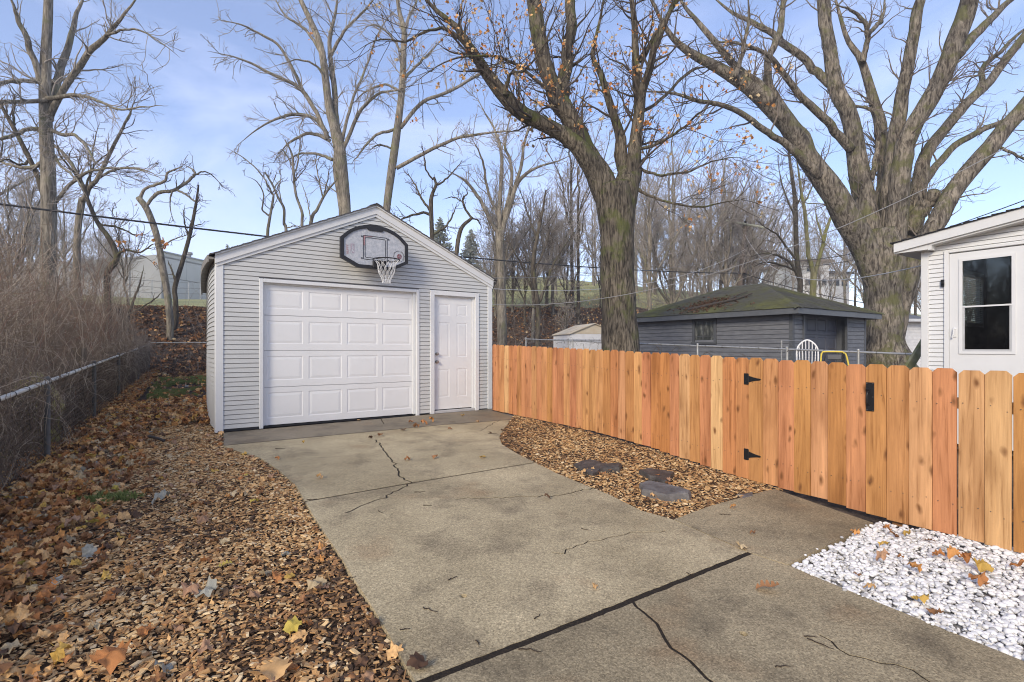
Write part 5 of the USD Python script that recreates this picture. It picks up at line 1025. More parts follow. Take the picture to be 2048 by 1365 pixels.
hs3, w3, h3 = simple_house('white_cottage', 1790, 1850, 712, 640, 23, .10, M_FARW, M_FARG, 'small white cottage with a grey roof between the silver maple and the house', 5, roof='hip', wins=((.92, .99, .35, .75),), rise=.62)
for i in range(11): put('siding_course', box(0, w3, -.018, -.002, i * h3 / 11 + .012, (i + 1) * h3 / 11), M_FARW, hs3)
put('eave_board', box(-.32, w3 + .32, -.45, -.40, h3 - .10, h3 + .02), M_TRIM, hs3)

# ------------------------------------------------------------------ utility pole and wires
pb_ = at(1478, 590, 32); pt_ = at(1491, 448, 32); M_POLE = flat('old_pole', (.13, .105, .085), rough=.9, var=.3, scale=6, stretch=(1, 1, .2))
pole = thing('utility_pole', label='weathered wooden utility pole with a tilted crossarm behind the charcoal garage', cat='utility pole')
pd = (pt_ - pb_) / (pt_[2] - pb_[2]); base_ = pb_ + pd * (float(terrain(*pb_[:2])) - .5 - pb_[2])
put('post', tubes(np.array([base_, pb_, pt_]), np.array([.19, .17, .13]), 12), M_POLE, pole, smooth=True)
ca, cb = at(1452, 442, 32), at(1530, 456, 31.7); put('crossarm', pipe([ca, cb], .075, 6), flat('pale_crossarm', (.30, .31, .24), var=.2), pole)
put('insulator', join(*[ell(ca + (cb - ca) * t + [0, 0, .16], (.07, .07, .12), 1) for t in (.04, .5, .96)]), M_BLACK, pole); put('bracket', join(pipe([at(1490, 462, 31.8), at(1503, 452, 31.8)], .04, 6), pipe([at(1486, 547, 31.8), at(1486, 540, 31.8)], .22, 8)), M_POLE, pole)
M_CABLE = flat('black_cable', (.03, .03, .032), rough=.6); M_GCABLE = flat('grey_cable', (.22, .22, .22), rough=.6); M_WCABLE = flat('pale_cable', (.50, .50, .49), rough=.6)
def wire(a, b, sag, r, mt, label):
    t = np.linspace(0, 1, 48)[:, None]; p = a + (b - a) * t; p[:, 2] -= (4 * sag * t * (1 - t))[:, 0]; put('overhead_wire', pipe(p, r, 5), mt, smooth=True, label=label, cat='wire')
wire(at(-260, 375, 11), at(1487, 547, 31.8), .45, .026, M_CABLE, 'thick dark cable running from the left edge behind the garage to the pole')
wire(at(1487, 547, 31.8), at(1800, 616, 27), .25, .022, M_CABLE, 'dark cable descending right from the pole over the mossy roof')
wire(at(2300, 130, 7), at(940, 606, 12.2), 1.05, .0075, M_GCABLE, 'long grey wire crossing in front of both maples from the upper right')
wire(at(2200, 342, 10), at(1489, 512, 31.5), .9, .012, M_CABLE, 'dark wire from the right edge to the pole, upper of the close pair')
wire(at(2200, 351, 10), at(1489, 520, 31.5), 1.0, .010, M_CABLE, 'dark wire from the right edge to the pole, lower of the close pair')
wire(at(1845, 531, 7.45), at(1490, 470, 31.7), 1.15, .009, M_WCABLE, 'pale sagging wire from the white house corner up to the pole')
wire(at(940, 557, 15), at(1489, 505, 31.5), .4, .009, M_GCABLE, 'thin grey wire left of the maple, topmost of three')
wire(at(940, 575, 15), at(1489, 500, 31.5), .9, .009, M_WCABLE, 'thin pale wire left of the maple, middle of three')

# ------------------------------------------------------------------ trees
def spawn(r, P, R, counts, srange, ang, lf_, K, wob, up, rfac, rmin, lens=None, flatten=0.0):
    """child branches of every branch in P (B, N, 3)"""
    B, N, _ = P.shape; idx = np.repeat(np.arange(B), counts); n = len(idx)
    if n == 0: return np.zeros((0, K, 3)), np.zeros((0, K))
    s = r.uniform(*srange, n); fp = s * (N - 1); i = np.minimum(fp.astype(int), N - 2); w = (fp - i)[:, None]
    p = P[idx, i] * (1 - w) + P[idx, i + 1] * w; t = P[idx, i + 1] - P[idx, i]; t /= np.linalg.norm(t, axis=1, keepdims=True) + 1e-9
    rad = R[idx, i] * (1 - w[:, 0]) + R[idx, i + 1] * w[:, 0]
    a = r.normal(size=(n, 3)); a -= t * (a * t).sum(1, keepdims=True); a /= np.linalg.norm(a, axis=1, keepdims=True) + 1e-9
    th = r.uniform(*ang, n)[:, None]; d = np.cos(th) * t + np.sin(th) * a
    L = np.linalg.norm(np.diff(P, axis=1), axis=2).sum(1)[idx] if lens is None else np.full(n, lens)
    L = L * r.uniform(*lf_, n) * (1 - .45 * s)
    out = np.empty((n, K, 3)); out[:, 0] = p
    for k in range(1, K):
        d = d + wob * r.normal(size=(n, 3)) + np.array([0, 0, up]); d /= np.linalg.norm(d, axis=1, keepdims=True)
        out[:, k] = out[:, k - 1] + d * (L / (K - 1))[:, None]
    r0 = np.clip(np.minimum(rad * rfac, .012 + .25 * rad), rmin * 1.2, .035); rr_ = r0[:, None] + (rmin - r0[:, None]) * np.linspace(0, 1, K)[None] ** .8
    return out, np.maximum(rr_, rmin * .6)

def counts_for(r, P, per_m, lo=1, hi=60):
    L = np.linalg.norm(np.diff(P, axis=1), axis=2).sum(1); return np.clip(r.poisson(L * per_m), lo, hi)

def crown_of(r, P, R, per_m=(1.6, 2.2, 2.6), lf1=(.5, 1.6), rmin=.004, wob=.22, up=.06, levels=3, ang=(.4, 1.1), s0=.15, len1=1.6, sides=(5, 4, 3), hi=60, first=None):
    """all the branches and twigs that grow from limbs P; returns meshes per level and the outermost twigs"""
    ms = []
    p1, r1 = spawn(r, P, R, counts_for(r, P, per_m[0], 1, hi) if first is None else first, (s0, 1.0), ang, lf1, 9, wob * .62, up, .38, rmin * 1.3, lens=len1)
    ms.append(tubes(p1, r1, sides[0])); last = p1
    if levels > 1:
        p2, r2 = spawn(r, p1, r1, counts_for(r, p1, per_m[1] * 1.35, 1, 18), (.15, 1.0), (.4, 1.0), (.35, .8), 6, wob * .8, up, .6, rmin * .85); ms.append(tubes(p2, r2, sides[1])); last = p2
    if levels > 2:
        p3, r3 = spawn(r, p2, r2, counts_for(r, p2, per_m[2] * 1.6, 1, 9), (.15, 1.0), (.4, 1.0), (.4, .9), 4, wob * .8, up * .5, .7, rmin * .6); ms.append(tubes(p3, r3, sides[2])); last = p3
    return ms, last

def limb_path(pts, Y, dy, n=26):
    """traced places (u, v, width in photo pixels) at their distance, to a 3D path and radii"""
    a = np.array(pts, float); q = smooth_path(a, n); t = np.linspace(0, 1, n); Yk = Y + dy[0] + (dy[1] - dy[0]) * t ** 1.3
    P = np.array([at(u, v, y) for (u, v, w), y in zip(q, Yk)]); wd_ = np.maximum(q[:, 2], .7)
    if a[-1, 2] < 6.5 and n == 30: wd_ = wd_ * (1 - .8 * t ** 5)
    R = wd_ / 2 * Yk / F; rr_j = np.random.default_rng(int(abs(a[0, 0] * 7 + a[-1, 1] * 13)) + 3)
    if n == 30: j = rr_j.normal(0, 1, (n, 3)); j[1:-1] = (j[:-2] + 2 * j[1:-1] + j[2:]) / 4; P = P + j * np.minimum(.010 + R * .16, .04)[:, None] * np.clip(t * 6, 0, 1)[:, None]
    return P, R

def rough_limb(P, R, sides, amp, seed, gnarl=0.0):
    """a limb with an uneven surface"""
    v, f = tubes(P, R, sides); n = len(P); c = np.repeat(P, sides, 0); d = v[:n * sides] - c
    k = 1 + amp * (meshkit.fbm(np.column_stack([v[:n * sides, :2] * 5.0, v[:n * sides, 2:] * 1.6]), 3, seed) - .5) * 2 + gnarl * (meshkit.noise(v[:n * sides] * 2.2, seed + 1)[:, None][:, 0] - .5)
    v[:n * sides] = c + d * k[:, None]; return v, f

def traced_tree(name, label, Y, trunk, limbs, bark_m, twig_m, seed, crown=None, sides=16, leaves=None, cat='tree', foot=True, flare=1.35, slim=.88):
    r = np.random.default_rng(seed); root = thing(name, label=label, cat=cat)
    P, R = limb_path(trunk, Y, (0, 0), 34)
    if foot:
        g = float(terrain(*P[0][:2])) - .15
        if P[0][2] > g:
            n = 8; z = np.linspace(g, P[0][2], n, endpoint=False); d = (P[1] - P[0]) / max(.05, P[1][2] - P[0][2]); d = np.clip(d, -.12, .12)
            ex_ = np.column_stack([P[0][0] + d[0] * (z - P[0][2]), P[0][1] + d[1] * (z - P[0][2]), z]); hgt = z - g
            P = np.vstack([ex_, P]); R = np.concatenate([R[0] * (1 + (flare - 1) * np.exp(-hgt / .35)), R])
    big = sides >= 18
    put('trunk', rough_limb(smooth_path(P, 70) if big else P, np.interp(np.linspace(0, 1, 70), np.linspace(0, 1, len(R)), R) if big else R, sides + 8 if big else sides, .07 if big else .04, seed, .10 if big else .0), bark_m, root, smooth=True)
    LP, LR = [P[-26:] if len(P) >= 26 else P], [R[-26:]]; allP, allR = [], []
    for (dy, pts) in limbs:
        p, q = limb_path([(a, b, w * slim) for a, b, w in pts], Y, dy, 30); put('limb', rough_limb(p, q, max(8, sides - 4), .06, seed + 3, .08 if big else 0), bark_m, root, smooth=True); i = np.linspace(0, 29, 26).astype(int); allP.append(p[i]); allR.append(q[i])
    c = dict(per_m=(1.5, 2.2, 2.4), rmin=.004); c.update(crown or {})
    if allP and trunk[-1][2] < 6:
        i = np.linspace(len(P) // 2, len(P) - 1, 26).astype(int); tt_ = np.linspace(len(P) // 2, len(P) - 1, 26); allP.append(np.column_stack([np.interp(tt_, np.arange(len(P)), P[:, k]) for k in range(3)])); allR.append(np.interp(tt_, np.arange(len(P)), R))
    base = np.array(allP) if allP else P[None, -26:]; bR = np.array(allR) if allR else R[None, -26:]
    ms, last = crown_of(r, base, bR, **c)
    put('branches', ms[0], twig_m, root, smooth=True, kind='stuff')
    if len(ms) > 1: put('twigs', join(*ms[1:]), twig_m, root, smooth=True, kind='stuff')
    if leaves:
        n, mats_, size, where = leaves; cand = last[:, -1]; k = r.choice(len(cand), min(len(cand), n * 6), replace=False); cand = cand[k]; cand = cand[where(cand)][:n]
        for j, mt in enumerate(mats_):
            sel = cand[j::len(mats_)]; ms2 = []
            for p in sel:
                for _ in range(int(r.integers(1, 4))):
                    lv, lf2 = leafs[int(r.integers(0, 6))]; q = quat(np.array([r.uniform(0, 6.28)]), np.array([r.uniform(.8, 2.2)]), r)[0]; s_ = size * r.uniform(.6, 1.25); ms2.append((np.array([qrot(q, a * s_) for a in lv]) + p + r.normal(0, .05, 3), lf2))
            if ms2: put('withered_leaves', join(*ms2), mt, root, smooth=True, kind='stuff')
    return root

B_MAPLE = bark('maple_bark', (.024, .02, .016), (.155, .134, .105), (.085, .095, .03), .40, furrow=24, along=4.0, bump=1.0, dist=.04)
B_SILVER = bark('silver_maple_bark', (.038, .031, .026), (.225, .20, .165), (.11, .11, .045), .45, furrow=15, along=3.2, bump=1.0, dist=.05)
B_GREY = bark('grey_bark', (.095, .084, .068), (.25, .225, .185), (.15, .15, .08), .3, furrow=20, along=3, bump=.6, dist=.02)
B_DARK = bark('dark_bark', (.04, .034, .027), (.115, .10, .08), (.09, .09, .04), .3, furrow=22, along=4, bump=.6, dist=.02)
T_MAPLE = flat('maple_twig', (.072, .058, .047), rough=.85, var=.25, scale=3); T_SILVER = flat('silver_twig', (.15, .125, .10), rough=.85, var=.25, scale=3)
T_GREY = flat('grey_twig', (.27, .24, .205), rough=.9, var=.25, scale=2); T_DARK = flat('dark_twig', (.105, .084, .066), rough=.9, var=.25, scale=2)
T_VINE = flat('vine_cane', (.17, .128, .092), rough=.9, var=.35, scale=4); T_VINE2 = flat('pale_cane', (.34, .28, .21), rough=.85, var=.3, scale=4); T_RED = flat('red_cane', (.17, .085, .055), rough=.8, var=.3, scale=4)

# the big maple in the middle
traced_tree('maple_tree', 'large dark maple with withered orange leaves behind the cedar fence', 11.5,
    [(1241, 700, 76), (1239, 640, 70), (1236, 560, 67), (1234, 500, 66), (1233, 450, 68), (1229, 408, 74), (1222, 372, 70)],
    [((0, -.9), [(1226, 420, 62), (1205, 370, 58), (1178, 325, 46), (1143, 288, 36), (1100, 258, 33), (1046, 227, 33), (1010, 190, 32), (973, 143, 28), (944, 103, 22), (914, 59, 18), (870, 18, 13), (836, -20, 11), (760, -110, 6)]),
     ((0, .3), [(1222, 410, 60), (1200, 355, 56), (1171, 304, 50), (1150, 262, 42), (1130, 222, 38), (1106, 183, 36), (1086, 110, 35), (1070, 37, 34), (1062, -60, 30), (1040, -220, 16)]),
     ((.1, 1.2), [(1150, 265, 36), (1131, 215, 33), (1124, 190, 31), (1131, 147, 29), (1140, 73, 25), (1144, -10, 23), (1150, -160, 12)]),
     ((0, .8), [(1238, 440, 60), (1248, 385, 48), (1250, 350, 38), (1242, 300, 28), (1233, 256, 22), (1218, 205, 18), (1200, 147, 15), (1186, 103, 12), (1204, 22, 9), (1216, -60, 5)]),
     ((0, .2), [(1244, 430, 58), (1258, 370, 44), (1266, 330, 34), (1273, 275, 28), (1275, 205, 21), (1270, 128, 18), (1268, 37, 16), (1264, -60, 12), (1262, -170, 6)]),
     ((.1, -.8), [(1262, 350, 30), (1276, 250, 23), (1284, 190, 20), (1299, 139, 18), (1317, 73, 15), (1352, 0, 12), (1395, -90, 7)]),
     ((0, -1.2), [(1283, 125, 12), (1305, 80, 9), (1330, 38, 8), (1370, -15, 6), (1420, -80, 3)]),
     ((0, -1.6), [(1262, 372, 10), (1300, 392, 6), (1345, 408, 5), (1400, 413, 4.5), (1455, 405, 3.5), (1500, 395, 2)]),
     ((.0, -1.5), [(1270, 300, 9), (1310, 290, 7), (1360, 262, 6), (1400, 225, 5), (1440, 205, 3)]),
     ((0, -1.4), [(1268, 330, 8), (1310, 350, 6), (1370, 345, 5), (1430, 322, 4), (1490, 312, 2.5)]),
     ((.2, 1.2), [(1276, 230, 9), (1320, 200, 7), (1372, 150, 6), (1420, 130, 4), (1470, 118, 3)]),
     ((-.3, -1.4), [(1098, 182, 9), (1060, 150, 7), (1010, 120, 6), (950, 112, 5), (885, 128, 4), (800, 190, 2.5)]),
     ((-.6, -1.2), [(944, 103, 13), (900, 62, 8), (860, 60, 6), (810, 82, 5), (760, 80, 4), (700, 110, 2)]),
     ((-.5, -1.6), [(1010, 190, 12), (1020, 150, 7), (1050, 140, 5), (1090, 90, 4), (1120, 60, 3)])],
    B_MAPLE, T_MAPLE, 31, dict(per_m=(4.0, 2.6, 2.3), rmin=.004, len1=2.1, lf1=(.35, 1.0), wob=.24, up=.05, s0=.22), sides=22,
    leaves=(620, [M_LEAF['orange'], M_LEAF['tan'], M_LEAF['pale'], M_LEAF['rust']], .072, lambda p: (p[:, 2] < 9) & ((p[:, 0] > 1.5) | (p[:, 2] > 4.5))))

# the silver maple at the right
traced_tree('silver_maple', 'huge many limbed silver maple with mossy limbs behind the white house', 17.2,
    [(1776, 736, 96), (1770, 690, 70), (1769, 640, 64), (1768, 590, 66), (1767, 545, 74), (1766, 500, 74), (1764, 460, 58)],
    [((0, -1.2), [(1768, 600, 60), (1752, 548, 62), (1730, 492, 62), (1694, 435, 60), (1661, 377, 55), (1612, 312, 47), (1563, 238, 44), (1497, 176, 36), (1444, 140, 30), (1382, 107, 24), (1341, 70, 19), (1312, 20, 15), (1280, -50, 8)]),
     ((-.4, .3), [(1640, 350, 34), (1610, 285, 30), (1587, 246, 27), (1541, 185, 22), (1532, 135, 18), (1550, 90, 16), (1563, 41, 14), (1567, -30, 10)]),
     ((-.5, -2.0), [(1640, 352, 22), (1575, 290, 17), (1530, 263, 15), (1472, 222, 13), (1394, 201, 10), (1325, 185, 8), (1240, 182, 4)]),
     ((-.8, .4), [(1545, 205, 22), (1522, 172, 20), (1464, 127, 17), (1403, 53, 13), (1366, 8, 10), (1330, -50, 6)]),
     ((-1, -1.3), [(1470, 156, 12), (1480, 123, 11), (1490, 80, 9), (1497, 41, 8), (1497, -30, 5)]),
     ((.2, 1.0), [(1766, 560, 70), (1748, 500, 60), (1735, 450, 54), (1728, 400, 50), (1714, 328, 45), (1698, 230, 38), (1669, 164, 34), (1657, 82, 29), (1648, 20, 30), (1635, -60, 24), (1620, -160, 12)]),
     ((.7, 2.2), [(1672, 176, 24), (1640, 150, 20), (1620, 131, 19), (1571, 90, 17), (1522, 53, 14), (1464, 25, 11), (1410, -20, 7)]),
     ((.3, -1.5), [(1702, 300, 22), (1678, 270, 20), (1653, 242, 19), (1604, 193, 17), (1563, 140, 14), (1530, 107, 12), (1464, 86, 9), (1390, 90, 4)]),
     ((.4, 1.6), [(1762, 540, 50), (1762, 450, 46), (1772, 361, 40), (1768, 300, 30), (1762, 250, 27), (1747, 197, 23), (1723, 123, 18), (1694, 74, 14), (1673, 8, 11), (1660, -60, 6)]),
     ((.9, .2), [(1725, 125, 15), (1732, 95, 13), (1736, 68, 12), (1727, 41, 10), (1694, 17, 7), (1660, 8, 3)]),
     ((.9, 2.6), [(1736, 70, 11), (1752, 52, 10), (1764, 37, 9), (1772, -20, 6)]),
     ((.1, -.8), [(1776, 520, 48), (1780, 420, 44), (1784, 340, 40), (1797, 246, 33), (1809, 164, 28), (1825, 82, 26), (1842, 0, 22), (1856, -80, 12)]),
     ((-.1, -1.8), [(1780, 540, 54), (1792, 440, 48), (1800, 340, 45), (1812, 290, 42), (1829, 246, 40), (1874, 176, 40), (1907, 103, 41), (1932, 25, 40), (1950, -50, 30), (1972, -140, 14)]),
     ((-1.2, -.2), [(1915, 110, 26), (1932, 90, 24), (1973, 45, 19), (2022, 0, 15), (2080, -60, 8)]),
     ((.3, .9), [(1785, 620, 36), (1798, 540, 40), (1825, 443, 40), (1837, 370, 36), (1850, 312, 28), (1891, 258, 25), (1940, 201, 22), (1989, 152, 20), (2047, 74, 17), (2110, 0, 10)]),
     ((.2, -.2), [(1818, 470, 40), (1838, 430, 37), (1856, 404, 34), (1866, 392, 33)]),
     ((.6, 2.0), [(1950, 190, 14), (1963, 165, 13), (1965, 135, 12), (1998, 107, 10), (2047, 60, 8), (2100, 30, 4)]),
     ((.4, 1.8), [(1838, 380, 20), (1858, 350, 18), (1907, 295, 16), (1977, 254, 14), (2048, 234, 11), (2120, 230, 5)]),
     ((-.2, -1.4), [(1792, 690, 30), (1803, 620, 34), (1816, 565, 37), (1834, 515, 40), (1874, 439, 42), (1924, 365, 40), (1973, 304, 39), (2022, 246, 36), (2065, 190, 32), (2120, 100, 20)]),
     ((-.8, -2.2), [(1985, 290, 10), (2010, 300, 7), (2048, 318, 6), (2100, 340, 3)]),
     ((.2, 1.2), [(1742, 360, 14), (1752, 320, 13), (1756, 270, 12), (1750, 225, 10), (1700, 210, 6), (1660, 215, 4)])],
    B_SILVER, T_SILVER, 47, dict(per_m=(2.2, 2.0, 1.9), rmin=.006, len1=2.2, lf1=(.3, .9), wob=.26, up=.05, s0=.25, hi=34), sides=26, flare=1.4, slim=.80)

# the left trees
traced_tree('tall_grey_tree', 'tall grey tree with upswept forks at the far left', 13.5,
    [(97, 600, 28), (97, 500, 26), (97, 366, 25), (92, 256, 22), (90, 165, 20), (93, 92, 17), (97, 0, 15), (99, -120, 10)],
    [((0, 1.0), [(96, 240, 20), (103, 212, 18), (116, 160, 16), (125, 121, 15), (147, 55, 12), (161, 7, 9), (175, -50, 5)]),
     ((0, -.9), [(100, 230, 14), (121, 190, 13), (165, 121, 13), (205, 81, 11), (234, 44, 8), (271, 0, 5), (300, -40, 3)]),
     ((-.5, -1.4), [(210, 72, 6), (240, 62, 5), (278, 60, 4), (320, 85, 3.5), (360, 115, 2)]),
     ((0, -.8), [(91, 180, 15), (77, 147, 13), (55, 81, 12), (33, 33, 10), (18, -20, 7)]),
     ((0, -1.6), [(96, 168, 10), (50, 162, 9), (0, 166, 8), (-60, 175, 6)]), ((0, 1.0), [(92, 165, 9), (120, 160, 7), (150, 156, 5), (175, 160, 2)]),
     ((-.1, -1.5), [(95, 200, 10), (50, 203, 9), (0, 206, 9), (-60, 210, 7)]), ((-.1, -2.0), [(95, 198, 10), (157, 190, 8), (200, 205, 6), (238, 220, 5), (290, 213, 4), (335, 212, 2.5)]),
     ((.1, -1.2), [(93, 262, 10), (60, 258, 9), (30, 270, 8), (0, 278, 8), (-60, 290, 6)]), ((0, -1.8), [(96, 258, 9), (120, 268, 8), (150, 272, 7), (175, 300, 5), (192, 325, 4), (215, 345, 2)]),
     ((.1, 1.2), [(95, 320, 9), (60, 335, 8), (20, 330, 7), (-30, 310, 5)]), ((0, -1.2), [(96, 290, 8), (120, 330, 6), (150, 355, 5), (175, 395, 4)]),
     ((.2, -1.5), [(97, 420, 9), (150, 360, 7), (200, 340, 5), (265, 338, 4), (330, 360, 2)])],
    B_GREY, T_GREY, 53, dict(per_m=(4.2, 3.0, 2.4), rmin=.0048, len1=1.5, lf1=(.3, 1.0), wob=.28, up=.03, s0=.12), sides=14)
traced_tree('leaning_tree', 'slim greenish tree forking low at the left in front of the warehouse', 15.5,
    [(154, 640, 14), (154, 560, 13), (154, 500, 12), (157, 445, 12), (165, 396, 12)],
    [((0, -.8), [(160, 410, 12), (175, 385, 10), (198, 352, 9), (227, 293, 8), (256, 234, 6), (275, 190, 3)]), ((0, .8), [(170, 382, 9), (139, 322, 8), (103, 286, 6), (60, 250, 4)]),
     ((.4, -1.2), [(195, 358, 6), (230, 340, 5), (265, 336, 4), (300, 345, 3), (330, 362, 2)]), ((0, 1), [(180, 375, 5), (182, 330, 4), (190, 280, 3), (200, 240, 2)])],
    B_GREY, T_DARK, 54, dict(per_m=(4.5, 2.8, 2.4), rmin=.005, len1=1.3, lf1=(.3, 1.0), wob=.28), sides=10)
traced_tree('crooked_dark_tree', 'crooked dark stemmed tree wound with vines left of the stump', 14.5,
    [(217, 680, 13), (217, 645, 12), (214, 555, 11), (222, 535, 11), (233, 520, 11), (229, 498, 10), (213, 470, 9), (195, 445, 8), (176, 402, 7), (168, 372, 6)],
    [((0, -.8), [(232, 515, 6), (250, 500, 5), (280, 505, 4), (305, 490, 3), (330, 485, 2)]), ((0, .6), [(200, 450, 5), (235, 455, 4), (270, 470, 3), (300, 468, 2)]), ((0, -.6), [(172, 390, 6), (150, 350, 5), (120, 310, 4), (110, 270, 2)]), ((0, .6), [(170, 380, 5), (190, 330, 4), (225, 300, 3)])],
    B_DARK, T_DARK, 55, dict(per_m=(5.0, 2.8, 2.4), rmin=.0045, len1=1.1, lf1=(.3, 1.0), wob=.3), sides=10, leaves=(12, [M_LEAF['orange'], M_LEAF['rust']], .12, lambda p: p[:, 2] < 6))
traced_tree('slanting_stem', 'thin dark stem slanting left at the left edge among the vines', 14.0,
    [(110, 560, 11), (100, 450, 10), (88, 396, 10), (73, 348, 9), (37, 275, 8), (7, 220, 6), (-20, 170, 4)], [((0, -.6), [(60, 320, 6), (40, 330, 5), (15, 320, 4), (-20, 330, 3)]), ((0, .6), [(37, 275, 6), (25, 235, 5), (30, 200, 4), (10, 160, 3)])],
    B_DARK, T_DARK, 56, dict(per_m=(5, 2.8, 2.4), rmin=.0045, len1=1.0, lf1=(.3, 1.0), wob=.3), sides=9)
traced_tree('bent_tree', 'bare grey tree with a sharply bent top beyond the back fence', 19.0,
    [(340, 720, 15), (340, 690, 13), (340, 636, 13), (333, 578, 13), (326, 540, 13), (314, 474, 12), (295, 421, 12), (277, 396, 11)],
    [((0, -.5), [(279, 400, 8), (290, 378, 6), (310, 370, 6), (330, 362, 6), (337, 344, 5), (362, 337, 3), (372, 345, 2)]), ((0, .6), [(293, 412, 7), (315, 386, 8), (352, 379, 7), (383, 356, 7), (388, 342, 6), (368, 330, 4)]),
     ((.2, -.6), [(352, 380, 5), (370, 388, 5), (388, 403, 4), (392, 395, 2)]), ((.2, 1), [(385, 350, 4), (415, 345, 3), (450, 375, 2)]), ((0, .5), [(345, 382, 4), (340, 400, 3), (342, 425, 2), (352, 455, 1.5)]), ((0, -.6), [(318, 500, 4), (345, 480, 3), (380, 470, 2)])],
    B_GREY, T_DARK, 57, dict(per_m=(2.6, 2.4, 2.2), rmin=.006, len1=1.1, lf1=(.25, .9), wob=.3, s0=.3), sides=12)
traced_tree('bent_sapling', 'thin forked sapling just right of the bent tree', 19.6,
    [(344, 670, 10), (352, 640, 9), (351, 600, 9), (350, 574, 9), (367, 517, 8), (381, 464, 7), (393, 402, 5), (397, 370, 3)], [((0, .5), [(352, 570, 5), (345, 545, 4), (335, 520, 3)]), ((0, -.5), [(378, 475, 4), (368, 440, 3), (370, 410, 2)])],
    B_DARK, T_DARK, 58, dict(per_m=(2.6, 2.4, 2.0), rmin=.006, len1=.9, lf1=(.25, .9), wob=.3, s0=.3), sides=9)
traced_tree('low_stump', 'short cut stump with thin regrowth on the leafy bank', 18.5,
    [(250, 690, 12), (250, 669, 11), (252, 640, 11), (253, 628, 13)], [((0, -.3), [(253, 634, 11), (240, 624, 9), (226, 617, 8)]), ((0, .4), [(254, 632, 7), (267, 602, 5), (280, 565, 4), (288, 530, 2)]), ((0, -.4), [(255, 630, 5), (300, 605, 3), (330, 580, 2)])],
    B_DARK, T_DARK, 59, dict(per_m=(2.6, 2, 1.6), rmin=.004, len1=.8, lf1=(.25, .9), wob=.25, up=.12, s0=.4), sides=10, cat='stump')

# trees behind the garage
traced_tree('twin_trunk_tree', 'tall pale twin trunked tree behind the garage ridge', 23.0,
    [(694, 560, 20), (693, 430, 18), (686, 350, 20), (678, 293, 24), (668, 250, 20), (659, 220, 16), (650, 150, 14), (641, 92, 13), (620, 40, 11), (601, 0, 9), (570, -70, 6)],
    [((0, .6), [(680, 560, 13), (682, 430, 12), (674, 350, 14), (674, 290, 15), (672, 230, 14), (670, 183, 14), (659, 92, 12), (672, 20, 10), (682, -60, 6)]),
     ((0, -1.5), [(655, 280, 11), (645, 250, 10), (604, 183, 9), (542, 147, 7), (476, 117, 5), (415, 103, 3)]), ((-.3, -1.8), [(608, 186, 8), (590, 150, 7), (557, 92, 6), (510, 62, 5), (476, 48, 4), (421, 37, 2)]),
     ((0, -1.4), [(655, 268, 9), (630, 240, 8), (586, 229, 7), (531, 249, 5), (472, 293, 3)]), ((0, .9), [(660, 282, 8), (623, 267, 7), (590, 278, 6), (571, 293, 4), (550, 320, 2)]), ((0, 1), [(665, 320, 8), (640, 310, 6), (601, 308, 5), (560, 330, 3)]),
     ((0, -1), [(686, 300, 9), (720, 225, 8), (755, 190, 6), (794, 180, 5), (830, 170, 3)]), ((0, 1), [(684, 280, 8), (705, 200, 6), (730, 140, 5), (760, 60, 4), (800, 10, 3)]), ((0, 1.2), [(645, 110, 8), (610, 60, 6), (570, 30, 5), (540, -20, 3)]), ((.2, -1), [(662, 110, 8), (690, 60, 6), (730, 20, 5), (770, -30, 3)]),
     ((0, -1.2), [(660, 200, 7), (640, 140, 5), (600, 120, 4), (560, 130, 3)])],
    B_GREY, T_GREY, 61, dict(per_m=(3.2, 2.4, 2.2), rmin=.0075, len1=2.0, lf1=(.3, 1.0), wob=.22, up=.02, s0=.2), sides=14)
traced_tree('slender_pale_tree', 'slender pale tree right of the garage ridge with long side limbs', 22.5,
    [(764, 540, 16), (773, 421, 15), (782, 350, 16), (790, 293, 16), (799, 225, 14), (805, 165, 13), (807, 105, 12), (808, 62, 11), (798, 20, 8), (790, -40, 5)],
    [((0, 1), [(808, 64, 8), (820, 30, 6), (834, 0, 5), (850, -50, 3)]), ((0, -1.6), [(793, 337, 9), (845, 308, 8), (900, 282, 7), (950, 270, 6), (1002, 264, 5), (1060, 262, 3)]), ((0, 1.4), [(801, 256, 9), (845, 205, 8), (900, 183, 7), (958, 150, 6), (1010, 120, 4), (1060, 100, 2)]),
     ((0, -1.2), [(794, 258, 7), (753, 271, 6), (725, 300, 5), (702, 330, 3)]), ((0, .8), [(806, 160, 7), (830, 135, 6), (856, 110, 5), (892, 70, 3)]), ((0, 1.2), [(804, 185, 6), (770, 170, 5), (730, 185, 4), (700, 215, 2)]), ((0, -1), [(790, 300, 5), (760, 290, 4), (740, 300, 3)]), ((0, -.9), [(806, 110, 6), (780, 70, 5), (750, 50, 4), (720, 60, 2)])],
    B_GREY, T_GREY, 62, dict(per_m=(3.2, 2.4, 2.2), rmin=.0075, len1=1.8, lf1=(.3, 1.0), wob=.24, up=.02, s0=.2), sides=14)
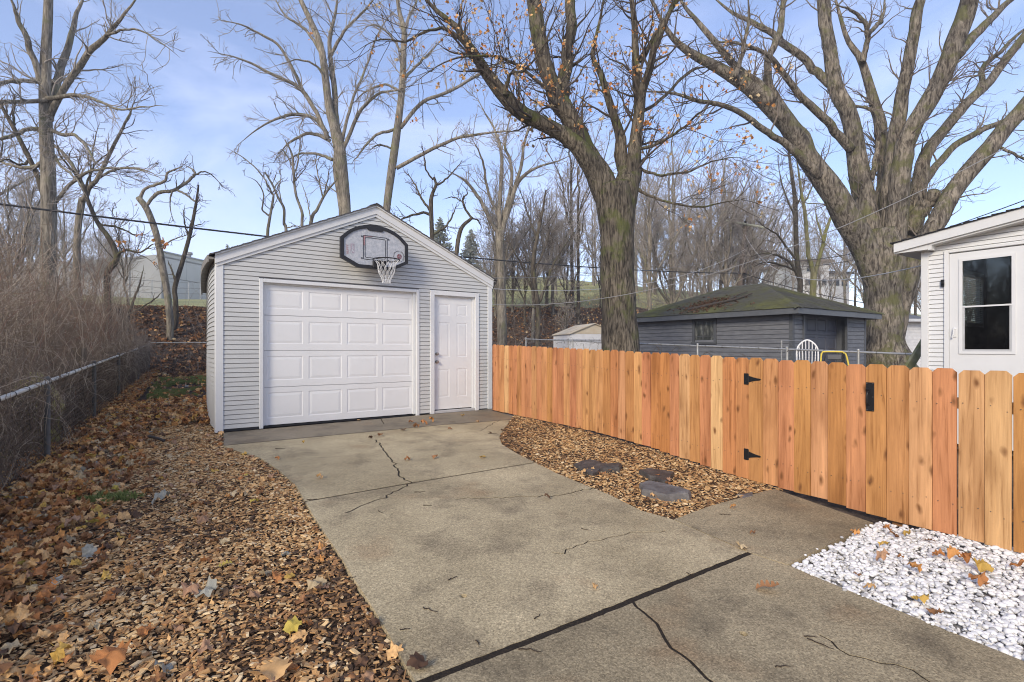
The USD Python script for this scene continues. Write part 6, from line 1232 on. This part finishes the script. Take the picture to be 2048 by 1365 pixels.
traced_tree('vase_tree', 'vase shaped grey tree rising right of the garage eave', 24.0,
    [(1004, 660, 20), (1003, 600, 18), (1002, 540, 17), (1000, 495, 17), (1000, 460, 18)],
    [((0, -1), [(999, 470, 12), (988, 454, 10), (968, 415, 9), (951, 385, 8), (930, 362, 6), (907, 348, 4), (880, 330, 2)]), ((0, .8), [(999, 465, 12), (1000, 421, 11), (1002, 366, 9), (1003, 310, 8), (990, 260, 6), (966, 220, 4), (950, 180, 2)]), ((0, -.6), [(1004, 465, 12), (1017, 421, 11), (1040, 360, 9), (1075, 335, 6), (1120, 322, 4), (1160, 300, 2)]), ((.2, 1), [(1006, 440, 9), (1024, 366, 8), (1020, 320, 7), (1010, 293, 6), (1020, 240, 4), (1040, 190, 2)]), ((0, 1.2), [(1012, 430, 9), (1040, 340, 8), (1050, 280, 6), (1070, 220, 4), (1080, 170, 2)]), ((.1, -1.2), [(1000, 440, 7), (975, 380, 6), (965, 320, 5), (940, 270, 3)])],
    B_GREY, T_GREY, 63, dict(per_m=(3.2, 2.4, 2.2), rmin=.0075, len1=1.8, lf1=(.3, 1.0), wob=.2, up=.06, s0=.2), sides=13)
traced_tree('thin_dark_tree', 'thin dark tree with wiry branches left of the white shed', 19.5,
    [(1075, 705, 11), (1076, 660, 10), (1076, 614, 10), (1070, 573, 9), (1066, 526, 8), (1076, 467, 7), (1085, 423, 5), (1092, 380, 3)],
    [((0, -.8), [(1072, 610, 6), (1060, 570, 5), (1045, 535, 4), (1029, 505, 4), (1010, 475, 2)]), ((0, .6), [(1080, 605, 6), (1095, 560, 5), (1106, 530, 5), (1132, 488, 3), (1160, 450, 2)]), ((0, -.6), [(1080, 618, 5), (1100, 610, 4), (1125, 606, 3), (1160, 612, 2)]), ((0, .5), [(1072, 616, 4), (1050, 612, 3), (1020, 612, 2)]), ((0, .6), [(1074, 475, 5), (1060, 440, 4), (1047, 400, 3), (1030, 360, 2)]), ((0, -.6), [(1068, 540, 4), (1090, 500, 3), (1100, 460, 2)])],
    B_DARK, T_DARK, 64, dict(per_m=(4.5, 2.6, 2.2), rmin=.006, len1=1.0, lf1=(.3, 1.0), wob=.22, up=.05, s0=.2), sides=10)
for (Y, tr, lm, lab, sd_) in (
    (18.0, [(533, 560, 6), (535, 472, 6), (538, 445, 5.5), (546, 400, 4.5), (547, 388, 4)], [((0, -.4), [(538, 432, 5), (525, 420, 3.5), (527, 390, 3), (515, 365, 2.5), (490, 352, 1.5)]), ((0, .5), [(546, 390, 4), (530, 360, 3.5), (510, 335, 3), (480, 312, 2.5), (450, 295, 1.5)]), ((0, .3), [(546, 385, 3), (556, 365, 2.5), (570, 355, 1.5)])], 'small bare sapling over the left slope of the garage roof', 65),
    (18.5, [(580, 560, 6), (572, 460, 6), (568, 448, 5.5), (568, 418, 5), (556, 395, 4.5), (545, 370, 4), (530, 345, 3)], [((0, .4), [(566, 412, 3), (558, 380, 2.5), (562, 350, 2), (550, 330, 1.2)]), ((0, -.4), [(575, 456, 3), (590, 452, 2.5), (602, 455, 2)])], 'second bare sapling from the left over the garage roof', 66),
    (18.2, [(604, 560, 7), (604, 450, 6), (604, 425, 5.5), (592, 390, 5), (587, 348, 5), (584, 310, 4), (570, 280, 2.5)], [((0, .5), [(588, 350, 4), (596, 320, 3), (600, 280, 2.5), (596, 240, 1.5)]), ((0, -.4), [(586, 335, 3.5), (572, 310, 3), (562, 300, 2), (552, 330, 1.3)]), ((0, -.5), [(588, 365, 3), (605, 345, 2), (615, 330, 1.2)])], 'third bare sapling over the garage roof, under the twin trunk', 67),
    (18.8, [(610, 560, 7), (622, 445, 7), (634, 420, 6), (646, 396, 5), (658, 378, 4), (672, 362, 3)], [((0, .4), [(646, 396, 4), (640, 370, 3), (634, 340, 2.5), (628, 310, 1.5)]), ((0, -.4), [(648, 388, 3.5), (655, 360, 3), (660, 330, 2)]), ((0, .5), [(621, 448, 3), (618, 420, 2.5), (610, 385, 2), (600, 360, 1.3)])], 'slanting bare sapling beside the twin trunk over the garage roof', 68),
    (18.0, [(868, 560, 10), (865, 490, 9), (863, 440, 9), (862, 403, 8.5), (866, 385, 7), (872, 370, 6), (868, 355, 5)], [((0, -.5), [(861, 430, 7), (845, 426, 6), (820, 432, 5), (795, 440, 4), (790, 425, 2)]), ((0, .6), [(862, 425, 6), (842, 395, 5), (830, 370, 4), (815, 345, 3)]), ((0, .4), [(871, 372, 5), (890, 360, 4), (910, 340, 3), (925, 320, 2)]), ((0, -.4), [(866, 360, 4), (852, 340, 3.5), (848, 310, 3), (842, 285, 2)]), ((0, .5), [(866, 470, 6), (890, 455, 5), (905, 430, 4), (915, 405, 2.5)])], 'gnarled bare tree over the right slope of the garage roof', 69),
    (18.3, [(910, 570, 10), (914, 500, 9), (920, 465, 8.5), (928, 450, 7.5), (940, 440, 6.5), (944, 434, 6)], [((0, -.5), [(943, 436, 5.5), (930, 418, 5), (925, 400, 4), (935, 385, 3), (920, 365, 2)]), ((0, .5), [(942, 438, 4), (955, 440, 3.5), (962, 455, 2.5), (958, 470, 1.5)]), ((0, .5), [(927, 405, 3), (905, 395, 2.5), (885, 400, 1.5)])], 'twisted bare tree at the right end of the garage roof', 70)):
    traced_tree('bare_sapling', lab, Y, tr, lm, B_GREY if sd_ < 69 else B_DARK, T_DARK, sd_, dict(per_m=(3.4, 2.6, 2.2), rmin=.006, len1=1.0, lf1=(.25, .9), wob=.28, s0=.25), sides=9)
traced_tree('forked_tree', 'mossy forked tree rising behind the ridge of the charcoal garage', 27.0,
    [(1626, 660, 13), (1626, 590, 12), (1627, 560, 12), (1628, 545, 13)], [((0, -.6), [(1627, 550, 10), (1620, 520, 9), (1614, 480, 8), (1611, 440, 8), (1605, 400, 7), (1598, 350, 5), (1592, 300, 3), (1588, 250, 2)]), ((0, .6), [(1629, 550, 9), (1640, 510, 8), (1648, 480, 8), (1655, 450, 7), (1670, 420, 5), (1690, 390, 3)]), ((0, 1), [(1648, 485, 5), (1640, 460, 4), (1632, 430, 3), (1634, 400, 2)]), ((0, -1), [(1606, 410, 4), (1622, 380, 3), (1632, 340, 2)])],
    bark('mossy_grey_bark', (.12, .11, .06), (.24, .225, .13), (.20, .20, .06), .6, bump=.5, dist=.02), T_GREY, 71, dict(per_m=(3.0, 2.2, 2.0), rmin=.008, len1=1.4, lf1=(.3, 1.0), wob=.22, s0=.2), sides=11)
traced_tree('dark_branchy_tree', 'dark tree with long level branches left of the forked mossy tree', 28.0,
    [(1600, 650, 11), (1600, 590, 10), (1600, 560, 10), (1594, 520, 9), (1592, 470, 9), (1590, 400, 8), (1582, 340, 6), (1576, 290, 4)], [((0, -1), [(1598, 560, 7), (1580, 525, 6), (1550, 510, 5), (1520, 508, 4), (1500, 515, 3)]), ((0, -1), [(1596, 525, 6), (1570, 490, 5), (1555, 470, 4), (1530, 455, 3), (1510, 440, 2)]), ((0, 1), [(1592, 440, 5), (1575, 400, 4), (1562, 360, 3), (1555, 320, 2)]), ((0, .6), [(1598, 545, 5), (1560, 530, 4), (1530, 525, 4), (1505, 535, 3)]), ((0, -.6), [(1590, 420, 4), (1606, 380, 3), (1612, 330, 2)])],
    B_DARK, T_DARK, 72, dict(per_m=(3.0, 2.2, 2.0), rmin=.008, len1=1.4, lf1=(.3, 1.0), wob=.25, s0=.2), sides=10)

# ------------------------------------------------------------------ the wood behind: five grown kinds, each tree a thing
def grown(seed, h, fork, nlimb, spread, rmin, r0, wander=.06, per=(2.2, 2.3, 2.1)):
    r = np.random.default_rng(seed); z = np.linspace(0, h * fork, 12); tr = np.column_stack([np.cumsum(r.normal(0, wander * .35, 12)), np.cumsum(r.normal(0, wander * .35, 12)), z]); tr -= tr[0]
    r0 = r0 * .78; tR = r0 * (1.25 * np.exp(-z / .4) * .3 + 1 - .35 * z / (h * fork)); P, R = [], []
    for k in range(nlimb):
        a = 2 * math.pi * (k + r.uniform(-.3, .3)) / nlimb; d = np.array([math.cos(a) * spread, math.sin(a) * spread, 1.0]) * [r.uniform(.5, 1.2)] * 1; d /= np.linalg.norm(d); p = tr[int(r.integers(8, 12))].copy(); L = h * (1 - fork) * r.uniform(.75, 1.15); path = [p.copy()]
        for j in range(19): d = d + r.normal(0, wander * 1.4, 3) + [0, 0, .05]; d /= np.linalg.norm(d); p = p + d * L / 19; path.append(p.copy())
        P.append(path); R.append(np.linspace(r0 * r.uniform(.38, .6), rmin * 2, 20))
    P.append(np.vstack([tr[-1] + (tr[-1] - tr[0]) / (h * fork) * t * h * (1 - fork) + r.normal(0, wander * 2, 3) * t for t in np.linspace(0, 1, 20)])); R.append(np.linspace(tR[-1], rmin * 2, 20))
    P, R = np.array(P), np.array(R); p1, r1 = spawn(r, P, R, counts_for(r, P, per[0], 2, 40), (.08, 1), (.4, 1.0), (.18, .42), 8, .18, .05, .5, rmin * 1.3); p2, r2 = spawn(r, p1, r1, counts_for(r, p1, per[1], 1, 14), (.2, 1), (.4, 1.0), (.3, .7), 6, .2, .04, .6, rmin); p3, r3 = spawn(r, p2, r2, counts_for(r, p2, per[2], 1, 6), (.2, 1), (.4, 1.0), (.35, .8), 4, .2, .03, .7, rmin * .8)
    return join(tubes(tr, tR, 10), tubes(P, R, 7)), tubes(p1, r1, 4), join(tubes(p2, r2, 3), tubes(p3, r3, 3))
KINDS = [(grown(101, 13, .35, 5, .55, .0105, .20), B_GREY, T_GREY), (grown(102, 15, .45, 4, .40, .0105, .22), B_GREY, T_GREY), (grown(103, 10, .25, 6, .7, .0105, .15), B_GREY, T_GREY), (grown(104, 14, .55, 3, .35, .0105, .17), B_DARK, T_GREY), (grown(105, 8, .3, 5, .8, .0105, .10, .1), B_DARK, T_GREY), (grown(106, 12, .2, 4, .5, .0105, .18, .09), B_GREY, T_GREY)]
_first = {}
def wood_tree(k, X, Y, sc, rot, label, group=None):
    loc = (X, Y, float(terrain(X, Y)) - .15)
    (trunk, br, tw), bm, tm_ = KINDS[k]
    if k not in _first:
        c = stage.CreateClassPrim(f'/World/bare_tree_kind_{k:03d}'); UsdGeom.Xform.Define(stage, c.GetPath()) if False else None
        base = str(c.GetPath())
        for nm, ms, mt in (('trunk', trunk, bm), ('branches', br, tm_), ('twigs', tw, tm_)):
            tag(usdkit.mesh(stage, f'{base}/{nm}', ms, mt, True).GetPrim(), kind='stuff' if nm != 'trunk' else None)
        _first[k] = c
    x = UsdGeom.Xform.Define(stage, numbered('/World', 'bare_tree')); x.GetPrim().GetReferences().AddInternalReference(_first[k].GetPath()); x.GetPrim().SetInstanceable(True)
    UsdGeom.Xformable(x).AddTransformOp().Set(Gf.Matrix4d().SetScale(float(sc)) * Gf.Matrix4d().SetRotate(Gf.Rotation(Gf.Vec3d(0, 0, 1), float(rot))) * Gf.Matrix4d().SetTranslate(Gf.Vec3d(*map(float, loc))))
    return tag(x.GetPrim(), label=label, cat='tree', group=group)
rw = np.random.default_rng(77)
for i in range(62):
    u = rw.uniform(1110, 1900) if i < 46 else rw.uniform(990, 1130); Y = rw.uniform(30, 62) if i < 46 else rw.uniform(27, 34)
    if 1590 < u < 1710 and rw.random() < .55: continue
    X = (u - 1024) / F * Y; wood_tree(int(rw.choice(6, p=[.2, .2, .18, .16, .12, .14])), X, Y, rw.uniform(.75, 1.1) * (1 if i < 46 else .6), rw.uniform(0, 360), 'bare grey tree in the wood ' + ('seen left of the big maple trunk' if u < 1215 else 'between the big maple and the utility pole' if u < 1480 else 'between the utility pole and the silver maple' if u < 1730 else 'right of the silver maple trunk') if i < 46 else 'slim bare tree at the top of the bank right of the garage', ('wood left of the maple' if u < 1215 else 'wood between maple and pole' if u < 1480 else 'wood between pole and silver maple' if u < 1730 else 'wood right of the silver maple') if i < 46 else 'slim trees on the bank top')
for (u, Y, k, sc, lab) in ((1157, 31, 3, .85, 'straight grey tree just left of the maple trunk on the bank'), (1048, 29, 4, .9, 'thin bare tree on the bank between the vase tree and the shed'), (1133, 30, 4, 1.0, 'very thin tree left of the straight grey one on the bank'), (1300, 29, 1, .85, 'tall bare tree right behind the maple, left of the pole'), (1345, 31, 0, .95, 'spreading bare tree midway between the maple and the pole'), (1440, 34, 1, .9, 'tall bare tree just left of the utility pole'), (1515, 33, 5, .95, 'bare tree leaning right of the utility pole'), (2010, 34, 0, .7, 'bare tree above the white house roof at the right edge'), (1935, 40, 5, .75, 'bare tree seen between the mossy limbs over the house roof'), (1880, 33, 4, .9, 'small bare tree behind the white cottage'),
                             (18, 17, 2, .62, 'dense bare tree at the far left edge in the vines'), (55, 24, 5, .6, 'bare tree behind the tall grey tree at the left'), (130, 28, 0, .55, 'bare tree in front of the warehouse at the left'), (-40, 19, 1, .6, 'bare tree just outside the left edge'), (190, 34, 2, .5, 'small bare tree on the slope before the warehouse'), (258, 24, 4, .62, 'thin brushy tree by the stump on the bank')):
    wood_tree(k, (u - 1024) / F * Y, Y, sc, rw.uniform(0, 360), lab)
# beyond them the wood reads as one mass
n = 95; uu = rw.uniform(1000, 2250, n); YY = rw.uniform(60, 125, n); XX = (uu - 1024) / F * YY; kk = rw.integers(0, 6, n)
def merged(k): (a, b, c), bm, tm_ = KINDS[k]; return join(a, b, c)
n2 = 110; uu2 = rw.uniform(-500, 230, n2); YY2 = rw.uniform(24, 55, n2); XX2 = (uu2 - 1024) / F * YY2
XX2[45:], YY2[45:] = rw.uniform(-42, -16, 65), rw.uniform(-13, 7, 65)
XX, YY, kk = np.concatenate([XX, XX2]), np.concatenate([YY, YY2]), np.concatenate([kk, rw.integers(0, 6, n2)]); n = len(XX)
instancer('distant_wood', [(merged(k), T_GREY, True) for k in range(6)], np.column_stack([XX, YY, terrain(XX, YY) - .2]), np.column_stack([np.cos(np.arange(n)), 0 * XX, 0 * XX, np.sin(np.arange(n))]), np.concatenate([rw.uniform(.7, 1.15, n - n2), rw.uniform(.4, .7, n2)]), kk, kind='stuff', label='distant grey bare wood on the hill', cat='wood')

# evergreens far behind
def conifer(name, u, v0, v1, Y, label, seed, width):
    r = np.random.default_rng(seed); top = at(u, v1, Y); g = float(terrain(top[0], Y)); hgt = top[2] - g; root = thing(name, (top[0], Y, g), label=label, cat='tree')
    put('trunk', pipe([(0, 0, 0), (0, 0, hgt * .98)], [.22, .03], 8), B_DARK, root)
    P, R = [], []
    nb = 260
    for k in range(nb):
        q = r.uniform(.08, 1) ** .8; z = hgt * q; L = width * (1 - q) ** .85 * r.uniform(.6, 1.1) + .12; a = r.uniform(0, 6.28); t = np.linspace(0, 1, 6); P.append(np.column_stack([np.cos(a) * L * t, np.sin(a) * L * t, z - L * .22 * t + L * .16 * t ** 2.5])); R.append(np.linspace(.03, .008, 6))
    P = np.array(P); R = np.array(R); p2, r2 = spawn(r, P, R, np.full(nb, 8), (.1, 1), (.5, 1.0), (.22, .4), 4, .08, -.04, 1, .03); p2 = p2
    put('crown', join(tubes(P, R, 3), tubes(p2, np.full(r2.shape, 1) * np.array([.05, .06, .045, .012]), 3)), flat('spruce_needles', (.19, .205, .175), rough=.9, var=.35, scale=2), root, kind='stuff')
conifer('spruce_tree', 880, 520, 434, 52, 'dark spruce rising over the right slope of the garage roof', 81, 2.4); conifer('spruce_tree', 942, 525, 459, 56, 'smaller pointed spruce right of the first one', 82, 2.1); conifer('spruce_tree', 455, 520, 488, 70, 'spruce tip just over the left eave of the garage', 83, 1.6)

# ------------------------------------------------------------------ brambles, vines and brush
def canes(r, base, L, lean, K=11, droop=-.07, wob=.16, rad=.005, bias=None):
    n = len(base); d = np.column_stack([r.normal(0, lean, n), r.normal(0, lean, n), np.ones(n)]); d = d + (0 if bias is None else bias); d /= np.linalg.norm(d, axis=1, keepdims=True); P = np.empty((n, K, 3)); P[:, 0] = base
    for k in range(1, K): d = d + wob * r.normal(size=(n, 3)) + [0, 0, droop]; d /= np.linalg.norm(d, axis=1, keepdims=True); P[:, k] = P[:, k - 1] + d * (L / (K - 1))[:, None]
    return P, np.repeat(rad * r.uniform(.6, 1.3, n)[:, None], K, 1) * np.linspace(1.1, .45, K)
rv = np.random.default_rng(91)
def thicket(name, base, Lr, label, seed, mats_, per=1.5, lean=.5, droop=-.09, rad=.005, wob=.2, bias=None, sub=True, maxd=None):
    inside = lambda Q: ((Q[..., 0] - LF0[0]) * LN[0] + (Q[..., 1] - LF0[1]) * LN[1]).max(1) < maxd
    r = np.random.default_rng(seed); root = thing(name, label=label, cat='brambles'); tag(root, kind='stuff')
    P, R = canes(r, base, r.uniform(*Lr, len(base)), lean, droop=droop, rad=rad, wob=wob, bias=bias); (P, R) = (P, R) if maxd is None else (P[inside(P)], R[inside(P)])
    pick = r.choice(len(mats_), len(P), p=[.62, .26, .12][:len(mats_)] if len(mats_) == 3 else None)
    for j, mt in enumerate(mats_):
        s_ = pick == j; p1, r1 = P[s_], R[s_]; ms = [tubes(p1, r1, 4)]
        if sub: p2, r2 = spawn(r, p1, r1, counts_for(r, p1, per, 1, 8), (.2, 1), (.4, 1.2), (.2, .5), 6, .25, -.02, .7, rad * .5); (p2, r2) = (p2, r2) if maxd is None else (p2[inside(p2)], r2[inside(p2)]); ms.append(tubes(p2, r2, 3))
        put('canes', join(*ms), mt, root, smooth=True, kind='stuff')
    return root
VM = [T_VINE, T_VINE2, T_RED]
t_ = rv.uniform(-3.4, 13.5, 4000); d_ = -rv.gamma(1.5, .75, 4000) - .10; b_ = np.array([lf(a, b) for a, b in zip(t_, d_)]); thicket('bramble_thicket', np.column_stack([b_, terrain(b_[:, 0], b_[:, 1]) - .08]), (.8, 3.6), 'dense brown bramble thicket behind the left chain link fence', 92, VM, per=2.0, lean=.28, droop=-.03, rad=.0045, wob=.20, maxd=-.02, bias=np.array([-LN[0] * .15, -LN[1] * .15, 0.]))
t_ = rv.uniform(-4.3, 13.4, 5200); b_ = np.array([lf(a, b) for a, b in zip(t_, rv.normal(-.07, .05, 5200))]); thicket('fence_vines', np.column_stack([b_, terrain(b_[:, 0], b_[:, 1]) + rv.uniform(-.02, .80, 5200)]), (.25, .75), 'matted bare vines woven through the left chain link fence', 93, [T_VINE, T_DARK, T_VINE2], per=3.6, maxd=.09, lean=.5, droop=-.02, rad=.0034, wob=.24, bias=np.array([-LN[0] * .05, -LN[1] * .05, -.2]))
t_ = np.concatenate([rv.uniform(-2.8, 13.2, 420), rv.uniform(6.5, 13.3, 700)]); b_ = np.array([lf(a, -.03) for a in t_]); thicket('fence_vines', np.column_stack([b_, terrain(b_[:, 0], b_[:, 1]) + rv.uniform(.5, 1.0, len(t_))]), (.3, 1.1), 'loose canes arching over the pipe rail of the left fence', 94, [T_VINE2, T_VINE], per=1.4, maxd=.35, lean=.7, droop=-.22, rad=.003, wob=.25, bias=np.array([.12, .08, -.1]))
b_ = bank_pts(900, 19.5, 26.5, -12, -2); thicket('bank_brush', np.column_stack([b_, terrain(b_[:, 0], b_[:, 1])]), (.8, 3.2), 'bare brush on the bank at the left before the warehouse', 95, [T_GREY, T_VINE], per=1.8, lean=.4, droop=-.02, rad=.005)
b_ = bank_pts(150, 19, 27, -2, 4); thicket('bank_brush', np.column_stack([b_, terrain(b_[:, 0], b_[:, 1])]), (.4, 1.5), 'thin dead stalks on the bank behind the back fence', 96, [T_GREY, T_VINE], per=1.0, lean=.5, droop=-.04, rad=.004)
b_ = bank_pts(1300, 20, 32, 12, 46); thicket('wood_brush', np.column_stack([b_, terrain(b_[:, 0], b_[:, 1])]), (.8, 3.0), 'tangled brown brush under the trees behind the shed and charcoal garage', 97, [T_VINE, T_GREY], per=1.6, lean=.5, droop=-.06, rad=.007)
t_ = rv.uniform(1.0, 10.6, 60); b_ = np.array([RC0 + ED * a for a in t_]); thicket('fence_vines', np.column_stack([b_, plane(b_[:, 0], b_[:, 1]) + rv.uniform(.6, 1.2, 60)]), (.2, .7), 'sparse dark vine bits caught on the silver chain link fence', 98, [T_DARK], per=2, lean=1.0, droop=-.05, rad=.005, wob=.4)
# hill wood floor shrubs with a few tan leaves behind the maple
ph = bank_pts(260, 21, 25, 19, 27); instancer('hanging_tan_leaves', lprotos[2 * NL:3 * NL] + lprotos[5 * NL:6 * NL], np.column_stack([ph, terrain(ph[:, 0], ph[:, 1]) + rv.uniform(.3, 2.2, 260)]), quat(rv.uniform(0, 6.28, 260), rv.uniform(.5, 2, 260)), rv.uniform(.08, .15, 260), rv.integers(0, 2 * NL, 260), kind='stuff', label='tan leaves still hanging on the brush beside the maple trunk', cat='leaves')
# mossy rotten trunk behind the fence
st = lf(1.55, -.35); sz_ = float(terrain(*st)); srt = thing('mossy_stump', (*st, sz_ - .1), label='mossy yellow green broken stump behind the left chain link fence', cat='stump')
sp_ = np.column_stack([np.linspace(0, .06, 12), np.zeros(12), np.linspace(0, 1.0, 12)]); sR = np.array([.34, .30, .27, .26, .25, .25, .26, .25, .22, .18, .12, .05])
put('trunk', rough_limb(sp_, sR, 22, .14, 5, .3), bark('stump_bark', (.05, .04, .03), (.15, .12, .08), (.30, .28, .08), .95, furrow=9, along=3), srt, smooth=True)
put('moss_cap', rough_limb(sp_[6:] + [0, 0, .02], sR[6:] * 1.06, 22, .14, 5, .3), mat('stump_moss', [(0.3, (.22, .20, .06)), (0.5, (.36, .33, .12)), (0.7, (.45, .40, .20))], scale=8, detail=7, rough=.95), srt, smooth=True)
for tp in (3.2, 5.9): p = lf(tp, -.14); g = float(terrain(*p)); put('wooden_stake', join(box(p[0] - .06, p[0] + .06, p[1] - .05, p[1] + .05, g - .2, g + (1.15 if tp < 4 else .98))), flat('old_stake', (.11, .085, .06), rough=.9, var=.3, scale=10), label='old weathered wooden stake among the vines nearest the camera' if tp < 4 else 'old weathered wooden stake among the vines near the back fence', cat='stake')

# ------------------------------------------------------------------ the hazy winter air
hz_m = usdkit.material(stage, '/World/Looks/haze', {'v': ('principled_volume', {'color': (.93, .95, .98), 'density': 0.0011, 'anisotropy': 0.2})}, [], volume='v.volume')
put('haze', box(-190, 230, -60, 240, -4.0, 46.0), hz_m, kind='stuff', label='thin winter haze over the whole place', cat='haze')
